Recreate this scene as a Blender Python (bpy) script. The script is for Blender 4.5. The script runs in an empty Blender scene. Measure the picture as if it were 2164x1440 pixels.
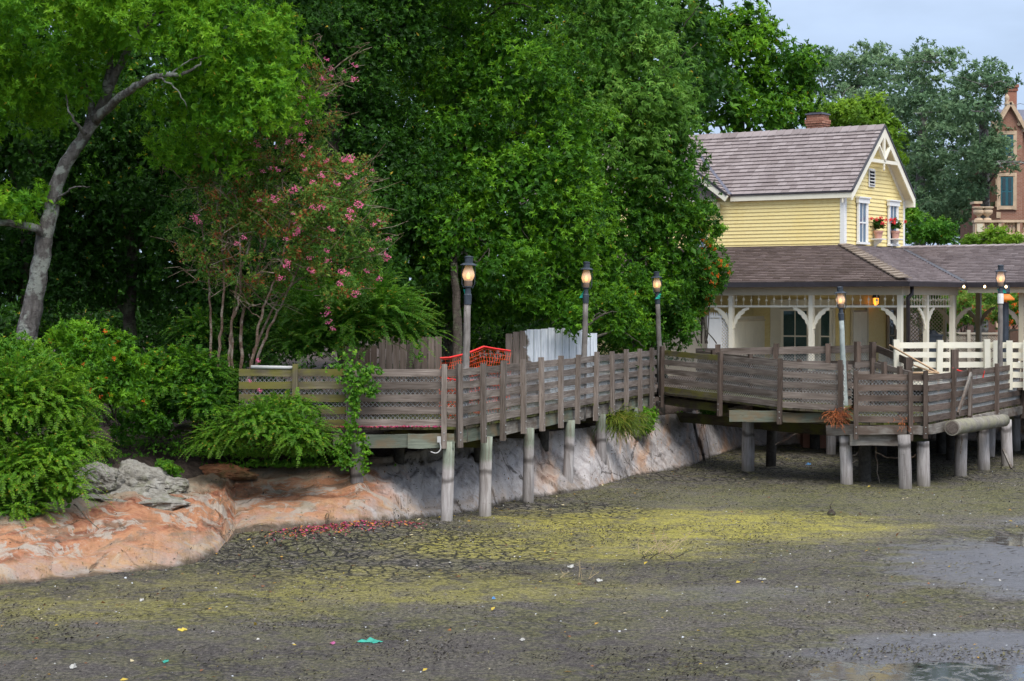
import bpy, math, random
import numpy as np
from mathutils import Vector, Matrix, noise
random.seed(7); RNG = np.random.default_rng(7)
COL = bpy.context.scene.collection
sc = bpy.context.scene
# ------------------------------------------------------------------ camera, sky, sun, exposure
F, CX, CY, CAMZ = 4208.0, 1082.0, 720.0, 4.2
PITCH = math.atan(77 / F)
cam = bpy.data.cameras.new('camera'); camo = bpy.data.objects.new('camera', cam); COL.objects.link(camo)
cam.sensor_width = 36; cam.lens = 36 * F / 2164; cam.clip_end = 2000; cam.clip_start = .5
camo.location = (0, 0, CAMZ); camo.rotation_euler = (math.pi / 2 - PITCH, 0, 0)
sc.camera = camo
SUN_EL, SUN_AZ = math.radians(57), math.radians(163)      # azimuth clockwise from +Y: behind the camera, a little to the right
w = bpy.data.worlds.new('World'); sc.world = w; w.use_nodes = True
wn = w.node_tree.nodes; wl = w.node_tree.links; wn.clear()
sky = wn.new('ShaderNodeTexSky'); sky.sky_type = 'NISHITA'; sky.sun_disc = False
sky.sun_elevation = SUN_EL; sky.sun_rotation = SUN_AZ; sky.air_density = 1.0; sky.dust_density = 1.5; sky.ozone_density = 1.5
tc = wn.new('ShaderNodeTexCoord'); mp = wn.new('ShaderNodeMapping'); mp.inputs['Scale'].default_value = (1.6, 1.6, 5)
nz = wn.new('ShaderNodeTexNoise'); nz.inputs['Scale'].default_value = 2.2; nz.inputs['Detail'].default_value = 6; nz.inputs['Roughness'].default_value = .55
mr = wn.new('ShaderNodeMapRange'); mr.inputs[1].default_value = .3; mr.inputs[2].default_value = .75; mr.inputs[3].default_value = .78; mr.inputs[4].default_value = .95
mx = wn.new('ShaderNodeMix'); mx.data_type = 'RGBA'
sx = wn.new('ShaderNodeSeparateXYZ'); wl.new(tc.outputs['Generated'], sx.inputs[0])
er = wn.new('ShaderNodeMapRange'); wl.new(sx.outputs[2], er.inputs[0]); er.inputs[1].default_value = .12; er.inputs[2].default_value = .9
dm = wn.new('ShaderNodeMix'); dm.data_type = 'RGBA'; dm.inputs[6].default_value = (3.25, 4.1, 5.6, 1); dm.inputs[7].default_value = (8.8, 9.4, 10.4, 1); wl.new(er.outputs[0], dm.inputs[0]); wl.new(dm.outputs[2], mx.inputs[7])
bg = wn.new('ShaderNodeBackground'); bg.inputs[1].default_value = .10; wo = wn.new('ShaderNodeOutputWorld')
wl.new(tc.outputs['Generated'], mp.inputs[0]); wl.new(mp.outputs[0], nz.inputs['Vector']); wl.new(nz.outputs[0], mr.inputs[0])
wl.new(mr.outputs[0], mx.inputs[0]); wl.new(sky.outputs[0], mx.inputs[6]); cn = wn.new('ShaderNodeMix'); cn.data_type = 'RGBA'; cn.blend_type = 'MULTIPLY'; cn.inputs[0].default_value = 1; cr = wn.new('ShaderNodeMapRange'); wl.new(nz.outputs[0], cr.inputs[0]); cr.inputs[1].default_value = .38; cr.inputs[2].default_value = .62; cr.inputs[3].default_value = .86; cr.inputs[4].default_value = 1.12
wl.new(mx.outputs[2], cn.inputs[6]); wl.new(cr.outputs[0], cn.inputs[7]); wl.new(cn.outputs[2], bg.inputs[0]); wl.new(bg.outputs[0], wo.inputs[0])
sl = bpy.data.lights.new('sun', 'SUN'); sl.energy = 2.1; sl.angle = math.radians(36); sl.color = (1, .96, .9)
so = bpy.data.objects.new('sun', sl); COL.objects.link(so)
sd = Vector((math.sin(SUN_AZ) * math.cos(SUN_EL), math.cos(SUN_AZ) * math.cos(SUN_EL), math.sin(SUN_EL)))
so.rotation_euler = (-sd).to_track_quat('-Z', 'Y').to_euler(); so.location = sd * 60
sc.view_settings.view_transform = 'Standard'; sc.view_settings.look = 'None'; sc.view_settings.gamma = 1; sc.view_settings.use_curve_mapping = False
sc.view_settings.exposure = 0.78
sc.render.engine = 'CYCLES'; sc.cycles.max_bounces = 6; sc.cycles.diffuse_bounces = 3; sc.cycles.glossy_bounces = 2
sc.cycles.transmission_bounces = 4; sc.cycles.transparent_max_bounces = 8; sc.cycles.caustics_reflective = False; sc.cycles.caustics_refractive = False
sc.cycles.use_adaptive_sampling = True; sc.cycles.adaptive_threshold = .02; sc.cycles.sample_clamp_indirect = 4

# ------------------------------------------------------------------ helpers
def at(px, py, Y=None, z=None):
    dx = (px - CX) / F; dy = -(py - CY) / F
    d = Vector((dx, math.cos(PITCH) + dy * math.sin(PITCH), -math.sin(PITCH) + dy * math.cos(PITCH)))
    t = Y / d.y if Y is not None else (z - CAMZ) / d.z
    return Vector((0, 0, CAMZ)) + d * t
def ppm(Y): return F / Y
WM = {}
def link(name, data, parent=None, M=None):
    o = bpy.data.objects.new(name, data); COL.objects.link(o)
    M = M or Matrix()
    if parent is not None:
        o.parent = parent; o.matrix_basis = WM[parent.name].inverted() @ M
    else: o.matrix_basis = M
    WM[o.name] = M
    return o
def tag(o, label=None, cat=None, group=None, kind=None):
    if label: o['label'] = label
    if cat: o['category'] = cat
    if group: o['group'] = group
    if kind: o['kind'] = kind
    return o
def thing(name, label, cat, loc, group=None):
    o = link(name, None, None, Matrix.Translation(Vector(loc))); o.empty_display_size = .2
    return tag(o, label, cat, group)
def copy_tree(o, M, label=None):
    c = o.copy(); COL.objects.link(c)
    c.matrix_basis = M; WM[c.name] = M
    if label: c['label'] = label
    for ch in [k for k in bpy.data.objects if k.parent == o]:
        d = ch.copy(); COL.objects.link(d); d.parent = c; WM[d.name] = M @ ch.matrix_basis
        for g in [k for k in bpy.data.objects if k.parent == ch]:
            e = g.copy(); COL.objects.link(e); e.parent = d
    return c
class MB:
    def __init__(s): s.v = []; s.f = []; s.m = []; s.t = []; s.cur = 0; s.tint = .5
    def add(s, vs, fs):
        b = len(s.v); s.v += [tuple(x) for x in vs]
        for f in fs: s.f.append([b + i for i in f]); s.m.append(s.cur); s.t.append(s.tint)
    def hexa(s, q):
        s.add(q, [(0, 3, 2, 1), (4, 5, 6, 7), (0, 1, 5, 4), (1, 2, 6, 5), (2, 3, 7, 6), (3, 0, 4, 7)])
    def box(s, c, d, R=None):
        x, y, z = d[0] / 2, d[1] / 2, d[2] / 2
        q = [Vector(p) for p in ((-x, -y, -z), (x, -y, -z), (x, y, -z), (-x, y, -z), (-x, -y, z), (x, -y, z), (x, y, z), (-x, y, z))]
        if R: q = [R @ p for p in q]
        s.hexa([p + Vector(c) for p in q])
    def beam(s, p0, p1, w, h, up=(0, 0, 1)):
        p0 = Vector(p0); p1 = Vector(p1); x = (p1 - p0).normalized(); y = Vector(up).cross(x).normalized(); z = x.cross(y)
        a = y * w / 2; b = z * h / 2
        s.hexa([p0 - a - b, p1 - a - b, p1 + a - b, p0 + a - b, p0 - a + b, p1 - a + b, p1 + a + b, p0 + a + b])
    def tube(s, pts, rad, n=8, cap=True, wob=0):
        pts = [Vector(p) for p in pts]; N = len(pts)
        if not hasattr(rad, '__len__'): rad = [rad] * N
        b = len(s.v); pv = Vector((.3, 1, .1))
        for i, p in enumerate(pts):
            d = (pts[min(i + 1, N - 1)] - pts[max(i - 1, 0)]).normalized()
            x = (pv - d * pv.dot(d)).normalized(); y = d.cross(x); pv = x
            for k in range(n):
                a = 2 * math.pi * k / n; r = rad[i] * (1 + (random.uniform(-wob, wob) if wob else 0))
                s.v.append(tuple(p + x * math.cos(a) * r + y * math.sin(a) * r))
        for i in range(N - 1):
            for k in range(n):
                s.f.append([b + i * n + k, b + i * n + (k + 1) % n, b + (i + 1) * n + (k + 1) % n, b + (i + 1) * n + k]); s.m.append(s.cur); s.t.append(s.tint)
        if cap:
            for fc in ([b + k for k in range(n)][::-1], [b + (N - 1) * n + k for k in range(n)]): s.f.append(fc); s.m.append(s.cur); s.t.append(s.tint)
    def lathe(s, prof, n=16, c=(0, 0, 0)):
        b = len(s.v); c = Vector(c)
        for r, z in prof:
            for k in range(n):
                a = 2 * math.pi * k / n; s.v.append(tuple(c + Vector((r * math.cos(a), r * math.sin(a), z))))
        for i in range(len(prof) - 1):
            for k in range(n):
                s.f.append([b + i * n + k, b + i * n + (k + 1) % n, b + (i + 1) * n + (k + 1) % n, b + (i + 1) * n + k]); s.m.append(s.cur); s.t.append(s.tint)
    def prism(s, poly, off):
        n = len(poly); off = Vector(off); A = [Vector(p) for p in poly]
        s.add([p for p in A] + [p + off for p in A], [list(range(n))[::-1], list(range(n, 2 * n))] + [[i, (i + 1) % n, n + (i + 1) % n, n + i] for i in range(n)])
    def make(s, name, mats, parent=None, smooth=False, M=None, recenter=True, tint=False):
        me = bpy.data.meshes.new(name)
        V = np.array(s.v, float).reshape(-1, 3)
        if recenter and M is None and len(V):
            c = (V.min(0) + V.max(0)) / 2; c[2] = V[:, 2].min(); V = V - c; M = Matrix.Translation(Vector(c))
        me.from_pydata(V.tolist(), [], s.f)
        for m in (mats if isinstance(mats, (list, tuple)) else [mats]): me.materials.append(m)
        me.polygons.foreach_set('material_index', s.m)
        if smooth: me.polygons.foreach_set('use_smooth', [True] * len(s.f))
        if tint:
            a = me.attributes.new('tint', 'FLOAT', 'FACE'); a.data.foreach_set('value', s.t)
        me.update()
        return link(name, me, parent, M)
def frame_matrix(p0, p1, up=(0, 0, 1)):
    p0 = Vector(p0); p1 = Vector(p1); x = (p1 - p0).normalized(); y = Vector(up).cross(x).normalized(); z = x.cross(y)
    M = Matrix((x, y, z)).transposed().to_4x4(); M.translation = (p0 + p1) / 2
    return M
def board(name, parent, p0, p1, w, h, m, up=(0, 0, 1), warp=.006, seg=3):
    """one plank, w thick and h tall, x along its length, gently warped"""
    p0 = Vector(p0); p1 = Vector(p1); L = (p1 - p0).length; b = MB()
    vs = []; ph = random.uniform(0, 6)
    for i in range(seg + 1):
        x = -L / 2 + L * i / seg; oz = warp * math.sin(ph + i * 1.7); oy = warp * .6 * math.cos(ph * 2 + i * 2.1)
        for sy, sz in ((-1, -1), (1, -1), (1, 1), (-1, 1)): vs.append((x, sy * w / 2 + oy, sz * h / 2 + oz))
    fs = []
    for i in range(seg):
        for k in range(4): fs.append((i * 4 + k, i * 4 + (k + 1) % 4, i * 4 + 4 + (k + 1) % 4, i * 4 + 4 + k)[::-1])
    fs += [(0, 1, 2, 3)[::-1][::-1], tuple(seg * 4 + k for k in (3, 2, 1, 0))]
    b.add(vs, fs)
    return b.make(name, m, parent, M=frame_matrix(p0, p1, up))
def vnoise(x, y, seed=0):
    x = np.asarray(x, float); y = np.asarray(y, float)
    xi = np.floor(x).astype(np.int64); yi = np.floor(y).astype(np.int64); fx = x - xi; fy = y - yi
    fx = fx * fx * (3 - 2 * fx); fy = fy * fy * (3 - 2 * fy)
    def h(a, b):
        n = (a * 374761393 + b * 668265263 + seed * 1442695041) & 0xffffffff
        n = ((n ^ (n >> 13)) * 1274126177) & 0xffffffff
        return ((n ^ (n >> 16)) & 0xffff) / 65535.0
    return (h(xi, yi) * (1 - fx) + h(xi + 1, yi) * fx) * (1 - fy) + (h(xi, yi + 1) * (1 - fx) + h(xi + 1, yi + 1) * fx) * fy
def fbm(x, y, o=4, seed=0):
    s = 0; a = .5
    for i in range(o): s = s + a * vnoise(x * 2 ** i, y * 2 ** i, seed + i); a *= .5
    return s

# ------------------------------------------------------------------ materials
class G:
    def __init__(s, name):
        s.m = bpy.data.materials.new(name); s.m.use_nodes = True; s.t = s.m.node_tree; s.n = s.t.nodes
        s.b = s.n['Principled BSDF']; s.out = s.n['Material Output']
    def l(s, a, b): s.t.links.new(a, b)
    def new(s, t, **k):
        o = s.n.new(t)
        for a, v in k.items(): setattr(o, a, v)
        return o
    def inp(s, node, i, v):
        if hasattr(v, 'is_output') or isinstance(v, bpy.types.NodeSocket): s.l(v, node.inputs[i])
        else: node.inputs[i].default_value = v
    def coord(s, kind='Object', scale=(1, 1, 1), loc=(0, 0, 0), rot=(0, 0, 0), rnd=False):
        if kind == 'World': o = s.new('ShaderNodeNewGeometry').outputs['Position']
        elif kind == 'UV': o = s.new('ShaderNodeTexCoord').outputs['UV']
        else: o = s.new('ShaderNodeTexCoord').outputs['Object']
        if rnd:
            oi = s.new('ShaderNodeObjectInfo'); ad = s.new('ShaderNodeVectorMath', operation='MULTIPLY_ADD')
            s.l(oi.outputs['Random'], ad.inputs[0]); ad.inputs[1].default_value = (37, 91, 53); s.l(o, ad.inputs[2]); o = ad.outputs[0]
        m = s.new('ShaderNodeMapping'); m.inputs['Location'].default_value = loc; m.inputs['Rotation'].default_value = rot; m.inputs['Scale'].default_value = scale
        s.l(o, m.inputs[0]); return m.outputs[0]
    def noise(s, vec, scale=5, detail=4, rough=.55, dist=0):
        n = s.new('ShaderNodeTexNoise'); s.l(vec, n.inputs['Vector']); n.inputs['Scale'].default_value = scale
        n.inputs['Detail'].default_value = detail; n.inputs['Roughness'].default_value = rough; n.inputs['Distortion'].default_value = dist
        return n.outputs[0]
    def vor(s, vec, scale=5, feature='F1', out=0, rnd=1):
        n = s.new('ShaderNodeTexVoronoi', feature=feature); s.l(vec, n.inputs['Vector']); n.inputs['Scale'].default_value = scale; n.inputs['Randomness'].default_value = rnd
        return n.outputs[out]
    def ramp(s, f, stops):
        r = s.new('ShaderNodeValToRGB'); e = r.color_ramp.elements
        while len(e) < len(stops): e.new(.5)
        for i, (p, c) in enumerate(stops):
            e[i].position = p; e[i].color = tuple(c) + (1,) if len(c) == 3 else c
        s.l(f, r.inputs[0]); return r.outputs[0]
    def rng(s, f, a, b, c=0, d=1, smooth=False):
        r = s.new('ShaderNodeMapRange'); s.l(f, r.inputs[0])
        if smooth: r.interpolation_type = 'SMOOTHSTEP'
        for i, v in enumerate((a, b, c, d)): r.inputs[i + 1].default_value = v
        return r.outputs[0]
    def math(s, op, a, b=0, clamp=False):
        n = s.new('ShaderNodeMath', operation=op); n.use_clamp = clamp; s.inp(n, 0, a); s.inp(n, 1, b); return n.outputs[0]
    def mix(s, f, a, b, blend='MIX'):
        n = s.new('ShaderNodeMix', data_type='RGBA', blend_type=blend)
        s.inp(n, 0, f); s.inp(n, 6, a if not isinstance(a, tuple) else a + (1,)); s.inp(n, 7, b if not isinstance(b, tuple) else b + (1,)); return n.outputs[2]
    def bump(s, h, strength=.5, dist=.02, prev=None):
        n = s.new('ShaderNodeBump'); n.inputs['Strength'].default_value = strength; n.inputs['Distance'].default_value = dist; s.l(h, n.inputs['Height'])
        if prev: s.l(prev, n.inputs['Normal'])
        return n.outputs[0]
    def done(s, col, rough=.7, normal=None, spec=.3):
        s.inp(s.b, 'Base Color', col if not isinstance(col, tuple) else col + (1,)); s.inp(s.b, 'Roughness', rough); s.b.inputs['Specular IOR Level'].default_value = spec
        if normal: s.l(normal, s.b.inputs['Normal'])
        return s.m
    def rnd(s): return s.new('ShaderNodeObjectInfo').outputs['Random']
def plain(name, c, rough=.6, var=.12, scale=6, spec=.3, metal=0):
    g = G(name); v = g.coord(rnd=True); n = g.noise(v, scale, 5); k = g.rng(n, .3, .7, 1 - var, 1 + var)
    col = g.mix(1.0, c, g.ramp(k, [(0, (0, 0, 0)), (1, (1, 1, 1))]), 'MULTIPLY') if False else g.mix(g.rng(n, .3, .7), tuple(x * (1 - var) for x in c), tuple(min(1, x * (1 + var)) for x in c))
    m = g.done(col, rough, g.bump(n, .15, .01), spec); g.b.inputs['Metallic'].default_value = metal; return m
def wood(name, dark, light, stain=None, stain_amt=.5, rough=.8, gx=1.2, gy=28):
    g = G(name); v = g.coord(scale=(gx, gy, gy), rnd=True)
    n = g.noise(v, 1.6, 6, .65, .6); n2 = g.noise(g.coord(scale=(.8, 2.5, 2.5), rnd=True), 1.5, 4)
    c = g.ramp(n, [(.28, dark), (.5, tuple((a + b) / 2 for a, b in zip(dark, light))), (.72, light)])
    c = g.mix(g.rng(n2, .35, .7, 0, .55), c, tuple(x * .55 for x in dark))
    hs = g.new('ShaderNodeHueSaturation'); g.l(c, hs.inputs['Color']); g.l(g.rng(g.rnd(), 0, 1, .72, 1.28), hs.inputs['Value']); c = hs.outputs[0]
    if stain:
        s1 = g.noise(g.coord('World', scale=(1.1, 1.1, 2.0)), 1.7, 4, .6)
        c = g.mix(g.rng(s1, .5 - .12 * stain_amt, .75 - .2 * stain_amt, 0, .8), c, stain)
    kn = g.vor(g.coord(scale=(1.6, 7, 7), rnd=True), 1.3); c = g.mix(g.rng(kn, .03, .1, .6, 0), c, tuple(x * .3 for x in dark))
    return g.done(c, rough, g.bump(n, .5, .006), .2)
M = {}
M['wood'] = wood('weathered_wood', (.085, .062, .048), (.345, .295, .262))
M['wood_brown'] = wood('brown_post_wood', (.05, .035, .027), (.20, .155, .13))
M['wood_dark'] = wood('dark_wood', (.055, .037, .028), (.205, .158, .132))
M['wood_mossy'] = wood('mossy_wood', (.06, .05, .032), (.23, .20, .13), (.16, .15, .03), 1.0)
M['wood_edge'] = wood('wet_wood', (.03, .022, .014), (.10, .085, .06), (.10, .11, .02), .6)
M['wood_green'] = wood('treated_beam', (.11, .13, .10), (.30, .33, .26), (.20, .13, .07), .5)
M['wood_pale'] = wood('pale_beam', (.16, .14, .12), (.42, .39, .35), (.09, .06, .045), .6)
M['wood_panel'] = wood('panel_wood', (.10, .075, .06), (.24, .195, .17), gy=16)
def painted_panel():
    g = G('painted_panel'); v = g.coord(scale=(1.2, 16, 16), rnd=True); n = g.noise(v, 1.6, 6, .65, .5)
    c = g.ramp(n, [(.3, (.10, .075, .06)), (.7, (.24, .195, .17))]); c2 = g.ramp(n, [(.3, (.45, .5, .58)), (.6, (.72, .76, .82))])
    p = g.coord('World'); sp = g.new('ShaderNodeSeparateXYZ'); g.l(p, sp.inputs[0])
    e = g.math('ADD', sp.outputs[0], g.math('MULTIPLY', g.noise(p, 2.5, 3), 1.0)); e = g.math('ADD', e, g.math('MULTIPLY', sp.outputs[2], .35))
    return g.done(g.mix(g.rng(e, PAINT_X, PAINT_X + .06), c, c2), .7, g.bump(n, .3, .005))
PAINT_X = 2.0
def pile_mat():
    g = G('pile_wood'); v = g.coord(scale=(7, 7, .8), rnd=True); n = g.noise(v, 2.5, 6, .65, .4)
    c = g.ramp(n, [(.25, (.22, .2, .19)), (.5, (.36, .33, .32)), (.75, (.5, .47, .46))])
    w_ = g.coord('World'); sp = g.new('ShaderNodeSeparateXYZ'); g.l(w_, sp.inputs[0])
    hz = g.math('ADD', sp.outputs[2], g.math('MULTIPLY', g.noise(w_, 1.5, 3), .5))
    c = g.mix(g.rng(hz, 1.40, 1.52, 0, .9), c, g.ramp(n, [(.3, (.13, .10, .07)), (.55, (.22, .26, .2)), (.75, (.33, .32, .26))]))
    ring = g.rng(g.math('ABSOLUTE', g.math('SUBTRACT', hz, 1.22)), .02, .08, .75, 0); c = g.mix(ring, c, (.07, .06, .055))
    sp2 = g.noise(g.coord(scale=(3, 3, 12), rnd=True), 4, 5, .7); c = g.mix(g.rng(sp2, .62, .72, 0, .75), c, (.07, .06, .055))
    c = g.mix(g.rng(hz, .62, .25, 0, .65), c, (.13, .115, .085)); dr = g.noise(g.coord(scale=(9, 9, .5), rnd=True), 2.0, 4, .6); c = g.mix(g.rng(dr, .54, .66, 0, .5), c, (.12, .10, .09))
    hs = g.new('ShaderNodeHueSaturation'); g.l(c, hs.inputs['Color']); g.l(g.rng(g.rnd(), 0, 1, .72, 1.22), hs.inputs['Value']); c = hs.outputs[0]
    return g.done(c, .85, g.bump(n, .7, .015), .15)
M['pile'] = pile_mat()
M['wood_log'] = wood('log_wood', (.17, .15, .12), (.44, .41, .36), (.26, .25, .16), .5, gx=1.0, gy=14)
M['pile_dark'] = wood('dark_pile', (.03, .028, .024), (.10, .09, .08), gx=6, gy=6)
M['galv'] = plain('galvanised_wire', (.42, .42, .41), .45, .2, 10, .5, .4)
M['metal_dark'] = plain('dark_metal', (.035, .045, .06), .5, .3, 8, .4)
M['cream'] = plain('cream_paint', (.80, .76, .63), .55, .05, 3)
M['cream_shade'] = plain('tan_shaded_cream', (.62, .56, .42), .6, .06, 3)  # tan copy of the cream, shade of eaves and porch put into its colour
M['taupe'] = plain('taupe_paint', (.40, .35, .28), .6, .1, 3)
M['lattice'] = plain('lattice_paint', (.55, .50, .42), .6, .1, 3)
def yellow():
    g = G('yellow_siding'); v = g.coord(scale=(1, 8, 8), rnd=True); n = g.noise(v, 2, 5); c = g.mix(g.rng(n, .3, .7), (.80, .645, .28), (.87, .735, .36))
    s = g.noise(g.coord('World', scale=(1, 1, .4)), 1.3, 4); c = g.mix(g.rng(s, .5, .8, 0, .35), c, (.80, .60, .18))
    return g.done(c, .5, g.bump(n, .1, .004), .3)
M['yellow'] = yellow()
def shingle(name, c1, c2):
    g = G(name); a = g.new('ShaderNodeAttribute', attribute_name='tint'); v = g.coord('World', scale=(4, 4, 4)); n = g.noise(v, 3, 5, .6)
    c = g.mix(g.rng(g.math('ADD', g.math('MULTIPLY', a.outputs['Fac'], .7), g.math('MULTIPLY', n, .4)), .1, .95), c1, c2)
    s = g.noise(g.coord('World'), .8, 3); c = g.mix(g.rng(s, .45, .75, 0, .3), c, tuple(x * .7 for x in c1))
    return g.done(c, .75, g.bump(g.noise(v, 12, 4), .3, .004), .25)
M['shingle'] = shingle('slate_shingle', (.205, .168, .165), (.33, .283, .28))
M['shingle_brown'] = shingle('brown_shingle', (.15, .112, .095), (.255, .20, .185))
M['flash'] = plain('lead_flashing', (.10, .10, .135), .4, .2, 5, .5)
M['gutter'] = plain('black_gutter', (.035, .03, .035), .4, .2, 5, .5)
def brickmat(name, c1, c2):
    g = G(name); n = g.noise(g.coord(scale=(1, 1, 1), rnd=True), 7, 5, .6)
    c = g.mix(g.rng(g.math('ADD', g.math('MULTIPLY', g.rnd(), .6), g.math('MULTIPLY', n, .5)), .2, .9), c1, c2); return g.done(c, .85, g.bump(n, .4, .01), .15)
M['brick'] = brickmat('red_brick', (.25, .10, .065), (.44, .235, .165))
M['mortar'] = plain('mortar', (.35, .28, .23), .9, .15, 10)
def bricktex(name, c1, c2, mo, sc_):
    g = G(name); v = g.coord('UV'); b = g.new('ShaderNodeTexBrick'); g.l(v, b.inputs['Vector']); b.inputs['Scale'].default_value = sc_
    b.inputs['Color1'].default_value = c1 + (1,); b.inputs['Color2'].default_value = c2 + (1,); b.inputs['Mortar'].default_value = mo + (1,); b.inputs['Mortar Size'].default_value = .012
    b.inputs['Brick Width'].default_value = .22; b.inputs['Row Height'].default_value = .075
    n = g.noise(g.coord('World'), .9, 5, .65); c = g.mix(g.rng(n, .4, .7, 0, .5), b.outputs[0], tuple(x * .55 for x in c1))
    return g.done(c, .9, g.bump(b.outputs[1], -.4, .01), .15)
M['brickwall'] = bricktex('aged_brickwork', (.27, .12, .075), (.35, .17, .115), (.36, .25, .2), 1)
M['sandstone'] = plain('sandstone', (.52, .39, .27), .85, .25, 2.5, .2)
M['teal'] = plain('teal_paint', (.025, .11, .14), .5, .15, 4)
def glassm(name, c, rough=.08):
    g = G(name); g.done(c, rough, None, .8); return g.m
M['glass'] = glassm('dark_glass', (.012, .03, .032))
M['glass_blue'] = glassm('window_glass', (.10, .15, .21))
def clear():
    g = G('clear_glass'); tr = g.new('ShaderNodeBsdfTransparent'); tr.inputs[0].default_value = (.6, .72, .72, 1); gl = g.new('ShaderNodeBsdfGlossy'); gl.inputs['Roughness'].default_value = .05; gl.inputs[0].default_value = (.6, .65, .65, 1)
    fr = g.new('ShaderNodeFresnel'); mxs = g.new('ShaderNodeMixShader'); g.l(fr.outputs[0], mxs.inputs[0]); g.l(tr.outputs[0], mxs.inputs[1]); g.l(gl.outputs[0], mxs.inputs[2]); g.l(mxs.outputs[0], g.out.inputs[0]); return g.m
M['clear'] = clear()
M['curtain'] = plain('curtain_cloth', (.45, .5, .48), .9, .2, 3)
M['interior'] = plain('dark_interior', (.02, .022, .025), .9)
def emis(name, c, e, st):
    g = G(name); g.done(c, .5); g.b.inputs['Emission Color'].default_value = e + (1,); g.b.inputs['Emission Strength'].default_value = st; return g.m
def globe():
    g = G('lit_frosted_globe'); g.done((.55, .5, .42), .25, None, .5); g.b.inputs['Emission Color'].default_value = (1, .52, .22, 1)
    z = g.new('ShaderNodeSeparateXYZ'); g.l(g.coord(), z.inputs[0]); g.l(g.rng(g.math('ABSOLUTE', g.math('SUBTRACT', z.outputs[2], .10)), 0, .17, .55, .06), g.b.inputs['Emission Strength'])
    tr = g.new('ShaderNodeBsdfTransparent'); ms = g.new('ShaderNodeMixShader'); ms.inputs[0].default_value = .45; g.l(g.b.outputs[0], ms.inputs[1]); g.l(tr.outputs[0], ms.inputs[2]); g.l(ms.outputs[0], g.out.inputs[0]); return g.m
M['globe'] = globe()
M['flame'] = emis('lamp_flame', (1, .6, .2), (1, .45, .10), 2.2)
M['amber'] = emis('amber_lit_glass', (.8, .3, .04), (1, .32, .03), 1.6)
M['bulb'] = emis('small_bulb', (1, .8, .5), (1, .7, .35), 4)
M['ribbon'] = plain('teal_ribbon', (.02, .40, .30), .6, .15, 10)
M['red_mesh'] = plain('orange_netting', (.75, .075, .015), .6, .15, 10)
M['red_tape'] = plain('red_tape', (.72, .03, .025), .5, .1, 10)
M['terracotta'] = plain('pink_terracotta', (.55, .30, .24), .7, .1, 10)
M['white_paint'] = plain('white_paint', (.78, .78, .76), .5, .04, 4)
M['pole_paint'] = wood('pole_paint', (.36, .42, .40), (.58, .64, .62), gx=10, gy=3)
M['lamp_wood'] = wood('lamp_pole_wood', (.12, .105, .095), (.27, .25, .235), gx=14, gy=2.2)
M['lamp_wood'].name = 'lamp_pole_wood'
M['trash_white'] = plain('white_plastic', (.36, .35, .32), .6, .3)
M['trash_yellow'] = plain('yellow_plastic', (.55, .42, .06), .5, .2)
M['trash_blue'] = plain('blue_plastic', (.08, .22, .42), .4, .2)
M['trash_pink'] = plain('pink_plastic', (.45, .10, .25), .4, .2)
M['trash_teal'] = plain('faded_teal_plastic', (.03, .27, .20), .5, .3, 14)
M['yellow_tag'] = plain('yellow_tag', (.7, .65, .08), .6, .05)
M['dry_stem'] = plain('dry_stem', (.42, .33, .19), .8, .2, 10)
M['dead_palm'] = plain('dead_needles', (.36, .12, .04), .8, .3, 10)
M['tan_rail'] = plain('tan_handrail', (.45, .30, .18), .6, .1, 4)
M['pvc'] = plain('grey_conduit', (.45, .45, .44), .5, .1, 4)
def bark(name, c1, c2, c3):
    g = G(name); v = g.coord(scale=(5, 5, 1.6), rnd=True); n = g.noise(v, 2.2, 6, .65, .5); n2 = g.noise(g.coord(rnd=True), 3.5, 4, .6)
    c = g.ramp(n, [(.3, c1), (.65, c2)]); c = g.mix(g.rng(n2, .5, .58, 0, .8), c, c3); n4 = g.noise(g.coord(scale=(1, 1, 2.5), rnd=True), 6, 6, .8); c = g.mix(g.rng(n4, .55, .62, 0, .7), c, tuple(x * .5 for x in c1)); return g.done(c, .9, g.bump(g.math('ADD', n, n4), 1.0, .04), .15)
M['bark_pale'] = bark('lichen_bark', (.06, .052, .048), (.19, .175, .165), (.33, .35, .31))
M['bark_dark'] = bark('dark_bark', (.035, .028, .022), (.11, .09, .075), (.13, .14, .09))
M['bark_myrtle'] = bark('smooth_myrtle_bark', (.13, .075, .05), (.28, .20, .15), (.42, .35, .28))
M['bark_oak'] = bark('oak_bark', (.05, .045, .042), (.14, .13, .125), (.24, .25, .23))
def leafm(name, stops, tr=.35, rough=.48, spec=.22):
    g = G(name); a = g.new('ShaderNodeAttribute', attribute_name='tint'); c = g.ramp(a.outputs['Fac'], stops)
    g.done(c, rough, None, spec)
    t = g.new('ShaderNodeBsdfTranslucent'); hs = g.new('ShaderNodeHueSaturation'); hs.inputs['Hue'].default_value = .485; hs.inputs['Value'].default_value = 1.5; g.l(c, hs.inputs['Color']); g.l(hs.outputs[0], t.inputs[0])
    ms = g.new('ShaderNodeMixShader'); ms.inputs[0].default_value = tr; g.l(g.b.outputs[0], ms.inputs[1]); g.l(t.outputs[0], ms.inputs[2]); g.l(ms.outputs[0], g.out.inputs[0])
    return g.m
Y_ = (.45, .33, .03)
M['leaf_oakwillow'] = leafm('willow_oak_leaf', [(0, (.03, .13, .008)), (.45, (.085, .25, .012)), (.85, (.20, .42, .02)), (.985, (.19, .38, .018)), (1, Y_)])
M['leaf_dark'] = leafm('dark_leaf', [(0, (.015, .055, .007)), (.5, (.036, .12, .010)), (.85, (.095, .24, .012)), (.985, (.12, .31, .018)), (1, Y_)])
M['leaf_mid'] = leafm('mid_green_leaf', [(0, (.020, .075, .007)), (.4, (.054, .175, .010)), (.75, (.14, .32, .014)), (.985, (.17, .38, .02)), (1, Y_)])
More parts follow.
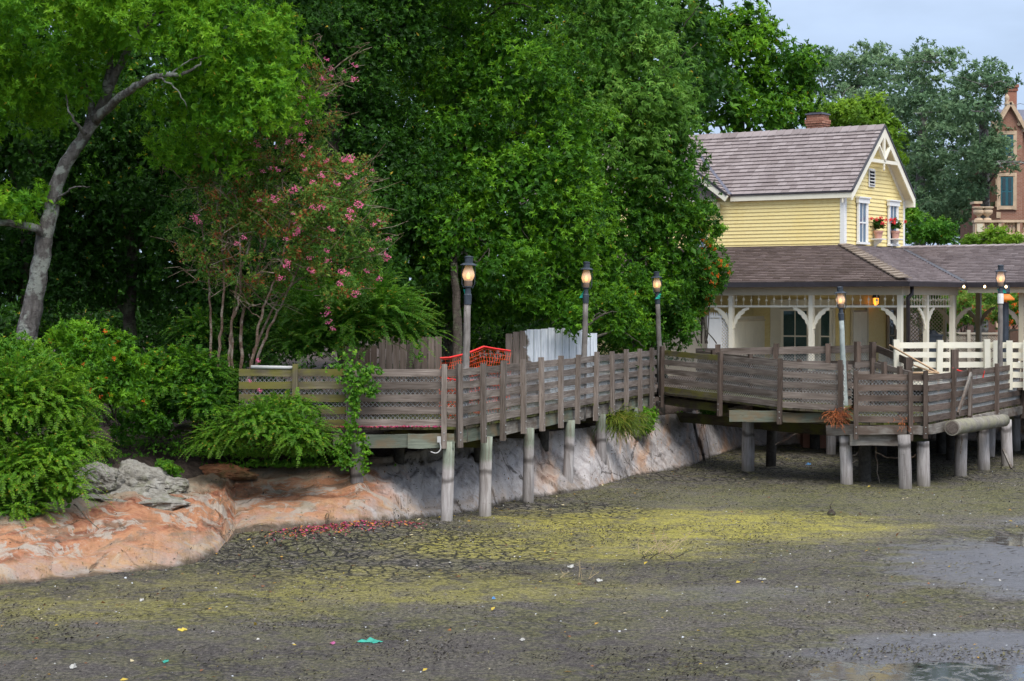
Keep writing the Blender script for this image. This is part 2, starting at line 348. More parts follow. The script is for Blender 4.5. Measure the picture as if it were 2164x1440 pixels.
M['leaf_light'] = leafm('light_drooping_leaf', [(0, (.035, .12, .014)), (.5, (.08, .21, .024)), (.93, (.16, .33, .045)), (.985, (.18, .35, .05)), (1, (.5, .3, .02))])
M['leaf_far'] = leafm('hazed_grey_oak_leaf', [(0, (.08, .155, .075)), (.5, (.13, .225, .11)), (1, (.22, .32, .16))], .3)  # oaks' own grey green, with distance haze put into the leaf colour
M['leaf_fern'] = leafm('bright_frond_leaf', [(0, (.03, .12, .010)), (.5, (.07, .21, .014)), (.9, (.16, .33, .02)), (.985, (.2, .38, .02)), (1, (.4, .3, .03))])
M['leaf_lime'] = leafm('lime_leaf', [(0, (.07, .17, .012)), (.5, (.14, .27, .02)), (1, (.24, .40, .03))])
M['leaf_myrtle'] = leafm('myrtle_leaf', [(0, (.05, .14, .02)), (.5, (.11, .23, .03)), (.80, (.20, .30, .05)), (.90, (.28, .17, .05)), (1, (.42, .10, .04))])
M['grass_olive'] = leafm('olive_grass', [(0, (.05, .09, .015)), (.45, (.13, .20, .02)), (.75, (.28, .27, .05)), (1, (.42, .33, .12))])
M['petal_pink'] = leafm('pink_petal', [(0, (.80, .10, .28)), (1, (.92, .32, .48))], .4)
M['petal_orange'] = leafm('orange_petal', [(0, (.75, .12, .02)), (1, (.85, .25, .03))], .3)
M['petal_red'] = leafm('red_petal', [(0, (.7, .03, .03)), (1, (.8, .10, .12))], .2)
M['litter'] = leafm('litter_flakes', [(0, (.03, .026, .024)), (.18, (.065, .056, .05)), (.36, (.15, .14, .06)), (.6, (.24, .215, .185)), (.72, (.17, .08, .04)), (.82, (.35, .14, .05)), (.9, (.45, .33, .05)), (.96, (.5, .48, .44)), (1, (.55, .58, .62))], .1, .8)
M['petal_fall'] = leafm('fallen_petals', [(0, (.35, .04, .12)), (.5, (.55, .08, .2)), (.7, (.4, .12, .03)), (1, (.5, .25, .05))], .1, .8)

# ------------------------------------------------------------------ terrain
# (px, shoreline py, shoreline z, bank-top py, bank-top z)
ST = [(-1500, 1290, .05, 1150, .8), (-300, 1262, .05, 1110, .8), (0, 1238, .05, 1085, .85), (90, 1230, .05, 1068, .88), (180, 1219, .05, 1050, .9), (283, 1208, .05, 1035, .95), (353, 1200, .05, 1020, .95),
      (416, 1188, .06, 1010, 1.), (462, 1168, .10, 1002, 1.), (486, 1142, .17, 997, 1.), (500, 1124, .24, 994, 1.), (560, 1119, .28, 990, 1.02), (624, 1115, .30, 987, 1.05), (755, 1106, .30, 976, 1.15),
      (830, 1100, .25, 962, 1.2), (900, 1092, .15, 948, 1.25), (1000, 1080, .08, 932, 1.3), (1060, 1064, .05, 926, 1.3), (1130, 1050, .05, 918, 1.3), (1245, 1035, .05, 902, 1.3),
      (1335, 1007, .05, 887, 1.3), (1400, 995, .05, 878, 1.3), (1462, 985, .05, 870, 1.3), (1500, 966, .05, 866, 1.22), (1570, 945, .1, 858, 1.2), (1700, 937, .1, 852, 1.2), (1900, 932, .1, 850, 1.2), (2300, 930, .1, 850, 1.2), (3900, 930, .1, 850, 1.2)]
def resample(pts, n):
    pts = np.array(pts, float); d = np.r_[0, np.cumsum(np.linalg.norm(np.diff(pts[:, :2], axis=0), axis=1))]
    t = np.linspace(0, d[-1], n); return np.stack([np.interp(t, d, pts[:, k]) for k in range(pts.shape[1])], 1), t
base = [tuple(at(s[0], s[1], z=s[2])) for s in ST]; top = [tuple(at(s[0], s[3], z=s[4])) for s in ST]
BASE = np.array(base)
both, arc = resample([b + t for b, t in zip(base, top)], 1500)
keep = (both[:, 0] > -16) & (both[:, 0] < 30)
both, arc = both[keep], arc[keep]
MOUNDS = [(at(x, y, z=0).x, at(x, y, z=0).y) for x, y in ((1581, 1000), (1786, 1027), (1910, 1035), (1950, 1030), (2032, 1010), (2077, 997), (2094, 969), (2125, 985), (2146, 955), (1632, 990), (1828, 1022))] + [(at(949, 900, Y=37.25).x, 37.25), (at(1028, 900, Y=38.6).x, 38.6), (at(1118, 900, Y=41.3).x, 41.3)]
BASINS = [(10.6, 35.6, 2.3, 1.6), (5.3, 22.5, 1.9, 1.0)]
def lake_z(X, Y):
    X = np.asarray(X, float); Y = np.asarray(Y, float)
    bd = np.full(X.shape, 1e9); bz = np.zeros(X.shape)
    for i in range(1, len(BASE) - 1):
        a = BASE[i]; b = BASE[i + 1]; ab = b[:2] - a[:2]; t = np.clip(((X - a[0]) * ab[0] + (Y - a[1]) * ab[1]) / (ab @ ab), 0, 1)
        d = np.hypot(X - a[0] - t * ab[0], Y - a[1] - t * ab[1]); z = a[2] + t * (b[2] - a[2]); m = d < bd; bd = np.where(m, d, bd); bz = np.where(m, z, bz)
    mound = np.zeros(X.shape)
    for px_, py_ in MOUNDS: mound = np.maximum(mound, .04 * np.exp(-((X - px_) ** 2 + (Y - py_) ** 2) / .16))
    bas = np.zeros(X.shape)
    for px_, py_, rx_, ry_ in BASINS: bas = np.maximum(bas, np.exp(-(((X - px_) / rx_) ** 2 + ((Y - py_) / ry_) ** 2) ** 1.5))
    return mound - .07 * bas + bz * np.exp(-bd / 1.3) + .08 * (fbm(X * .45, Y * .45, 3, 3) - .45) + .045 * (fbm(X * 1.8, Y * 1.8, 3, 8) - .45)
def grid_mesh(name, P, mat, uv=None, kind='structure', parent=None):
    n, m = P.shape[:2]; V = P.reshape(-1, 3); i = np.arange(n - 1)[:, None] * m + np.arange(m - 1)[None]; q = np.stack([i, i + 1, i + m + 1, i + m], -1).reshape(-1, 4)
    me = bpy.data.meshes.new(name); me.vertices.add(len(V)); me.vertices.foreach_set('co', V.astype(np.float32).ravel())
    me.loops.add(q.size); me.loops.foreach_set('vertex_index', q.astype(np.int32).ravel()); me.polygons.add(len(q)); me.polygons.foreach_set('loop_start', np.arange(0, q.size, 4, dtype=np.int32))
    me.update(calc_edges=True); me.polygons.foreach_set('use_smooth', np.ones(len(q), bool)); me.materials.append(mat)
    if uv is not None:
        u = me.uv_layers.new(name='UVMap'); u.data.foreach_set('uv', uv.reshape(-1, 2)[q.ravel()].astype(np.float32).ravel())
    o = link(name, me, parent); 
    if kind: o['kind'] = kind
    return o
def mud_mat():
    g = G('lakebed_mud'); P = g.coord('World')
    def ell(cx, cy, rx, ry, amp=.9, sc_=1.2, a=1.15, b=.55):
        v = g.coord('World', scale=(1 / rx, 1 / ry, 0), loc=(-cx / rx, -cy / ry, 0)); ln = g.new('ShaderNodeVectorMath', operation='LENGTH'); g.l(v, ln.inputs[0])
        n = g.noise(g.coord('World', scale=(.5, .9, 1)), sc_, 5, .62); e = g.math('ADD', ln.outputs['Value'], g.math('MULTIPLY', g.math('SUBTRACT', n, .5), amp)); return g.rng(e, a, b, 0, 1, True)
    fine = g.noise(g.coord('World', scale=(1.3, .8, 1)), 14, 9, .86); med = g.noise(g.coord('World', scale=(.8, .7, 1)), 2.6, 7, .74, .5); big = g.noise(g.coord('World', scale=(.5, .45, 1)), .8, 5, .6)
    c = g.ramp(fine, [(.39, (.026, .021, .018)), (.49, (.105, .09, .078)), (.60, (.27, .24, .205))])
    olive = g.ramp(fine, [(.39, (.04, .04, .018)), (.5, (.145, .14, .048)), (.62, (.29, .275, .09))])
    yel = g.ramp(fine, [(.38, (.13, .12, .03)), (.5, (.42, .37, .065)), (.60, (.62, .54, .11))])
    om = g.math('MULTIPLY', g.rng(med, .42, .56, 0, 1), g.rng(big, .36, .56, .15, .8)); c = g.mix(om, c, olive)
    am = g.math('MAXIMUM', g.math('MAXIMUM', ell(3.4, 37.9, 4.4, 3.4, .9), g.math('MULTIPLY', ell(-1.9, 29.6, 4.2, 2.2, 1.4), .5)), g.math('MAXIMUM', g.math('MULTIPLY', ell(.8, 34.2, 3.4, 2.2, 1.4), .75), g.math('MULTIPLY', ell(-6, 27.6, 4, 1.6, 1.3), .4)))
    am = g.math('MULTIPLY', am, g.rng(med, .36, .54, .25, .95)); c = g.mix(am, c, yel)
    ol2 = g.math('MULTIPLY', ell(9, 43, 8, 4, .8), g.rng(med, .35, .6, .2, .75)); c = g.mix(ol2, c, olive)
    wet = g.math('MAXIMUM', g.math('MAXIMUM', ell(8.8, 31.5, 3.0, 4.6, 1.5), ell(12.5, 37.8, 3.6, 2.2, 1.3)), g.math('MAXIMUM', ell(6.2, 24.0, 3.2, 1.9, 1.1), g.math('MULTIPLY', ell(3.4, 28.9, 1.7, .9, 1.3), .35)))
    c = g.mix(wet, c, g.ramp(fine, [(.38, (.045, .042, .044)), (.62, (.135, .13, .14))]))
    dz = g.math('MULTIPLY', g.math('MAXIMUM', ell(-1, 23.2, 7, 2.6, 1.3), g.math('MAXIMUM', ell(-6, 30, 3, 2.5, 1.3), ell(2.5, 31, 4, 1.6, 1.4))), g.rng(med, .36, .56, .9, .25)); c = g.mix(g.math('MULTIPLY', dz, .75), c, g.ramp(fine, [(.4, (.022, .017, .016)), (.6, (.12, .10, .095))]))
    # darker strings of dead weed
    dn = g.noise(g.coord('World', scale=(1.0, .8, 1), rot=(0, 0, .25)), 7, 7, .85, 1.2); c = g.mix(g.rng(dn, .54, .60, 0, .7), c, (.045, .038, .034))
    dk = g.math('MULTIPLY', g.math('SUBTRACT', 1, wet), .8)
    shore = g.math('MAXIMUM', ell(-2.3, 33.4, 3.8, 4.2, .6), g.math('MAXIMUM', ell(.8, 40.5, 2.4, 2.2, .5), ell(7, 51, 9, 6, .4)))
    cv = g.new('ShaderNodeTexVoronoi', feature='DISTANCE_TO_EDGE'); wv = g.new('ShaderNodeVectorMath', operation='ADD'); nn = g.new('ShaderNodeTexNoise'); nn.inputs['Scale'].default_value = 2.5
    g.l(P, nn.inputs['Vector']); sc2 = g.new('ShaderNodeVectorMath', operation='SCALE'); g.l(nn.outputs['Color'], sc2.inputs[0]); sc2.inputs['Scale'].default_value = .35; g.l(P, wv.inputs[0]); g.l(sc2.outputs[0], wv.inputs[1])
    g.l(wv.outputs[0], cv.inputs['Vector']); cv.inputs['Scale'].default_value = 4.2; crack = g.rng(cv.outputs['Distance'], .0, .10, 1, 0); ck = g.math('MULTIPLY', crack, g.math('MAXIMUM', g.math('MULTIPLY', shore, 1.0), g.math('MULTIPLY', g.rng(big, .45, .6), .5)))
    c = g.mix(ck, c, (.012, .010, .009))
    h = g.math('SUBTRACT', g.math('ADD', g.math('MULTIPLY', fine, .5), g.math('MULTIPLY', dn, .35)), g.math('MULTIPLY', ck, 1.2))
    rough = g.math('SUBTRACT', .9, g.math('MULTIPLY', wet, .58))
    b = g.new('ShaderNodeBump'); b.inputs['Distance'].default_value = .12; g.l(h, b.inputs['Height']); g.l(g.rng(wet, 0, 1, 1.0, .30), b.inputs['Strength'])
    return g.done(c, rough, b.outputs[0], .4)
def concrete_mat():
    g = G('painted_concrete'); P = g.coord('World'); uv = g.coord('UV'); sp = g.new('ShaderNodeSeparateXYZ'); g.l(P, sp.inputs[0]); X = sp.outputs[0]
    su = g.new('ShaderNodeSeparateXYZ'); g.l(uv, su.inputs[0]); V = g.math('MULTIPLY', su.outputs[1], 1 / 3)
    n1 = g.noise(P, .9, 5, .6); n2 = g.noise(P, 3.5, 6, .65, .5); n3 = g.noise(P, 18, 8, .82)
    grey = g.ramp(n2, [(.33, (.22, .195, .19)), (.5, (.36, .33, .325)), (.66, (.50, .47, .46))])
    sa = g.new('ShaderNodeAttribute', attribute_name='slab').outputs['Fac']; grey = g.mix(g.rng(sa, .15, .55, .75, 0), grey, g.mix(g.rng(n2, .4, .6), (.17, .155, .15), (.28, .26, .255))); grey = g.mix(g.rng(sa, .55, .9, 0, .6), grey, (.47, .44, .43))
    streak = g.noise(g.coord('UV', scale=(1.5, .35, 1), rot=(0, 0, -.75)), 1.5, 7, .72, .8)
    grey = g.mix(g.rng(streak, .57, .64, 0, .5), grey, (.18, .155, .14))
    tan = g.mix(g.rng(n2, .4, .6), (.42, .24, .15), (.55, .37, .25))
    stn = g.noise(g.coord('UV', scale=(.6, .25, 1), rot=(0, 0, -.75), loc=(3, 1, 0)), 1.0, 5, .65)
    grey = g.mix(g.math('MULTIPLY', g.rng(stn, .50, .60, 0, .85), g.rng(X, -.5, 1.5)), grey, tan)
    org = g.ramp(n2, [(.34, (.11, .042, .026)), (.48, (.25, .095, .052)), (.64, (.40, .185, .105))])
    lyr = g.noise(g.coord('UV', scale=(.35, 1.3, 1)), 1.4, 6, .68, .8); org = g.mix(g.rng(lyr, .42, .58, 0, .75), org, (.42, .21, .11)); lyr2 = g.noise(g.coord('UV', scale=(.4, 1.2, 1), loc=(7, 3, 0)), 1.7, 6, .7, 1.2); org = g.mix(g.rng(lyr2, .52, .58, 0, .75), org, (.17, .115, .08))
    lw = g.noise(P, 1.1, 7, .72, 1.2); org = g.mix(g.rng(lw, .52, .56, 0, .85), org, g.mix(g.rng(n3, .35, .6), (.22, .19, .165), (.44, .39, .33)))
    grn = g.noise(P, 2.2, 5, .6); org = g.mix(g.rng(grn, .57, .68, 0, .55), org, (.17, .15, .10))
    om = g.rng(g.math('ADD', X, g.math('MULTIPLY', n1, 2.4)), -.9, -1.6); c = g.mix(om, grey, org)
    # pale mineral band at the old water line and along the foot of the bank
    wl_ = g.noise(g.coord('UV', scale=(1.2, .5, 1)), 2.0, 6, .7); org_s = g.rng(wl_, .54, .64, 0, .7); c = g.mix(g.math('MULTIPLY', org_s, g.rng(V, .55, .9, .25, 1)), c, (.12, .095, .07)); e = g.math('ADD', V, g.math('MULTIPLY', g.math('SUBTRACT', n1, .5), .7)); c = g.mix(g.math('MULTIPLY', g.rng(e, .26, .08, 0, .6), g.rng(X, 1, -3.5, .4, 1)), c, g.mix(g.rng(n2, .4, .6), (.40, .27, .15), (.27, .24, .22)))
    e2 = g.math('ADD', V, g.math('MULTIPLY', g.math('SUBTRACT', n2, .5), .6)); c = g.mix(g.math('MULTIPLY', g.rng(e2, .66, .85, 0, .75), g.rng(X, 0, -2, .35, 1)), c, (.27, .23, .17))
    c = g.mix(g.rng(n3, .55, .66, 0, .7), c, (.07, .05, .035)); c = g.mix(g.rng(g.math('ADD', V, g.math('MULTIPLY', g.math('SUBTRACT', n2, .5), .16)), .05, .0, 0, .85), c, (.06, .052, .04)); c = g.mix(g.rng(n3, .34, .44, .45, 0), c, (.5, .44, .38))
    cv = g.vor(g.coord('World', scale=(1, 1, .6)), .75, 'DISTANCE_TO_EDGE'); nd = g.math('ADD', cv, g.math('MULTIPLY', g.math('SUBTRACT', n2, .5), .11)); ck = g.math('MULTIPLY', g.rng(g.math('ABSOLUTE', nd), 0, .012, 1, 0), g.rng(n1, .45, .6, 0, 1)); c = g.mix(g.math('MULTIPLY', ck, .8), c, (.05, .04, .03))
    h = g.math('ADD', g.math('MULTIPLY', n2, .5), g.math('MULTIPLY', n3, .22)); h = g.math('SUBTRACT', h, g.math('MULTIPLY', ck, .5)); h = g.math('SUBTRACT', h, g.math('MULTIPLY', g.rng(streak, .5, .62), .2))
    return g.done(c, .88, g.bump(h, .8, .07), .2)
def soil_mat():
    g = G('dark_soil'); n = g.noise(g.coord('World'), 7, 6, .7); c = g.ramp(n, [(.3, (.03, .022, .018)), (.6, (.085, .065, .055)), (.75, (.14, .10, .07))]); return g.done(c, .95, g.bump(n, .8, .05), .1)
M['mud'] = mud_mat(); M['concrete'] = concrete_mat(); M['soil'] = soil_mat()
xs = np.unique(np.r_[np.linspace(-300, -16, 12), np.linspace(-12, 18, 220), np.linspace(22, 300, 12)]); ys = np.unique(np.r_[np.linspace(-200, 16, 12), np.linspace(18, 50, 240), np.linspace(50.5, 66, 50)])
XX, YY = np.meshgrid(xs, ys); grid_mesh('lakebed', np.stack([XX, YY, lake_z(XX, YY)], -1), M['mud'])
# concrete bank: bulging slope lofted between shoreline and top
nv = 30; vv = np.linspace(0, 1, nv); B0 = both[:, None, :3]; T0 = both[:, None, 3:]; t = vv[None, :, None]
PB = B0 + (T0 - B0) * t
hump = np.sin(np.pi * np.clip(vv, 0, 1)) ** .7; leftw = np.clip((1.5 - both[:, 0]) / 4, 0, 1)
A, VV = np.meshgrid(arc, vv, indexing='ij')
rel = (fbm(A * .55, VV * 1.8, 4, 21) - .47) * .34 + (fbm(A * 2.2 + VV * 2, VV * 4, 3, 22) - .45) * .12
diag = np.abs(fbm(A * .8 - VV * 1.6, VV * .6, 3, 31) - .46); rel = rel - .04 * np.clip(1 - diag / .03, 0, 1) * (1 - .6 * leftw[:, None])
PB[:, :, 2] += hump * (.02 + .07 * leftw[:, None]) + rel * np.clip(vv * 5, .15, 1) * np.clip((1 - vv) * 6, .2, 1)
d_crk = np.abs(both[:, 0][:, None] + 4.86 - .1 * np.sin(VV * 9) + .0 * A); PB[:, :, 2] -= .12 * np.clip(1 - d_crk / .05, 0, 1) * np.clip(1.0 - VV * 1.8, 0, 1)
lay_ = VV * 5 + 1.6 * (fbm(A * .35, VV * 1.2, 4, 61) - .5); stp = np.floor(lay_) + np.clip((lay_ - np.floor(lay_)) * 3.2, 0, 1); PB[:, :, 2] += leftw[:, None] * .075 * (stp - lay_) ; PB[:, :, 1] -= leftw[:, None] * (.16 * (fbm(A * .9, VV * 2.5, 5, 62) - .45) + .10 * (stp - lay_))
PB[:, :, 2] += leftw[:, None] * .10 * (fbm(A * 4, VV * 9, 4, 63) - .45) * np.clip(VV * 5, .1, 1)
Sc = A + 2.0 * VV + .5 * (fbm(A * .7, VV * 1.5, 3, 41) - .5)                     # slabs lean down to the right
edges = np.cumsum(np.random.RandomState(4).uniform(.7, 2.1, 80)) - 2; sid = np.searchsorted(edges, Sc); e0 = np.r_[-5, edges, 500][sid]; frac = np.clip((Sc - e0) / 1.6, 0, 1)
hs_ = np.random.RandomState(5).uniform(-.5, 1, 100)[sid % 100]; rw = 1 - leftw[:, None]; rw = .25 + .75 * rw
PB[:, :, 2] += rw * (.08 * (1 - frac) - .03 + .04 * hs_) * np.clip(VV * 4, .35, 1) * np.clip((1 - VV) * 4, .3, 1)
PB[:, :, 1] -= rw * (.12 * (1 - frac) + .14 * hs_) * np.clip(1.15 - VV, 0, 1)
slab_t = (np.random.RandomState(6).rand(100)[sid % 100] * .75 + .25 * (1 - frac)) 
foot = PB[:, 0].copy(); foot[:, 2] -= .35; foot[:, 1] -= .02
lip = PB[:, :1].copy(); PB2 = np.concatenate([foot[:, None], PB], 1)
uv = np.stack([np.repeat(arc[:, None], nv + 1, 1), np.repeat(np.r_[-.1, vv][None] * 3.0, len(arc), 0)], -1)
cb = grid_mesh('concrete_bank', PB2, M['concrete'], uv); ca = cb.data.attributes.new('slab', 'FLOAT', 'POINT'); ca.data.foreach_set('value', np.concatenate([slab_t[:, :1], slab_t], 1).astype(np.float32).ravel())
# ground behind the bank, out to the horizon
Tn = np.array([t_ for t_ in top]); Tn[0] *= (1, 1, 1)
def scaleY(P, k, z): Q = P.copy(); Q[:, :2] *= k; Q[:, 2] = z; return Q
tt, ar2 = resample(Tn, 260); Yv = tt[:, 1]
rows = [tt - np.array([0, .02, .05]), np.c_[tt[:, 0] * (1 + .7 / Yv), Yv + .7, tt[:, 2] + .22], np.c_[tt[:, 0] * (1 + 2 / Yv), Yv + 2, np.full(len(tt), 1.6)], np.c_[tt[:, 0] * (1 + 4 / Yv), Yv + 4, np.full(len(tt), 1.72)]]
for yy in (64, 80, 120, 300, 1500): rows.append(np.c_[tt[:, 0] * yy / Yv, np.full(len(tt), yy), np.full(len(tt), 1.75)])
PG = np.stack(rows, 1); PG[:, 1:4, 2] += (fbm(PG[:, 1:4, 0] * 1.3, PG[:, 1:4, 1] * 1.3, 3, 5) - .45) * .25
grid_mesh('ground', PG, M['soil'])
# shallow water left on the mud
def puddle(cx, cy, rx, ry, z):
    g = bpy.data.materials.get('shallow_water')
    if not g:
        gg = G('shallow_water'); n = gg.noise(gg.coord('World', scale=(1, 2, 1)), 5, 4); sc_n = gg.noise(gg.coord('World', scale=(1, .8, 1)), 3, 7, .8, 1)
        gg.done(gg.mix(gg.rng(sc_n, .52, .6, 0, .8), (.035, .034, .034), (.12, .115, .08)), gg.rng(sc_n, .5, .62, .06, .6), gg.bump(n, .05, .01), .6); g = gg.m
    b = MB(); N = 64; b.add([(cx + 1.35 * rx * math.cos(2 * math.pi * i / N), cy + 1.35 * ry * math.sin(2 * math.pi * i / N), z) for i in range(N)], [list(range(N))]); o = b.make('water', g, recenter=False); o['kind'] = 'structure'; return o
for cx_, cy_, rx_, ry_ in BASINS: puddle(cx_, cy_, rx_, ry_, -.036)

# rocks
def rock(label, c, r, mat, seed, cat='rock', lay=0):
    bm = MB(); N = 64; K = 40; vs = []
    for i in range(K + 1):
        th = math.pi * i / K
        for k in range(N):
            a = 2 * math.pi * k / N; d = Vector((math.sin(th) * math.cos(a), math.sin(th) * math.sin(a), math.cos(th)))
            n = noise.fractal(d * 1.3 + Vector((seed, 0, 0)), 1, 2, 4); n2 = noise.ridged_multi_fractal(d * 3 + Vector((seed, 3, 0)), 1, 2, 4, 1, 2)
            n3_ = noise.fractal(d * 11 + Vector((0, seed, 0)), .8, 2, 4); cc = noise.voronoi(d * 2.2 + Vector((seed, seed, 0)))[0]; rr = 1 + .26 * n + .07 * (n2 - 1) + .035 * n3_ + .13 * (cc[1] - cc[0] - .3); q = Vector((d.x * r[0], d.y * r[1], d.z * r[2])) * rr
            if lay: q.z += .05 * math.sin(q.z * 22 + q.x * 2); q.x += .05 * math.sin(q.z * 25)
            vs.append(q + Vector(c))
    fs = [(i * N + k, (i + 1) * N + k, (i + 1) * N + (k + 1) % N, i * N + (k + 1) % N) for i in range(K) for k in range(N)]
    bm.add(vs, fs); o = bm.make('rock', mat, smooth=False); tag(o, label, cat); return o
def rockm(name, a, b_, c_):
    g = G(name); v = g.coord(); n = g.noise(v, 4, 6, .7, .4); c = g.ramp(n, [(.3, a), (.5, b_), (.7, c_)]); st = g.noise(g.coord(scale=(1, 1, 5)), 3, 5, .7); c = g.mix(g.rng(st, .55, .7, 0, .7), c, (.06, .055, .05))
    n5 = g.noise(v, 16, 8, .8); c = g.mix(g.rng(n5, .54, .64, 0, .7), c, tuple(x * .4 for x in a)); c = g.mix(g.rng(g.noise(v, 2.2, 5, .7), .52, .62, 0, .5), c, (.12, .13, .05)); return g.done(c, .95, g.bump(g.math('ADD', n, n5), 1.0, .05), .1)
M['rock_grey'] = rockm('grey_rock', (.16, .145, .12), (.34, .32, .28), (.47, .45, .41)); M['rock_orange'] = rockm('orange_rock', (.16, .09, .05), (.38, .17, .09), (.46, .27, .17))
def rk(px, py, Y, rx, ry, rz, lab, m, s, lay=0): p = at(px, py, Y=Y); rock(lab, p, (rx, ry, rz), m, s, lay=lay)
rk(288, 1028, 35.3, .58, .7, .40, 'largest grey boulder set on top of the orange bank', M['rock_grey'], 1.3)
rk(203, 1018, 34.6, .42, .5, .30, 'small rounded grey rock left of the largest boulder', M['rock_grey'], 4.2)
rk(250, 1062, 34.5, 1.05, .9, .24, 'long layered grey rock ledge under the boulders', M['rock_grey'], 7.7, 1)
rk(450, 1000, 37.6, .80, .5, .17, 'orange rock slab right of the weed tuft at the bank top', M['rock_orange'], 2.9)
rk(352, 1030, 35.4, .40, .5, .22, 'dark weathered grey stone beside the weed tuft', M['rock_grey'], 9.1)

# ------------------------------------------------------------------ boardwalk, dock
def seg_pts(a, b, n): return [a.lerp(b, i / n) for i in range(n + 1)]
V3 = Vector
class Walk:
    def __init__(s, name, label, cat, loc): s.r = thing(name, label, cat, loc)
    def deck(s, outer, inner, m, step=.15, th=.05):
        b = MB(); 
        for (o0, o1), (i0, i1) in zip(zip(outer, outer[1:]), zip(inner, inner[1:])):
            L = max((o1 - o0).length, (i1 - i0).length); n = max(1, int(L / step))
            for k in range(n):
                g0 = (k + .02) / n; g1 = (k + .96) / n; ov = random.uniform(0, .03)
                a, c = o0.lerp(o1, g0), o0.lerp(o1, g1); d, e = i0.lerp(i1, g0), i0.lerp(i1, g1); u = (a - d).normalized() * ov; a = a + u; c = c + u
                z = V3((0, 0, th)); dz = V3((0, 0, random.uniform(-.004, .004)))
                b.hexa([p + dz for p in (a - z, c - z, e - z, d - z, a, c, e, d)])
        o = b.make('deck_planks', m, s.r); o['kind'] = 'stuff'; return o
    def beam(s, p0, p1, w, h, m, name='beam'): return board(name, s.r, p0, p1, w, h, m, warp=.008, seg=4)
    def pile(s, px, by, ptop, Y=None, r=.125, m=None, zb=None, name='piling'):
        p = at(px, by, Y=Y) if Y else at(px, by, z=.0)
        zt = ptop; b = MB(); n = 7; r *= random.uniform(.9, 1.06); lean = V3((random.uniform(-.07, .05), random.uniform(-.03, .03), 0)); pts = []
        for i in range(n + 1):
            t = i / n; pts.append(V3((p.x, p.y, p.z - .25)).lerp(V3((p.x, p.y, zt)), t) + lean * (1 - t))
        b.tube(pts, [r * (1.03 - .06 * i / n) * random.uniform(.975, 1.025) for i in range(n + 1)], 14, wob=.02)
        return b.make(name, m or M['pile'], s.r, smooth=True)
Z1 = 1.90
F1a, F1m, F1b = at(505, 907, Y=37.25), at(740, 907, Y=37.2), at(940, 907, Y=37.2)
F2a, F2b = V3((-.94, 37.32, Z1)), V3((3.72, 51.35, 1.93))
for p in (F1a, F1m, F1b): p.z = Z1
wk = Walk('boardwalk', 'grey timber boardwalk on round piles running along the concrete bank', 'boardwalk', (0, 42, .2))
in2a = F2a + V3((-2.2, 2.6, 0)); in2b = F2b + V3((-2.6, 1.4, 0))
wk.deck([F1a + V3((-1.2, 0, 0)), F1b, F2a, F2b], [F1a + V3((-1.2, 2.7, 0)), in2a + V3((-.2, 0, 0)), in2a, in2b], M['wood_edge'])
d2 = (F2b - F2a).normalized(); nrm2 = V3((d2.y, -d2.x, 0))
yb = V3((0, -.02, 0)); zb_ = V3((0, 0, -.245))
wk.beam(at(705, 932, Y=37.28), at(868, 932, Y=37.28), .12, .25, M['wood_green'])
wk.beam(at(862, 932, Y=37.22), at(960, 932, Y=37.22), .12, .27, M['wood_green'])
wk.beam(F1a + V3((0, .25, -.2)), F1a + V3((1.7, .2, -.2)), .1, .22, M['wood_edge'])
nb = 6
for i in range(nb):
    a = F2a.lerp(F2b, i / nb); c = F2a.lerp(F2b, (i + .995) / nb); o = -nrm2 * .10 + V3((0, 0, -.19 - .01 * (i % 2)))
    wk.beam(a + o, c + o, .12, .25, M['wood_pale' if i in (1, 3, 4) else 'wood_green'])
wk.beam(F2a - nrm2 * 1.5 + V3((0, 0, -.25)), F2b - nrm2 * 1.5 + V3((0, 0, -.25)), .15, .25, M['wood_edge'])
for px, py, Y in ((755, 1035, 37.3), (949, 1120, 37.25), (1028, 1093, 38.6), (1118, 1055, 41.3), (1205, 1020, 44.1), (1270, 965, 46.6), (1345, 903, 49.6)): wk.pile(px, py, 1.63, Y, .125)
for px, py, Y in ((845, 985, 39.2), (1010, 950, 41.4), (1150, 930, 44.4), (1395, 890, 52.2)): wk.pile(px, py, 1.66, Y, .12, M['pile_dark'])
# cross caps on the piles
for Y_, px in ((38.7, 1028), (41.35, 1118), (44.15, 1205), (46.65, 1270), (49.65, 1345)):
    p = at(px, 900, Y=Y_); p.z = 1.50 + .02; wk.beam(p + nrm2 * .05 + V3((0, 0, .0)), p - nrm2 * 2.6, .14, .22, M['wood_edge'], 'cross_beam')

dk = Walk('dock', 'wide timber dock platform standing on many pale piles at the right', 'dock', (10, 50, 0))
G0 = V3((3.9, 51.1, 1.92)); G1 = at(1527, 850, Y=48.8); G1.z = 1.85; G2 = at(1650, 863, Y=46.6); G2.z = 1.78; G3 = at(1783, 868, Y=46.0); G3.z = 1.72
J0 = at(1475, 800, Y=54.5); J0.z = 1.92; J1 = at(1570, 800, Y=52.3); J1.z = 1.84; J2 = at(1680, 800, Y=50.0); J2.z = 1.76; J3 = at(1800, 800, Y=49.2); J3.z = 1.70
D0, D1, D2, D3, D4, D5, D6 = [at(x, 880, Y=Y) for x, Y in ((1808, 45.4), (1925, 45.35), (1957, 45.3), (2012, 47.2), (2040, 48.4), (2103, 51.2), (2158, 54.0))]
for p in (D0, D1, D2, D3, D4, D5, D6): p.z = 1.5
D7 = V3((17.5, 60.0, 1.5))
dk.deck([G0, G1, G2, G3], [J0, J1, J2, J3], M['wood_edge'])
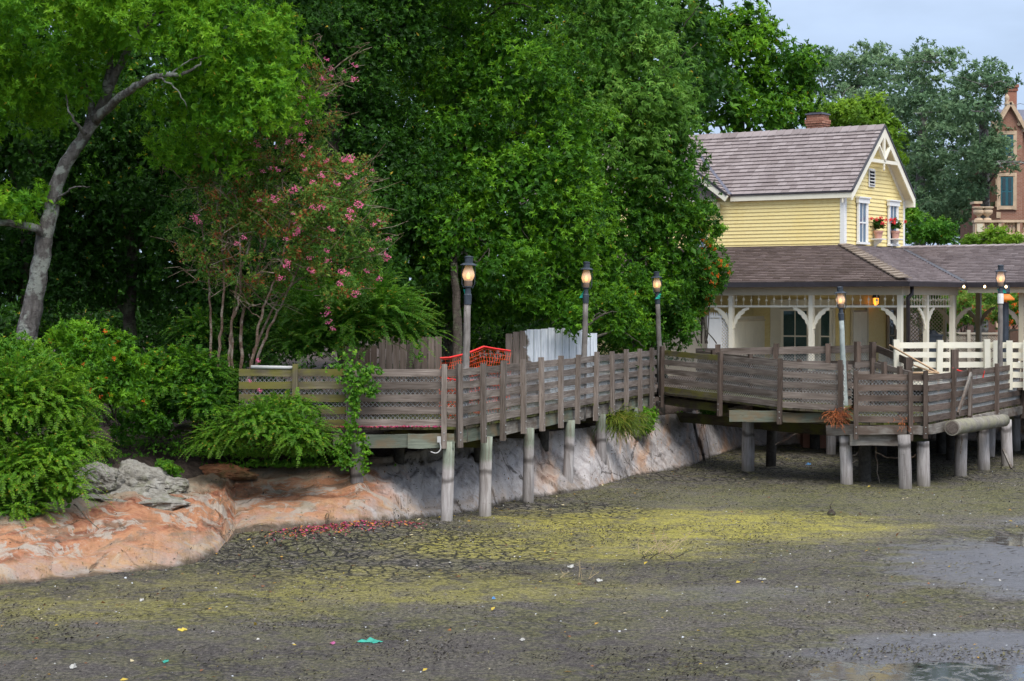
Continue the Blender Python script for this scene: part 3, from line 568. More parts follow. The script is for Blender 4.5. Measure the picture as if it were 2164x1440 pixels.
I0 = V3((7.9, 49.2, 1.5)); I1 = V3((8.6, 50.0, 1.5)); I2 = V3((9, 52, 1.5)); I3 = V3((9.4, 54, 1.5)); I4 = V3((9.8, 56, 1.5)); I5 = V3((11, 58.5, 1.5)); I6 = V3((12, 61, 1.5)); I7 = V3((14, 64, 1.5))
dk.deck([D0, D1, D2, D3, D4, D5, D6, D7], [I0, I1, I2, I3, I4, I5, I6, I7], M['wood_edge'])
# upper deck behind the cream fence and in front of the porch
dk.deck([V3((3.2, 54.6, 1.94)), V3((10.4, 54.0, 1.94)), V3((24, 52.5, 1.94))], [V3((2.6, 66, 1.94)), V3((12, 66, 1.94)), V3((24, 66, 1.94))], M['wood_dark'], .3)
B = dk.beam; z_ = lambda p, z: V3((p.x, p.y, z))
B(at(1541, 880, Y=46.95), at(1648, 880, Y=46.85), .14, .26, M['wood_green']); B(at(1655, 883, Y=46.75), at(1775, 882, Y=46.3), .14, .22, M['wood_green'])
B(z_(G0, 1.72) + V3((0, .3, 0)), z_(G1, 1.62) + V3((.1, .3, 0)), .14, .2, M['wood_edge'])
B(at(1750, 910, Y=46.2), at(1810, 908, Y=45.6), .16, .24, M['wood_pale'])
B(z_(D0, 1.33) + V3((.05, .0, 0)), z_(D1, 1.33) + V3((-.1, 0, 0)), .14, .20, M['wood_pale']); B(z_(D1, 1.33) + V3((-.02, 0.02, 0)), z_(D2, 1.33), .14, .20, M['wood_pale'])
B(z_(D0, 1.09) + V3((-.1, .16, 0)), z_(D1, 1.09) + V3((0, .16, 0)), .14, .25, M['wood_pale'])
B(z_(D1, 1.13) + V3((-.25, .45, 0)), z_(D2, 1.13) + V3((.15, .5, 0)), .14, .2, M['wood_edge'])
for a, c in ((D2, D3), (D3, D5), (D5, D6)): B(z_(a, 1.34), z_(c, 1.34), .14, .22, M['wood_pale'])
B(z_(D5, 1.12) + V3((-.5, .2, 0)), z_(D6, 1.12) + V3((-.2, .2, 0)), .14, .2, M['wood_edge'])
for i in range(5):
    a = D0.lerp(D6, i / 4) + V3((-.3, 2.0, -.3)); B(z_(a, 1.2), z_(a, 1.2) + V3((-3.5, 6, 0)), .15, .25, M['wood_edge'], 'joist')
PIL = [(1581, 1000, 1.55, 0), (1786, 1027, 1.22, 0), (1910, 1035, 1.24, 0), (1950, 1030, 1.05, 0), (2032, 1010, 1.25, 0), (2077, 997, 1.25, 0), (2094, 969, 1.2, 0), (2125, 985, 1.2, 0), (2146, 955, 1.2, 0), (1757, 962, 1.5, 0),
       (1632, 990, 1.6, 1), (1828, 1022, 1.4, 1), (1988, 958, 1.4, 1), (1720, 950, 1.5, 1), (1865, 968, 1.4, 1), (2010, 972, 1.4, 1), (1900, 985, 1.3, 1)]
for px, py, zt, dkk in PIL: dk.pile(px, py, zt, None, .15 if not dkk else .14, M['pile_dark'] if dkk else None)
fp = at(2048, 898, Y=48.0); a_, c_ = at(1996, 904, Y=46.1), at(2106, 888, Y=50.2)
b = MB(); pts = [a_.lerp(c_, i / 10) + V3((.16, -.08, 0)) for i in range(11)]; b.tube(pts, [.175 * (1.04 - .012 * i) for i in range(11)], 18, wob=.012)
o = b.make('log_fender', M['wood_log'], smooth=True); o.data.polygons[-1].use_smooth = False; o.data.polygons[-2].use_smooth = False
b = MB(); dx_l = (pts[0] - pts[1]).normalized(); b.tube([pts[0], pts[0] + dx_l * .012], [.155, .14], 16); b.make('log_end', M['wood'], o); tag(o, 'thick grey log slung horizontally along the outer dock edge', 'log')
# dark retaining wall under the rear of the dock
b = MB(); wpts = [at(1560, 900, Y=60.5), at(1700, 900, Y=60.8), at(1900, 900, Y=61.5), at(2500, 900, Y=62)]
for a, c in zip(wpts, wpts[1:]): b.beam(z_(a, .9), z_(c, .9), .3, 2.0)
o = b.make('retaining_wall', M['wood_dark'], None); tag(o, 'dark retaining wall in the shade under the rear of the dock', 'wall')
b = MB(); b.box(at(1727, 900, Y=58) * 1 - V3((0, 0, .0)), (.9, .6, 1.4)); o = b.make('pier_block', M['brick'], dk.r)

# ------------------------------------------------------------------ fences
WIRE = {}
def chain_link(name, parent, segs, cell=.083, r=.0062, off=V3((0, 0, 0)), m=None):
    """segs: list of (p0,p1,z0,z1 heights above deck); straight crossing wires standing in for the woven diamonds"""
    b = MB()
    for p0, p1, h0, h1 in segs:
        d = p1 - p0; L = V3((d.x, d.y, 0)).length; H = h1 - h0; n = int((L + H) / cell)
        nn = V3((d.y, -d.x, 0)).normalized()
        for k in range(n):
            for sg in (1, -1):
                s0 = k * cell - H; t0 = 0; t1 = H
                if s0 < 0: t0 = -s0
                if s0 + H > L: t1 = L - s0
                if t1 - t0 < .02: continue
                sa, sb = s0 + t0, s0 + t1
                if sg < 0: sa, sb = L - sa, L - sb
                A = p0 + d * (sa / L) + V3((0, 0, h0 + t0)) + off + nn * (.004 * sg); C = p0 + d * (sb / L) + V3((0, 0, h0 + t1)) + off + nn * (.004 * sg)
                ax = (C - A).normalized(); s1 = nn * r; s2 = ax.cross(nn) * r
                q = [A + s1, A + s2, A - s1, A - s2, C + s1, C + s2, C - s1, C - s2]
                b.add(q, [(0, 1, 5, 4), (1, 2, 6, 5), (2, 3, 7, 6), (3, 0, 4, 7)])
    if b.v:
        o = b.make(name, m or M['galv'], parent); o['kind'] = 'stuff'; return o
def fence(label, pts, posts, nr=5, H=1.08, rh=.137, pw=.10, out=None, drop=.38, above=.09, m=None, mp_=None, link_=True, span=None, mats=None, chain_h=None, group='weathered slat fences of the boardwalk and dock', wire=None, cellr=.006):
    """pts: polyline at deck level; posts: list of (seg index, t); rails run between pts, split at posts"""
    m = m or M['wood']; mp_ = mp_ or M['wood']
    ctr = sum(pts, V3((0, 0, 0))) / len(pts); root = thing('slat_fence', label, 'fence', ctr, group)
    gap = (H - nr * rh) / (nr - 1)
    for si, (a, c) in enumerate(zip(pts, pts[1:])):
        d = (c - a); nn = V3((d.y, -d.x, 0)).normalized() * (out if out else 1)
        ts = sorted([0] + [t for s_, t in posts if s_ == si and .001 < t < .999] + [1]); ts = [ts[0]] + [t for i, t in enumerate(ts[1:-1]) if (not span or i % span == span - 1)] + [ts[-1]]
        for t0, t1 in zip(ts, ts[1:]):
            for k in range(nr):
                z = .005 + rh / 2 + k * (rh + gap); mm = m
                if mats: mm = mats(si, (t0 + t1) / 2, k) or m
                j = random.uniform(-.006, .006); e = .002 / max(d.length, .1)
                board('rail_board', root, a.lerp(c, t0 + e) + V3((0, 0, z + j)) - nn * .0, a.lerp(c, t1 - e) + V3((0, 0, z + random.uniform(-.006, .006))), .04, rh * random.uniform(.97, 1.02), mm, warp=.004)
        for s_, t in posts:
            if s_ != si: continue
            p = a.lerp(c, t) + nn * (.02 + pw / 2 + .004); lx = random.uniform(-.012, .012)
            z0 = -drop * random.uniform(.9, 1.08) if drop > .05 else -drop
            board('post', root, p + V3((-lx, 0, z0)), p + V3((lx, 0, H + above * random.uniform(.7, 1.2))), pw, pw, mp_ if not mats else (mats(si, t, -1) or mp_), up=tuple(nn), warp=.005)
            bl = MB()
            for zz in (-.10, -.24):
                if -zz < drop: bl.lathe([(0, .0), (.016, 0), (.016, .008), (0, .012)], 6, (0, 0, 0)); 
            if bl.v:
                bb = MB(); 
                for zz in (-.10, -.24): 
                    q = p + nn * (pw / 2 + .003) + V3((0, 0, zz)); bb.box(q, (.025, .025, .02))
                bo = bb.make('bolt', M['galv'], root)
    if link_:
        s2 = []
        for a, c in zip(pts, pts[1:]): s2.append((a, c, .02, chain_h or H - .02))
        d = pts[1] - pts[0]; nn = V3((d.y, -d.x, 0)).normalized() * (out if out else 1)
        chain_link('chain_link', root, s2, off=-nn * .035, m=wire, r=cellr)
    return root
PXT = lambda a, c, px: None
def tpx(a, c, px):
    """parameter along a->c seen at photo column px"""
    k = (px - CX) / F; 
    # (a.x + t dx) = k (a.y + t dy) approximately
    return (k * a.y - a.x) / ((c.x - a.x) - k * (c.y - a.y))
m1 = lambda si, t, k: (M['wood_mossy'] if t < .5 else (M['wood'] if k != -1 else M['wood'])) if si == 0 else None
tM = tpx(F1a, F1b, 740)
def mats1(si, t, k):
    if si == 0: return M['wood_mossy'] if t < .53 else M['wood']
fence('mossy left end of the boardwalk fence, with a green creeper on its middle post', [F1a, F1b], [(0, tpx(F1a, F1b, x)) for x in (625, 738, 939)], mats=mats1)
b = MB(); b.tube([at(530, 776, Y=37.2) + V3((0, .03, 0)), at(628, 778, Y=37.2) + V3((0, .03, 0))], .035, 10); o = b.make('conduit', M['pvc'], smooth=True); tag(o, 'grey pipe lying along the top of the mossy fence end', 'pipe')
fence('corner piece of fence between the mossy fence and the first lamp post', [F1b + V3((.02, 0, 0)), F2a + V3((-.02, 0, 0))], [(0, .82)], link_=True)
P2 = [1014, 1056, 1099, 1138, 1178.6, 1214.7, 1253.8, 1288, 1318, 1347, 1372]
fence('long grey slat fence of many posts from the first lamp post back to the third', [F2a, F2b], [(0, tpx(F2a, F2b, x)) for x in P2], cellr=.0055)
b = MB(); b
pc = at(1403.5, 840, Y=51.2); pc.z = 1.93
fence('long sloping dark fence of five rails from the third lamp post down to the dock', [pc, G1, G2, G3], [(0, 0.0), (1, 0.0), (2, 0.0), (2, .96)], m=M['wood'], mp_=M['wood_dark'], drop=.42, mats=lambda si, t, k: M['wood_mossy'] if si == 0 and k in (0, 4) else None)
fence('dark fence on the front edge of the dock facing the lakebed', [D0, D2], [(0, .0), (0, tpx(D0, D2, 1924)), (0, .985)], m=M['wood_dark'], mp_=M['wood_dark'], H=1.10)
fence('dark fence with a leaning diagonal brace on the right edge of the dock', [D2 + V3((.05, .02, 0)), D3, D5, D6], [(0, .93), (1, .33), (1, .97), (2, .97)], m=M['wood_dark'], mp_=M['wood_dark'])
rt = [o for o in bpy.data.objects if o.get('label', '').startswith('dark fence with a leaning')][0]
board('brace', rt, D3 + V3((.12, -.1, .1)), D3.lerp(D5, .30) + V3((.1, -.12, 1.02)), .05, .1, M['wood_pale']); board('gate_stile', rt, D3.lerp(D5, .27) + V3((.1, -.1, 0)), D3.lerp(D5, .27) + V3((.1, -.1, .95)), .06, .08, M['wood'], up=(1, 0, 0))
fence('low inner fence behind the ramp, wire mesh showing above the front', [J0, J1, J2, J3], [(0, .4), (1, .2), (2, .1), (2, .9)], m=M['wood'], mp_=M['wood_dark'], drop=.05, H=1.0, chain_h=1.0)
Q0, Q1, Q2 = at(1806, 880, Y=49.1), at(1842, 880, Y=49.2), at(1924, 880, Y=47.9); Q0.z = 1.68; Q1.z = 1.70; Q2.z = 1.5
fence('short inner fence sloping down to the right behind the front of the dock', [Q0, Q1, Q2], [(0, .98), (1, .4), (1, .8)], m=M['wood'], mp_=M['wood_dark'], drop=.05)
R0, R1, R2, R3 = at(1470, 800, Y=57.2), at(1755, 800, Y=56.3), at(1851, 800, Y=54.4), at(1928, 800, Y=52.0)
R0.z = 1.87; R1.z = 1.96; R2.z = 2.03; R3.z = 1.68
fence('rear fence of broad pale boards in front of the porch', [R0, R1, R2], [(0, .17), (0, .60), (0, .985), (1, .66), (1, .985)], nr=3, H=1.05, rh=.21, pw=.14, m=M['wood'], mp_=M['wood_dark'], drop=.05, above=.1)
fence('steep stair fence dropping from the rear deck to the dock', [R2 + V3((.03, -.03, 0)), R3], [(0, .97)], nr=3, H=1.05, rh=.19, pw=.16, m=M['wood_dark'], mp_=M['wood_dark'], drop=.1)
# cream fence
C0, C1, C2_ = at(1893, 780, Y=53.0), at(2085, 780, Y=53.0), at(2240, 780, Y=52.4)
for p in (C0, C1, C2_): p.z = 1.98
fence('cream painted five rail fence at the right beside the walkway', [C0, C1, C2_], [(0, 0.0), (0, tpx(C0, C1, 1984)), (0, .995), (1, .14), (1, .32), (1, .55), (1, .85)], nr=5, H=1.2, rh=.155, pw=.15, m=M['cream'], mp_=M['cream'], link_=False, drop=.05, above=.07, group=None)
def lattice_fence(label, a, c, z0, z1, m, group=None, post=True, cell=.09, name='lattice_fence'):
    root = thing(name, label, 'fence', (a + c) / 2); chain_link('lattice', root, [(z_(a, 0), z_(c, 0), z0 + .05, z1 - .05)], cell, .012, m=m)
    board('top_rail', root, z_(a, z1), z_(c, z1), .08, .07, m); board('bottom_rail', root, z_(a, z0), z_(c, z0), .08, .07, m)
    if post:
        for t in (0, .5, 1): p = a.lerp(c, t); board('post', root, z_(p, z0 - .2), z_(p, z1 + .12), .12, .12, m, up=(0, 1, 0))
    return root
lattice_fence('low taupe lattice fence beyond the walkway posts', at(1975, 700, Y=72), at(2120, 700, Y=71), 2.0, 3.15, M['lattice'])
lattice_fence('low lattice fence end at the right frame edge behind the cream fence', at(2130, 700, Y=69), at(2230, 700, Y=66), 2.2, 3.3, M['lattice'])
# brown post and handrails of the stairs
p = at(2017, 790, Y=50.5); o = board('post', None, z_(p, 1.5), z_(p, 3.05), .17, .17, M['wood_dark'], up=(0, 1, 0)); tag(o, 'lone square brown post in front of the cream fence', 'post')
root = thing('stair_handrail', 'thin tan handrails sloping down beside the stair fence', 'handrail', at(1955, 780, Y=52))
for (x0, y0, x1, y1) in ((1880, 730, 1983, 788), (1902, 762, 1975, 788)):
    b = MB(); b.tube([at(x0, y0, Y=53), at(x1, y1, Y=51), ], .025, 8); b.make('rail', M['tan_rail'], root, smooth=True)
b = MB(); b.tube([at(1983, 788, Y=51), z_(at(1983, 788, Y=51), 1.5)], .03, 8); b.make('post', M['tan_rail'], root, smooth=True)
b = MB(); b.tube([at(1920, 789, Y=51.2), at(1983, 788, Y=51)], .03, 8); b.make('rail', M['tan_rail'], root, smooth=True)
# white pipe at the far right of the dock
b = MB(); b.tube([at(2152, 765, Y=54), at(2164, 785, Y=54), at(2170, 810, Y=54), at(2172, 860, Y=54)], .03, 8); o = b.make('white_pipe', M['white_paint'], smooth=True); tag(o, 'thin white pipe curving over the far right fence end', 'pipe')

# plank screens behind the boardwalk
M['painted'] = painted_panel()
def screen(label, a, c, z0, z1, m, n, arch=0, name='plank_screen', group='plank screens behind the boardwalk'):
    root = thing(name, label, 'fence', z_((a + c) / 2, z0), group)
    for k in range(n):
        p = a.lerp(c, (k + .5) / n); w_ = (c - a).length / n; h = z1 + arch * math.sin(math.pi * (k + .5) / n) + random.uniform(-.02, .02)
        M4 = frame_matrix(z_(p, z0), z_(p, h), up=tuple(V3(((c - a).y, -(c - a).x, 0)).normalized())); b = MB(); b.box((0, 0, 0), (h - z0, w_ - .012, .025)); b.make('plank', m, root, M=M4)
    board('cross_rail', root, z_(a, z0 + .4) + V3((0, .04, 0)), z_(c, z0 + .4) + V3((0, .04, 0)), .04, .09, M['wood_dark'])
    return root
screen('brown weathered plank screen half hidden by fronds behind the mossy fence', at(800, 750, Y=41.5), at(934, 750, Y=41.5), 1.7, 3.52, M['wood_panel'], 9)
screen('dark plank screen at the left under the fronds', at(728, 750, Y=42.3), at(797, 750, Y=42.3), 1.7, 3.32, M['wood_dark'], 5)
PX0 = at(1125, 700, Y=47.3)
screen('plank screen painted white on its right two thirds, bare brown at the left', at(1068, 750, Y=47.2), at(1262, 750, Y=47.6), 1.7, 3.50, M['painted'], 13, .12)
# orange netting
def netting(label, pts, z0f, sag, m, cell=.07):
    root = thing('safety_netting', label, 'netting', pts[0])
    b = MB(); P = []
    for a, c in zip(pts, pts[1:]):
        n = max(2, int((c - a).length / cell)); P += [a.lerp(c, i / n) + V3((0, .04 * math.sin(i * .9), 0)) for i in range(n)]
    P.append(pts[-1]); rows = 16
    def g_(i, j): p = P[i]; t = j / rows; t = sag + (1 - sag) * t; return V3((p.x + .02 * math.sin(j * 1.3 + i * .5), p.y + .04 * math.sin(j * 1.1 + i * .3), p.z + (z0f - p.z) * t))
    for i in range(len(P)):
        for j in range(rows):
            b.beam(g_(i, j), g_(i, j + 1), .007, .009, up=(0, 1, 0.01))
            if i + 1 < len(P): b.beam(g_(i, j), g_(i + 1, j), .007, .010, up=(0, 1, .01))
    o = b.make('mesh', m, root); o['kind'] = 'stuff'
    b = MB(); b.tube([p + V3((0, -.02, 0)) for p in pts], .022, 6); b.make('top_band', M['red_tape'], root)
    return root
netting('orange safety netting with a red top band sagging behind the first lamp post', [at(930, 757, Y=40), at(950, 756, Y=40), at(985, 748, Y=40.4), at(1022, 733, Y=41), at(1050, 738, Y=41.3), at(1078, 742, Y=41.6)], 1.95, .03, M['red_mesh'])
# piles of orange netting seen through the chain link at the corner
netting('crumpled orange netting hanging behind the corner chain link', [at(941, 800, Y=37.75), at(962, 803, Y=37.8), at(982, 801, Y=38.2)], 1.92, 0, M['red_mesh'], .035)
b = MB(); b.tube([at(2013, 779, Y=50), at(2030, 785, Y=49.6), at(2045, 786, Y=49.2), at(2075, 784, Y=50.2), at(2090, 785, Y=51)], .022, 6)
for x in (2066, 2080): b.beam(at(x, 784, Y=50), at(x - 3, 800, Y=50), .03, .01, up=(0, 1, 0))
o = b.make('red_tape', M['red_tape']); tag(o, 'red tape strung loosely over the braced dock fence', 'tape')

# ------------------------------------------------------------------ lamp posts
def lamp_proto():
    r = thing('lamp_post', 'x', 'lamp post', (0, 0, 0), 'oil lantern style lamp posts')
    b = MB(); N = 8; b.tube([V3((.004 * math.sin(i * 1.9), .004 * math.cos(i * 1.3), 2.80 * i / N)) for i in range(N + 1)], [.078 - .002 * i for i in range(N + 1)], 14, wob=.03); b.make('pole', M['lamp_wood'], r, smooth=True)
    b = MB(); b.lathe([(0, 2.74), (.072, 2.74), (.075, 2.93), (.058, 2.95), (.05, 3.06), (.075, 3.08), (.075, 3.10), (0, 3.10)], 16); b.make('bracket', M['metal_dark'], r, smooth=False)
    b = MB(); b.lathe([(.078, 3.10), (.082, 3.13), (.08, 3.2), (.076, 3.21), (0, 3.21)], 16); b.make('burner', plain('burner_brass', (.16, .11, .08), .5), r, smooth=True)
    b = MB(); b.lathe([(.074, 3.205), (.092, 3.24), (.112, 3.29), (.116, 3.33), (.104, 3.39), (.082, 3.45), (.07, 3.5), (.066, 3.53)], 20); gl = b.make('globe', M['globe'], r, smooth=True)
    b = MB(); b.lathe([(0, 3.24), (.025, 3.25), (.036, 3.29), (.022, 3.34), (0, 3.38)], 10); b.make('flame', M['flame'], r, smooth=True)
    b = MB(); b.lathe([(.165, 3.505), (.168, 3.515), (.11, 3.55), (.078, 3.56), (.078, 3.66), (.086, 3.665), (.086, 3.685), (.03, 3.70), (0, 3.70)], 20); b.make('cap', M['metal_dark'], r, smooth=False)
    b = MB()
    for s in (-1, 1): b.tube([V3((s * .08, -.06, 3.06)), V3((s * .118, -.06, 3.14)), V3((s * .122, -.06, 3.40)), V3((s * .112, -.05, 3.52))], .011, 6)
    b.make('side_strap', M['metal_dark'], r)
    return r
# frosted globe: emission shows through, so keep it thin translucent
g = M['globe']; 
proto = lamp_proto()
LP = [((980, 935, 37.75), (991, 541), 'tallest lamp post standing nearest beside the fence corner, teal ribbon under its lantern'),
      ((1231, 890, 45.25), (1240, 553), 'middle lamp post half way along the boardwalk fence in front of the trees'),
      ((1397, 838, 51.7), (1387, 574), 'third lamp post leaning left at the far end of the boardwalk fence'),
      ((1787, 880, 48.8), (1775, 606), 'pale green painted lamp post leaning in front of the porch'),
      ((2113, 840, 52.2), (2115, 560), 'lamp post at the right beside the cream fence with white tape on its neck')]
for i, ((bx, by, Y), (tx, ty), lab) in enumerate(LP):
    p0 = at(bx, by, Y=Y); p1 = at(tx, ty, Y=Y); ax = (p1 - p0); s = ax.length / 3.70
    Q = ax.to_track_quat('Z', 'X').to_matrix().to_4x4() @ Matrix.Rotation(random.uniform(-.4, .4), 4, 'Z') if i else ax.to_track_quat('Z', 'X').to_matrix().to_4x4()
    Mx = Matrix.Translation(p0) @ Q @ Matrix.Scale(1, 4)
    Mx = Mx @ Matrix.Diagonal((.95 + .05 * (i == 0), .95 + .05 * (i == 0), s, 1))
    if i == 0: r = proto; r.matrix_basis = Mx; WM[r.name] = Mx; r['label'] = lab
    else: r = copy_tree(proto, Mx, lab)
    if i == 3:
        for c in [k for k in bpy.data.objects if k.parent == r and k.name.startswith('pole')]: c.data = c.data.copy(); c.data.materials[0] = M['pole_paint']
    if i == 4:
        b = MB(); b.lathe([(.082, 2.62), (.084, 2.8), (.08, 2.9)], 12); n_ = b.make('tape_band', M['white_paint'], r, M=Mx)
    # ribbons
    if i != 3:
        q = Mx @ V3((.06, -.09, 3.02)); b = MB(); sgn = (1, -1, -1, 0, 1)[i]
        for k in range(2):
            w0 = .02; L_ = (.19, .16, .12, 0, .12)[i]; dx = (.05 + .03 * k) * sgn
            pts = [q, q + V3((dx * .5, -.01, -L_ * .5)), q + V3((dx, -.015 * k, -L_))]
            for a, c, wa, wc in zip(pts, pts[1:], (w0, .035), (.035, .045)): b.add([a + V3((-wa, 0, 0)), a + V3((wa, 0, 0)), c + V3((wc, .01, 0)), c + V3((-wc, -.01, 0))], [(0, 1, 2, 3)])
        b.box(q, (.05, .03, .03))
        if i == 4: b.add([q + V3((0, 0, .0)), q + V3((.18, -.02, -.02)), q + V3((.22, 0, -.1)), q + V3((.06, 0, -.1))], [(0, 1, 2, 3)])
        o = b.make('ribbon', M['ribbon']); tag(o, 'teal ribbon tied under the lantern of ' + ('the nearest, tallest lamp post', 'the middle lamp post before the trees', 'the third lamp post at the fence end', '', 'the right lamp post by the cream fence')[i], 'ribbon', 'teal ribbons on the lamp posts')

# ------------------------------------------------------------------ house
TH = .6095; U = V3((-math.cos(TH), math.sin(TH), 0)); W_ = V3((math.sin(TH), math.cos(TH), 0)); HC = V3((10.562, 63.5, 0))
def hp(a, b, z): return HC + U * a + W_ * b + V3((0, 0, z))
GW, EZ, RZ, ZB, OV, EV = 4.61, 7.78, 10.0, 6.08, .34, .13
PE, PZ, WS = -3.91, 4.845, .37
house = thing('yellow_house', 'yellow two storey clapboard house with slate roof, brick chimney and deep porch', 'house', hp(0, 0, 1.95))
AL = 9.5
# plain inner walls (behind the boards)
b = MB(); b.hexa([hp(a, b_, z) for z in (1.9, EZ) for a, b_ in ((.06, .06), (AL, .06), (AL, GW - .06), (.06, GW - .06))])
gpoly = [hp(.06, .06, EZ - .05), hp(.06, GW - .06, EZ - .05), hp(.06, GW / 2, RZ - .16)]; b.prism(gpoly, U * 1.0)
b.make('wall', M['yellow'], house)

def siding(p_of, z0, z1, n, x0f, x1f, nrm, m, parent=house, th=.03):
    """lap boards: x0f/x1f give the start/end along the wall for a height z; nrm outwards"""
    h = (z1 - z0) / n
    for k in range(n):
        za, zb2 = z0 + k * h, z0 + (k + 1) * h + .012
        a0, a1, b0, b1 = x0f(za), x1f(za), x0f(zb2), x1f(zb2)
        if a1 - a0 < .05: continue
        mb = MB(); o_ = nrm * .012; t_ = nrm * (.012 + th)
        q = [p_of(a0, za) + o_, p_of(a1, za) + o_, p_of(a1, za) + t_, p_of(a0, za) + t_, p_of(b0, zb2) + o_ * .3, p_of(b1, zb2) + o_ * .3, p_of(b1, zb2) + o_ * 1.2, p_of(b0, zb2) + o_ * 1.2]
        mb.hexa(q); mb.make('siding_board', m, parent)
nf = -W_; ng = -U
siding(lambda x, z: hp(x, 0, z), ZB - .05, EZ - .22, 13, lambda z: .09, lambda z: AL, nf, M['yellow'])
def ghalf(z): return 0 if z <= EZ - .1 else min(GW / 2, (z - (EZ - .1)) / (RZ - EZ) * (GW / 2))
siding(lambda x, z: hp(0, x, z), ZB - .1, RZ - .15, 30, lambda z: max(.09, ghalf(z)), lambda z: GW - max(.06, ghalf(z)), ng, M['yellow'])
siding(lambda x, z: hp(0, x, z), 1.95, 4.65, 20, lambda z: .09, lambda z: GW - .06, ng, M['yellow']); siding(lambda x, z: hp(x, 0, z), 1.95, 4.65, 20, lambda z: .09, lambda z: 3.2, nf, M['yellow'])
def hb(name, c0, c1, m, parent=house):
    """box spanning (a,b,z)->(a,b,z) in the house frame"""
    b = MB(); a0, b0, z0 = c0; a1, b1, z1 = c1; b.hexa([hp(a, b_, z) for z in (z0, z1) for a, b_ in ((a0, b0), (a0, b1), (a1, b1), (a1, b0))]); return b.make(name, m, parent)
hb('corner_trim', (-.05, -.05, 5.95), (.10, -.0, EZ - .1), M['white_paint']); hb('corner_trim', (-.055, -.045, 5.95), (-.005, .12, EZ - .1), M['white_paint'])
hb('corner_trim', (-.055, GW - .09, 5.95), (0, GW + .03, EZ - .1), M['white_paint'])
# fascia, soffit, rake boards
hb('fascia', (-OV, -EV - .03, EZ - .20), (4.0, -EV, EZ - .02), M['cream']); hb('eave_edge', (-OV - .03, -EV - .06, EZ - .03), (4.0, -EV, EZ + .035), M['gutter'])
hb('soffit', (-OV, -EV, EZ - .20), (4.0, 0, EZ - .18), M['cream'])
sl_ = (RZ - EZ) / (GW / 2 + EV)
def rake(side, name, a0, a1, dz0, dz1, m):
    e = -EV - .02 if side < 0 else GW + EV + .02; mid = GW / 2; b = MB()
    q = []
    for a in (a0, a1):
        q += [hp(a, e, EZ + dz0), hp(a, mid, RZ + dz0), hp(a, mid, RZ + dz1), hp(a, e, EZ + dz1)]
    b.add(q, [(0, 1, 2, 3), (7, 6, 5, 4), (0, 4, 5, 1), (1, 5, 6, 2), (2, 6, 7, 3), (3, 7, 4, 0)]); b.make(name, m, house)
for s in (-1, 1):
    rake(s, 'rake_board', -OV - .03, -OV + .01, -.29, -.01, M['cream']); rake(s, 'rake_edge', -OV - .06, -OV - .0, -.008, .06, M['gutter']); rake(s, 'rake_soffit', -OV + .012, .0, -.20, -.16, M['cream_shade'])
    rake(s, 'frieze_board', -.05, -.01, -.36, -.155, M['cream'])
hb('eave_return', (-OV - .03, GW + .02, EZ - .32), (0, GW + EV + .04, EZ - .02), M['cream'])
# gable ornament
b = MB(); am = -OV - .0; mid = GW / 2; zc = 8.85
b.beam(hp(am, mid - 1.0, zc), hp(am, mid + 1.0, zc), .06, .11); b.make('gable_tie', M['cream'], house)
b = MB(); b.beam(hp(am, mid, zc - .02), hp(am, mid, RZ - .2), .06, .12, up=tuple(W_)); b.make('king_post', M['cream'], house)
for s in (-1, 1): b = MB(); b.beam(hp(am, mid, zc + .05), hp(am, mid + s * .42, zc + .50), .06, .11, up=tuple(U)); b.make('strut', M['cream'], house)
b = MB(); b.lathe([(0, -.28), (.03, -.26), (.045, -.2), (.02, -.15), (.05, -.1), (.03, -.05), (.03, 0)], 10, hp(am, mid, zc - .02)); b.make('pendant', M['cream'], house, smooth=True)
for s in (-1, 1):
    e = mid + s * .62; b = MB(); b.prism([hp(am + .02, e, zc), hp(am + .02, mid + s * 1.25, zc - .05 - .6), hp(am + .02, mid + s * 1.15, zc - .7)], U * -.02)
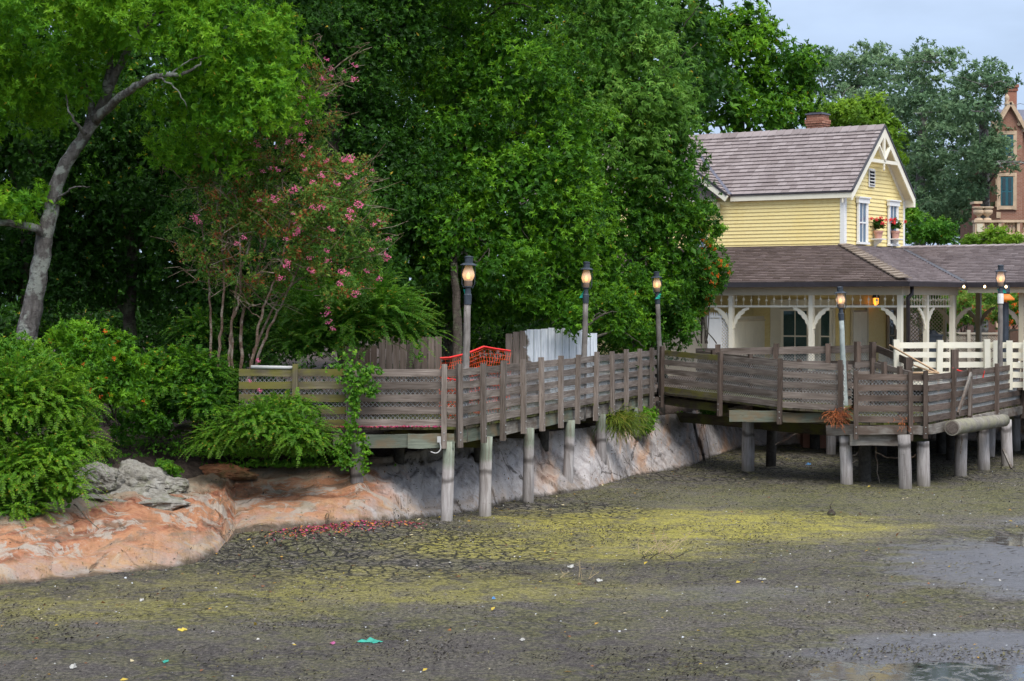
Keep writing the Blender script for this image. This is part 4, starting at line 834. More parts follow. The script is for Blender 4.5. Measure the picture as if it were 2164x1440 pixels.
# vent
vz0, vz1 = 8.02, 8.62; hb('vent_frame', (-.075, mid - .55, vz0), (-.045, mid - .10, vz1), M['white_paint']); hb('vent_back', (-.080, mid - .50, vz0 + .05), (-.076, mid - .15, vz1 - .05), M['interior'])
for k in range(5): b = MB(); z = vz0 + .09 + k * .11; b.beam(hp(-.10, mid - .51, z), hp(-.10, mid - .14, z), .05, .02, up=tuple(V3((0, 0, 1)) - U * .6)); b.make('louvre', M['white_paint'], house)
def window(of, x0, x1, z0, z1, nrm, parent, mf, mg, cols=2, rows=2, head=.16, fr=.09, name='window', mull=.028, curtain=False, hproj=.05):
    """of(x,z)->point on wall; builds frame > panes, sash bars, head, sill"""
    def bx(n, xa, xb, za, zb2, d0, d1, m, par):
        b = MB(); b.hexa([of(x, z) + nrm * d for z in (za, zb2) for x, d in ((xa, d0), (xb, d0), (xb, d1), (xa, d1))]); return b.make(n, m, par)
    w_ = bx(name, x0 - fr, x0, z0, z1, .02, .09, mf, parent)
    bx('jamb', x1, x1 + fr, z0, z1, .02, .09, mf, w_); bx('head', x0 - fr - hproj, x1 + fr + hproj, z1, z1 + head, .02, .12, mf, w_)
    if head > .12: bx('head_cap', x0 - fr - hproj - .03, x1 + fr + hproj + .03, z1 + head, z1 + head + .04, .02, .16, mf, w_)
    bx('sill', x0 - fr - .03, x1 + fr + .03, z0 - .07, z0, .02, .14, mf, w_)
    for i in range(cols):
        for j in range(rows):
            xa = x0 + (x1 - x0) * i / cols; xb = x0 + (x1 - x0) * (i + 1) / cols; za = z0 + (z1 - z0) * j / rows; zb2 = z0 + (z1 - z0) * (j + 1) / rows
            bx('pane', xa + .003, xb - .003, za + .003, zb2 - .003, .045, .05, mg, w_)
    if curtain: bx('curtain', x0, x1, z0, z1, .0405, .041, M['curtain'], w_)
    bx('interior', x0, x1, z0, z1, .035, .04, M['interior'] if not curtain else M['interior'], w_)
    for i in range(1, cols): xm = x0 + (x1 - x0) * i / cols; bx('muntin', xm - mull / 2, xm + mull / 2, z0, z1, .05, .068, mf, w_)
    for j in range(1, rows): zm = z0 + (z1 - z0) * j / rows; bx('sash_rail', x0, x1, zm - mull * .8, zm + mull * .8, .052, .075, mf, w_)
    bx('stile', x0, x0 + .04, z0, z1, .05, .07, mf, w_); bx('stile', x1 - .04, x1, z0, z1, .05, .07, mf, w_)
    return w_
def bpx(px, a=0.0):
    k = (px - CX) / F; p0 = hp(a, 0, 0); return (k * p0.y - p0.x) / (W_.x - k * W_.y)
def apx(px, b_=0.0):
    k = (px - CX) / F; p0 = hp(0, b_, 0); return (k * p0.y - p0.x) / (U.x - k * U.y)
def zpx(py, p): return CAMZ - (py - 643) * p.y / F
gface = lambda x, z: hp(-.045, x, z)
for xl, xr in ((1808.5, 1824), (1873.5, 1888)):
    x0, x1 = bpx(xl), bpx(xr); window(gface, x0, x1, 6.20, 7.46, ng, house, M['white_paint'], M['glass_blue'], 2, 2)
# pots on shelves
for i, px in enumerate((1842.5, 1878.5)):
    x = bpx(px) ; c = hp(-.22, x, 0); zs = zpx(505, c)
    sh = thing('wall_shelf', ('left', 'right')[i] and ('small white wall shelf between the two upper gable windows', 'small white wall shelf in front of the right upper gable window')[i], 'shelf', z_(c, zs), 'bracket shelves on the gable'); 
    b = MB(); b.hexa([hp(a, x + s, zs + d) for d in (-.03, 0) for a, s in ((-.40, -.24), (-.06, -.24), (-.06, .24), (-.40, .24))]); b.make('shelf_top', M['white_paint'], sh)
    b = MB(); b.prism([hp(-.07, x - .03, zs - .03), hp(-.36, x - .03, zs - .03), hp(-.30, x - .03, zs - .12), hp(-.16, x - .03, zs - .2), hp(-.07, x - .03, zs - .34)], W_ * .06); b.make('bracket', M['white_paint'], sh)
    pt = thing('flower_pot', ('left terracotta pot of red geraniums on the gable wall', 'right terracotta pot of red geraniums before the right gable window')[i], 'flower pot', z_(c, zs), 'geranium pots on the gable')
    b = MB(); b.lathe([(0, .004), (.105, .004), (.145, .2), (.165, .2), (.168, .26), (.14, .262), (.135, .23), (0, .225)], 16, z_(c, zs)); b.make('pot', M['terracotta'], pt, smooth=False)
    POTS = globals().setdefault('POTS', []); POTS.append((z_(c, zs + .26), pt))

# shingled roofs
class Roof:
    def __init__(s): s.items = []
    def plane(s, P, sdir, udir, nrm, tmax, lo, hi, m, expo=.19, th=.042, wid=(.24, .36)):
        """P origin at eave; rows run along sdir, climb along udir"""
        n = int(round(tmax / expo)); expo = tmax / n
        for r in range(n):
            t0, t1 = r * expo, (r + 1) * expo; l0, l1, h0, h1 = lo(t0), lo(t1), hi(t0), hi(t1); x = min(l0, l1) - random.uniform(0, .3)
            while x < max(h0, h1):
                w = random.uniform(*wid); a, c = x, x + w; x = c
                q0, q1 = max(a + .004, l0), min(c - .004, h0); q2, q3 = max(a + .004, l1), min(c - .004, h1)
                if q1 - q0 < .02 and q3 - q2 < .02: continue
                if q1 < q0: q0 = q1 = (q0 + q1) / 2
                if q3 < q2: q2 = q3 = (q2 + q3) / 2
                j = random.uniform(-.008, .008); lift = random.uniform(0, .008)
                bo = lambda s_, t_, z: P + sdir * s_ + udir * t_ + nrm * z
                v = [bo(q0, t0 + j, .0), bo(q1, t0 + j, .0), bo(q3, t1 + .03, -.01), bo(q2, t1 + .03, -.01), bo(q0, t0 + j, th + lift), bo(q1, t0 + j, th + lift), bo(q3, t1 + .03, .004), bo(q2, t1 + .03, .004)]
                ctr = sum(v, V3((0, 0, 0))) / 8; px = CX + F * ctr.x / ctr.y; py = 643 - F * (ctr.z - CAMZ) / ctr.y
                vis = 0 if px > 2175 or py < 0 or px < 1478 else (c - a)
                s.items.append((vis / ctr.y, v, m, random.random()))
    def build(s, parent, name, limit=300):
        s.items.sort(key=lambda i: -i[0]); rest = {}
        for k, (vis, v, m, t) in enumerate(s.items):
            if k < limit and vis > 0:
                b = MB(); b.tint = t; b.hexa(v); b.make(name, m, parent, tint=True)
            else:
                b = rest.setdefault(m.name, (MB(), m))[0]; b.tint = t; b.hexa(v)
        for b, m in rest.values(): o = b.make(name + 's', m, parent, tint=True); o['kind'] = 'stuff'
rb = MB(); sd_ = (hp(0, GW / 2, RZ) - hp(0, -EV, EZ)); L1 = sd_.length; ud = sd_.normalized(); nr = U.cross(ud); nr = nr if nr.z > 0 else -nr
rb.prism([hp(-OV, -EV, EZ), hp(AL + 3, -EV, EZ), hp(AL + 3, GW / 2, RZ), hp(-OV, GW / 2, RZ)], V3((0, 0, -.08))); rb.prism([hp(-OV, GW + EV, EZ), hp(AL + 3, GW + EV, EZ), hp(AL + 3, GW / 2, RZ), hp(-OV, GW / 2, RZ)], V3((0, 0, -.08)))
roof = rb.make('roof', M['shingle'], house, tint=True)
XS = .71; vs_ = XS / sl_     # cross gable pitch and how the valley runs
R_ = Roof(); R_.plane(hp(-OV, -EV, EZ), U, ud, nr, L1, lambda t: 0, lambda t: min(AL + 3, OV + 4.0 + t / L1 * (RZ - EZ) / XS), M['shingle'])
# cross gable slope: eave line a=4.0 running back along W_, climbing towards +U
uc = (U + V3((0, 0, XS))).normalized(); nc = W_.cross(uc); nc = nc if nc.z > 0 else -nc; Lc = 3.2 / U.dot(uc)
R_.plane(hp(4.0, -EV - .25, EZ - .02), W_, uc, nc, Lc, lambda t: 0, lambda t: .25 + .02 + t * uc.z / sl_, M['shingle'])
R_.build(roof, 'shingle', 300)
b = MB(); b.prism([hp(4.0, -EV - .25, EZ - .03), hp(7.2, -EV - .25, EZ - .03 + 3.2 * XS), hp(7.2, 3.4, EZ - .03 + 3.2 * XS)], V3((0, 0, -.05))); b.make('cross_gable_deck', M['shingle'], house, tint=True)
b = MB(); b.beam(hp(4.0, -EV - .05, EZ + .03), hp(7.2, -EV + 3.2 * XS / sl_, EZ + .03 + 3.2 * XS), .13, .04); b.make('valley', M['flash'], house)
b = MB(); b.beam(hp(4.0, -EV - .28, EZ - .13), hp(7.2, -EV - .28, EZ - .13 + 3.2 * XS), .05, .19); b.make('rake_board', M['cream'], house)
b = MB(); b.beam(hp(3.98, -EV - .29, EZ - .0), hp(7.2, -EV - .29, EZ + 3.2 * XS), .07, .07); b.make('rake_edge', M['gutter'], house)
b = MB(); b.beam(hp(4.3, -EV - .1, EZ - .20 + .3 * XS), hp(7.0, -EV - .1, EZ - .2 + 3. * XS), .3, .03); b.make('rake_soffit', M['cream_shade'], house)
b = MB(); b.beam(hp(4.6, -.06, EZ - .12), hp(7, -.06, EZ - .12), .08, .10); b.make('frieze_board', M['cream'], house)
b = MB(); b.prism([hp(4.45, -.02, EZ - .25), hp(4.45, -.32, EZ - .2), hp(4.45, -.02, EZ - .75)], U * .1); b.make('eave_bracket', M['cream'], house)
# ridge caps
n = 34
for k in range(n):
    a0 = -OV - .02 + k * .30; b = MB(); b.tint = random.random()
    for s in (-1, 1):
        q = [hp(a, GW / 2 + s * w_, RZ + z + dz) for dz in (0, .03) for a, w_, z in ((a0, 0, .04 + .02), (a0 + .32, 0, .04), (a0 + .32, .2, .04 - .2 * sl_), (a0, .2, .06 - .2 * sl_))]; b.hexa(q)
    b.make('ridge_cap', M['shingle'], house, tint=True)
window(lambda x, z: hp(x, -.045, z), apx(1492, 0), apx(1474, 0), 5.9, 7.1, nf, house, M['white_paint'], M['glass_blue'], 2, 2)
# chimney
ch_c = hp(apx(1727, GW / 2 + .5), GW / 2 + .5, 0); ch = None
b = MB(); ac = (ch_c - HC).dot(U); bc = (ch_c - HC).dot(W_)
def chb(h, z0, z1): b2 = MB(); b2.hexa([hp(ac + x * h, bc + y * h, z) for z in (z0, z1) for x, y in ((-1, -1), (-1, 1), (1, 1), (1, -1))]); return b2
ch = chb(.265, 9.3, 10.56).make('chimney', M['mortar'], house)
zc0 = 9.5; row = 0; z = zc0
while z < 10.54:
    cap = 10.20 < z < 10.36; hw = .28 + (.05 if cap else 0) + (.025 if 10.12 < z <= 10.2 else 0); 
    for face in range(4):
        n_b = 3; Lw = 2 * hw / n_b
        for k in range(-1, n_b):
            x0 = -hw + (k + (.5 if row % 2 else 0) + (1 if not row % 2 else .5) * 0) * Lw; x1 = x0 + Lw
            x0 = max(x0, -hw); x1 = min(x1, hw)
            if x1 - x0 < .03: continue
            if face in (2, 3): continue
            b2 = MB(); q = []
            for zz in (z + .006, z + .069):
                for x, y in ((x0 + .005, -hw), (x1 - .005, -hw), (x1 - .005, -hw + .06), (x0 + .005, -hw + .06)):
                    q.append(hp(ac + x, bc + y, zz) if face == 0 else hp(ac + y, bc + x, zz))
            b2.hexa(q); b2.make('brick', M['brick'], ch)
    z += .075; row += 1
b2 = chb(.32, 10.56, 10.60); b2.make('chimney_cap', M['flash'], ch); chb(.22, 10.60, 10.64).make('flue', M['gutter'], ch)

M['hip_tile'] = shingle('hip_tile', (.20, .155, .12), (.33, .27, .22))
# porch roof: front slope, hip, side slope
porch_rise = ZB - PZ; run = 3.91
def tri_plane(P, sd2, climb, L, lo, hi, m, R, expo=.175): 
    nn = sd2.cross(climb); nn = nn if nn.z > 0 else -nn; R.plane(P, sd2, climb, nn, L, lo, hi, m, expo, .05)
Rp = Roof(); cf = (W_ * run + V3((0, 0, porch_rise))); Lf = cf.length
tri_plane(hp(PE, PE, PZ), U, cf.normalized(), Lf, lambda t: t / Lf * run, lambda t: 3.91 + 9.5, M['shingle_brown'], Rp)
cs = (U * run + V3((0, 0, porch_rise)));
tri_plane(hp(PE, PE, PZ), W_, cs.normalized(), Lf, lambda t: t / Lf * run, lambda t: 4.28 + t / Lf * 4.1, M['shingle'], Rp)
b = MB(); b.prism([hp(PE, PE, PZ - .01), hp(AL, PE, PZ - .01), hp(AL, 0, ZB - .01), hp(0, 0, ZB - .01)], V3((0, 0, -.06))); b.prism([hp(PE, PE, PZ - .01), hp(0, 0, ZB - .01), hp(0, 4.4, ZB - .01), hp(PE, WS, PZ - .01)], V3((0, 0, -.06)))
proof = b.make('porch_roof', M['shingle_brown'], house, tint=True); Rp.build(proof, 'shingle', 300)
n = 17
for k in range(n - 1):
    t0 = k / n; t1 = (k + 1.15) / n; A = hp(PE * (1 - t0), PE * (1 - t0), PZ + porch_rise * t0); C = hp(PE * (1 - t1), PE * (1 - t1), PZ + porch_rise * t1); b = MB(); b.tint = random.random()
    for sv in (U, W_):
        w_ = .30; dr = V3((0, 0, 0.0)); q = [A + V3((0, 0, .15)), C + V3((0, 0, .10)), C + sv * w_ + V3((0, 0, .085)), A + sv * w_ + V3((0, 0, .13))]; q = [p + V3((0, 0, -.02)) for p in q] + [p + V3((0, 0, .015)) for p in q]; b.hexa(q)
    b.make('hip_cap', M['hip_tile'], house, tint=True)
# gutter, fascia, posts
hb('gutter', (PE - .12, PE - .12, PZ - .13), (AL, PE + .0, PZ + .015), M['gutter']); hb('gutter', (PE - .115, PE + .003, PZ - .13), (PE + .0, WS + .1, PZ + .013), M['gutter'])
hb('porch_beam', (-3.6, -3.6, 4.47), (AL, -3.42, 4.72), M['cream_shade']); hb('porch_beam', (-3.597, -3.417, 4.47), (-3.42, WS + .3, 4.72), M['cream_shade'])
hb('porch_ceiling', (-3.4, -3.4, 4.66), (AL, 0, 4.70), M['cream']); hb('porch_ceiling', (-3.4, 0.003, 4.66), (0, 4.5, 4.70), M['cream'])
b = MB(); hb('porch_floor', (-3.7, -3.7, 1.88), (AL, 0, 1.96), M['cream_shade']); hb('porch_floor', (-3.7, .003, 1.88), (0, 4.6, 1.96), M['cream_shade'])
PF = [(-3.5, -3.5), (apx(1715, -3.5), -3.5), (apx(1546, -3.5), -3.5), (apx(1546, -3.5) + 2.85, -3.5), (-3.5, -3.5 + 1.9), (-3.5, .42)]
def ppost(a, b_): return hb('porch_post', (a - .07, b_ - .07, 1.95), (a + .07, b_ + .07, 4.47), M['cream'])
for k, (a, b_) in enumerate(PF): ppost(a, b_)
ZR0, ZR1 = 4.10, 4.16
hb('spindle_rail', (-3.42, -3.53, ZR0), (AL, -3.47, ZR1), M['cream']); hb('spindle_rail', (-3.53, -3.42, ZR0), (-3.47, .3, ZR1), M['cream'])
def spindle(p, k):
    b = MB(); b.lathe([(.010, ZR1), (.010, 4.27 + .03 * (k % 2)), (.04, 4.30 + .03 * (k % 2)), (.04, 4.33 + .03 * (k % 2)), (.010, 4.36 + .03 * (k % 2)), (.010, 4.47)], 8, p); b.make('spindle', M['cream'], house)
a = -3.28; k = 0
while a < 5.6: spindle(hp(a, -3.5, 0), k); a += .262; k += 1
b_ = -3.28; 
while b_ < .3: spindle(hp(-3.5, b_, 0), k); b_ += .2; k += 1
def bracket(a, b_, d, m=None, parent=house):
    """scalloped curved corner bracket springing from a post in direction d"""
    top = [(0.07, 0), (.62, 0), (.60, -.07), (.53, -.08), (.51, -.15), (.44, -.17), (.40, -.25), (.33, -.28), (.29, -.37), (.23, -.42), (.20, -.52), (.14, -.57), (.12, -.66), (.07, -.66)]
    inner = [(.07, -.5), (.13, -.34), (.24, -.2), (.4, -.1), (.55, -.05)]
    out = [(.07, 0), (.60, 0), (.60, -.06), (.48, -.10), (.45, -.17), (.36, -.22), (.31, -.30), (.24, -.36), (.20, -.45), (.14, -.52), (.13, -.62), (.07, -.64)]
    sd3 = V3((0, 0, 1)).cross(d) * .04; b = MB(); c = hp(a, b_, ZR0)
    # ring strips between outer scallop and a hollow arc
    O = [(.60, -.0), (.60, -.07), (.47, -.11), (.44, -.19), (.34, -.24), (.30, -.33), (.22, -.38), (.19, -.48), (.13, -.54), (.12, -.64), (.07, -.66)]
    I = [(.52, 0.0), (.50, -.02), (.40, -.05), (.34, -.10), (.26, -.14), (.21, -.21), (.15, -.26), (.12, -.34), (.09, -.42), (.07, -.5), (.07, -.56)]
    for (o0, o1), (i0, i1) in zip(zip(O, O[1:]), zip(I, I[1:])): b.prism([c + d * p[0] + V3((0, 0, p[1])) - sd3 / 2 for p in (o0, o1, i1, i0)], sd3)
    b.make('bracket', m or M['cream'], parent)
for k, (a, b_) in enumerate(PF[:4]):
    if k: bracket(a, b_, -U)
    bracket(a, b_, U)
bracket(-3.5, -1.6, -W_); bracket(-3.5, -1.6, W_)
# downspout
b = MB(); dx_ = hp(-3.78, -3.3, 0); b.tube([z_(dx_, 4.72), z_(dx_, 4.5), z_(hp(-3.72, -3.45, 0), 4.38) + V3((.0, 0, 0)), z_(hp(-3.66, -3.3, 0), 4.2), z_(hp(-3.66, -3.3, 0), 1.96)], .06, 10); b.make('downspout', M['gutter'], house, smooth=True)
# ground floor front: bay windows, door, sconce, screens
ff = lambda x, z: hp(x, -.05, z)
hb('window_casing', (.25, -.10, 1.96), (2.55, -.045, 4.35), M['cream'])
fb = lambda x, z: hp(x, -.10, z)
window(fb, apx(1712), apx(1658), 2.35, 3.98, nf, house, M['cream'], M['clear'], 2, 2, head=.06, fr=.05, curtain=True)
window(fb, apx(1760), apx(1737), 2.35, 3.98, nf, house, M['cream'], M['clear'], 1, 2, head=.06, fr=.05, curtain=True)
gf = lambda x, z: hp(-.045, x, z)
# door
x0, x1 = bpx(1797), bpx(1826)
def gbx(n, xa, xb, za, zb2, d0, d1, m, par): b = MB(); b.hexa([hp(-d, x, z) for z in (za, zb2) for x, d in ((xa, d0), (xb, d0), (xb, d1), (xa, d1))]); return b.make(n, m, par)
dr = gbx('door', x0, x1, 1.96, 4.0, .05, .09, M['taupe'], house)
for k in range(5): gbx('door_plank', x0 + (x1 - x0) * k / 5 + .008, x0 + (x1 - x0) * (k + 1) / 5 - .008, 2.0, 3.95, .091, .105, M['cream'], dr)
gbx('door_handle', x0 + .08, x0 + .11, 2.9, 3.0, .105, .15, M['metal_dark'], dr); gbx('door_frame', x0 - .1, x0, 1.96, 4.1, .05, .12, M['cream_shade'], house); gbx('door_frame', x1, x1 + .1, 1.96, 4.1, .05, .12, M['cream_shade'], house); gbx('door_frame', x0 - .1, x1 + .1, 4.1, 4.2, .05, .12, M['cream_shade'], house)
window(gf, bpx(1873), bpx(1885), 2.3, 4.0, ng, house, M['taupe'], M['glass'], 1, 2, head=.1, fr=.1)
# lattice panel continuing the wall plane towards the walkway
lt = thing('lattice_screen', 'tall tan diamond lattice screen at the right end of the porch', 'screen', hp(-.6, GW, 1.95))
chain_link('lattice', lt, [(hp(-.1, GW, 0), hp(-1.45, GW, 0), 2.0, 4.35)], .13, .014, m=M['cream_shade'])
for a0 in (-.1, -1.5): b = MB(); b.hexa([hp(a0 + s, GW + t, z) for z in (1.95, 4.4) for s, t in ((-.05, -.05), (-.05, .05), (.05, .05), (.05, -.05))]); b.make('frame', M['cream_shade'], lt)
b = MB(); b.beam(hp(-.1, GW, 2.0), hp(-1.45, GW, 2.0), .06, .14); b.make('frame', M['cream_shade'], lt)
# sconce
c = hp(-.28, bpx(1834), 0); zs = zpx(636, c)
scn = thing('wall_lantern', 'lit amber wall lantern beside the porch door with a yellow tag', 'lantern', z_(c, zs))
b = MB(); b.lathe([(0, -.16), (.05, -.14), (.085, -.08), (.09, .08), (.06, .1), (0, .1)], 10, z_(c, zs)); b.make('lamp_shade', M['amber'], scn, smooth=True)
b = MB(); b.lathe([(.12, .09), (.125, .12), (.09, .2), (.11, .22), (.09, .33), (0, .36)], 10, z_(c, zs)); b.lathe([(0, -.24), (.02, -.2), (.06, -.16)], 8, z_(c, zs))
b.beam(z_(c, zs + .28), z_(hp(-.05, bpx(1834), 0), zs + .28), .05, .05)
for k in range(5): an = k * 1.256; b.beam(z_(c, zs - .16) + V3((.095 * math.cos(an), .095 * math.sin(an), 0)), z_(c, zs + .1) + V3((.1 * math.cos(an), .1 * math.sin(an), 0)), .01, .01, up=(0, 1, 0))
b.make('lantern_cage', M['metal_dark'], scn)
b = MB(); q = z_(c, zs - .14) + V3((.10, -.1, 0)); b.add([q, q + V3((.04, 0, 0)), q + V3((.10, 0, -.17)), q + V3((.0, 0, -.19))], [(0, 1, 2, 3)]); b.make('tag', M['yellow_tag'], scn)
# cream screens on the left of the porch
s1 = thing('porch_screen', 'bright cream panel screen with small lattice at the left porch post', 'screen', hp(2.6, -3.45, 1.95))
aL, aR = apx(1500, -3.45), apx(1547, -3.45) + .08
b = MB(); b.hexa([hp(a, -3.46 + d, z) for z in (1.95, 3.75) for a, d in ((aL, 0), (aL - .36, 0), (aL - .36, .04), (aL, .04))]); b.make('panel', M['white_paint'], s1)
am_ = aL - .36; chain_link('lattice', s1, [(hp(am_ - .05, -3.45, 0), hp(aR, -3.45, 0), 2.0, 3.72)], .10, .02, m=M['white_paint'])
for a in (aL + .04, am_ - .03, aR): b = MB(); b.hexa([hp(a + s, -3.47 + t, z) for z in (1.95, 3.8) for s, t in ((-.035, 0), (-.035, .07), (.035, .07), (.035, 0))]); b.make('stile', M['white_paint'], s1)
b = MB(); b.beam(hp(aL + .06, -3.44, 3.80), hp(aR - .03, -3.44, 3.80), .08, .06); b.make('top_rail', M['white_paint'], s1)
k = aR
while k < aL + .05: b = MB(); b.prism([hp(k, -3.46, 3.83), hp(k + .06, -3.46, 3.83), hp(k + .055, -3.46, 3.90), hp(k + .03, -3.46, 3.95), hp(k + .005, -3.46, 3.90)], W_ * .025); b.make('picket', M['white_paint'], s1); k += .085
s2 = thing('porch_screen', 'shaded cream board screen curving back behind the left porch post', 'screen', hp(2.6, -1.8, 1.95))
A0, A1 = (aR - .05, -3.3), (2.75, -.15)
for k in range(8):
    t0, t1 = k / 8, (k + 1) / 8; b = MB(); a0 = A0[0] + (A1[0] - A0[0]) * t0; a1 = A0[0] + (A1[0] - A0[0]) * t1; b0 = A0[1] + (A1[1] - A0[1]) * t0; b1 = A0[1] + (A1[1] - A0[1]) * t1
    b.beam(hp(a0, b0, 2.8), hp(a1 - .01, b1 - .02, 2.8), .03 + .01 * (k % 2), 1.7); b.make('board', M['cream'], s2)
b = MB(); b.beam(hp(A0[0], A0[1], 3.68), hp(A1[0], A1[1], 3.68), .09, .06); b.make('top_rail', M['cream_shade'], s2)
for k in range(30):
    t = (k + .5) / 30; b = MB(); c = hp(A0[0] + (A1[0] - A0[0]) * t, A0[1] + (A1[1] - A0[1]) * t, 3.71); b.box(c + V3((0, 0, .05)), (.04, .03, .1)); b.make('picket', M['cream_shade'], s2)
o = hb('utility_wall', (aL + .08, -3.2, 1.9), (aL + 2.2, -3.1, 3.85), M['taupe'], None); tag(o, 'plain grey wall left of the cream porch screen behind the leaves', 'wall')

# covered walkway to the right of the porch
wkr = thing('covered_walkway', 'covered walkway with brown shingle roof and tan posts joining the porch at the right', 'walkway', hp(-8, 4.4, 1.95))
WA = PE - 11; Rw = Roof(); cw = (W_ * 4.03 + V3((0, 0, porch_rise))); Lw = cw.length
tri_plane(hp(WA, WS, PZ), U, cw.normalized(), Lw, lambda t: 0, lambda t: 11 + t / Lw * 3.91, M['shingle'], Rw)
b = MB(); b.prism([hp(WA, WS, PZ - .01), hp(PE, WS, PZ - .01), hp(0, 4.4, ZB - .01), hp(WA, 4.4, ZB - .01)], V3((0, 0, -.06))); b.prism([hp(WA, 8.43, PZ - .01), hp(0, 8.43, PZ - .01), hp(0, 4.4, ZB - .01), hp(WA, 4.4, ZB - .01)], V3((0, 0, -.06)))
wr = b.make('roof', M['shingle'], wkr, tint=True); Rw.build(wr, 'shingle', 300)
for k in range(46):
    a0 = WA + k * .33; b = MB(); b.tint = random.random()
    if a0 > -.3: break
    for s in (-1, 1): q = [hp(a, 4.4 + s * w_, ZB + z + dz) for dz in (0, .03) for a, w_, z in ((a0, 0, .06), (a0 + .35, 0, .04), (a0 + .35, .18, -.01), (a0, .18, .01))]; b.hexa(q)
    b.make('ridge_cap', M['shingle'], wkr, tint=True)
b = MB(); b.beam(hp(PE, WS, PZ + .05), hp(0, 4.4, ZB + .04), .16, .03); b.make('valley', M['gutter'], wkr)
hb('gutter', (WA, WS - .12, PZ - .13), (PE - .12, WS, PZ + .01), M['gutter'], wkr); hb('fascia', (WA, WS + .02, PZ - .30), (PE - .1, WS + .12, PZ - .132), M['cream_shade'], wkr)
hb('ceiling', (WA, WS + .13, 4.68), (PE, 8.4, 4.71), M['taupe'], wkr)
for px, b_ in ((2014, .8), (2068, 7.9), (2160, .8), (2225, 7.9), (2280, .8)):
    a = apx(px, b_); hb('post', (a - .08, b_ - .08, 1.95), (a + .08, b_ + .08, 4.68), M['taupe'] if b_ > 1 else M['cream_shade'], wkr)
    for d in (U, -U): bracket(a, b_, d, M['taupe'], wkr)
hb('spindle_rail', (WA, 7.87, 4.10), (-3, 7.93, 4.17), M['taupe'], wkr)
a = -3.2
b = MB()
while a > -9.5: b.lathe([(.012, 4.17), (.012, 4.3), (.04, 4.33), (.012, 4.37), (.012, 4.68)], 6, hp(a, 7.9, 0)); a -= .2
o = b.make('spindles', M['taupe'], wkr); o['kind'] = 'stuff'
# bulbs under the gutter
for k, px in enumerate((2037, 2081, 2126)):
    p = at(px, 606, Y=57.8 - k * .3); o = MB(); o.lathe([(0, -.045), (.03, -.03), (.035, 0), (.02, .03), (0, .04)], 8, p); ob = o.make('string_bulb', M['bulb'], None, smooth=True); tag(ob, ('small lit bulb under the gutter where the porch meets the walkway', 'small lit bulb under the walkway gutter between the two others', 'small lit bulb under the walkway gutter beside the right lamp post')[k], 'light bulb', 'small bulbs under the walkway gutter')
# hanging orange lamp on dark pole at the right
p = at(2126, 632, Y=60); hl = thing('dome_lamp', 'black pole with a wide amber dome lamp behind the right lamp post', 'lamp', z_(p, 1.95))
b = MB(); b.lathe([(.02, .16), (.12, .13), (.26, .0), (.24, -.04), (.0, -.05)], 16, p); b.make('lamp_shade', M['amber'], hl, smooth=True); M['amber2'] = emis('dim_amber', (.45, .14, .03), (1, .3, .05), .25); bpy.data.objects[[o.name for o in bpy.data.objects if o.parent == hl][0]].data.materials[0] = M['amber2']
b = MB(); b.tube([z_(p, 1.95) + V3((0.0, .1, 0)), p + V3((0.0, .1, -.1))], .11, 10); b.lathe([(.1, .15), (.12, .2), (.1, .4), (0, .42)], 12, p); b.make('pole', M['metal_dark'], hl)
# grey metal box on the cream-fence side
b = MB(); p = at(1970, 700, Y=62); b.box(z_(p, 2.55), (.55, .4, 1.3)); b.box(z_(p, 3.23), (.6, .45, .06)); b.lathe([(.2, 3.26), (.1, 3.38), (0, 3.4)], 10, z_(p, 0)); o = b.make('trash_can', M['metal_dark']); tag(o, 'dark bin standing under the walkway behind the cream fence', 'trash can')

# ------------------------------------------------------------------ brick mansion at the right
def uvbox(name, quads, m, parent):
    b = MB(); uvs = []
    for q, (uw, uh) in quads: b.add(q, [(0, 1, 2, 3)]); uvs += [(0, 0), (uw, 0), (uw, uh), (0, uh)]
    o = b.make(name, m, parent); ul = o.data.uv_layers.new(name='UVMap'); ul.data.foreach_set('uv', [c for p in uvs for c in p]); return o
YM = 112.; mp0 = at(2080, 520, Y=YM); man = thing('brick_mansion', 'tall old red brick mansion with teal windows and stone trim at the right edge', 'building', z_(mp0, 3))
def mx_(px): return at(px, 500, Y=YM).x
def mz(py): return CAMZ + (643 - py) * YM / F
X0, XC, X1 = mx_(2080), mx_(2105), mx_(2200)
Yb = YM
def wallq(xa, ya, xb, yb_, z0, z1): w = math.hypot(xb - xa, yb_ - ya); return ([(xa, ya, z0), (xb, yb_, z0), (xb, yb_, z1), (xa, ya, z1)], (w, z1 - z0))
xr = mx_(2160)
uvbox('wall', [wallq(X0, Yb + .9, XC, Yb, 2, mz(345)), wallq(XC, Yb, xr, Yb, 2, mz(278)), wallq(xr, Yb, xr, Yb + .5, 2, mz(280)), wallq(xr, Yb + .5, X1 + 3, Yb + .5, 2, mz(268)), wallq(X0, Yb + 6, X0, Yb + .9, 2, mz(345)), wallq(XC, Yb + 6, XC, Yb + .01, mz(345), mz(278))], M['brickwall'], man)
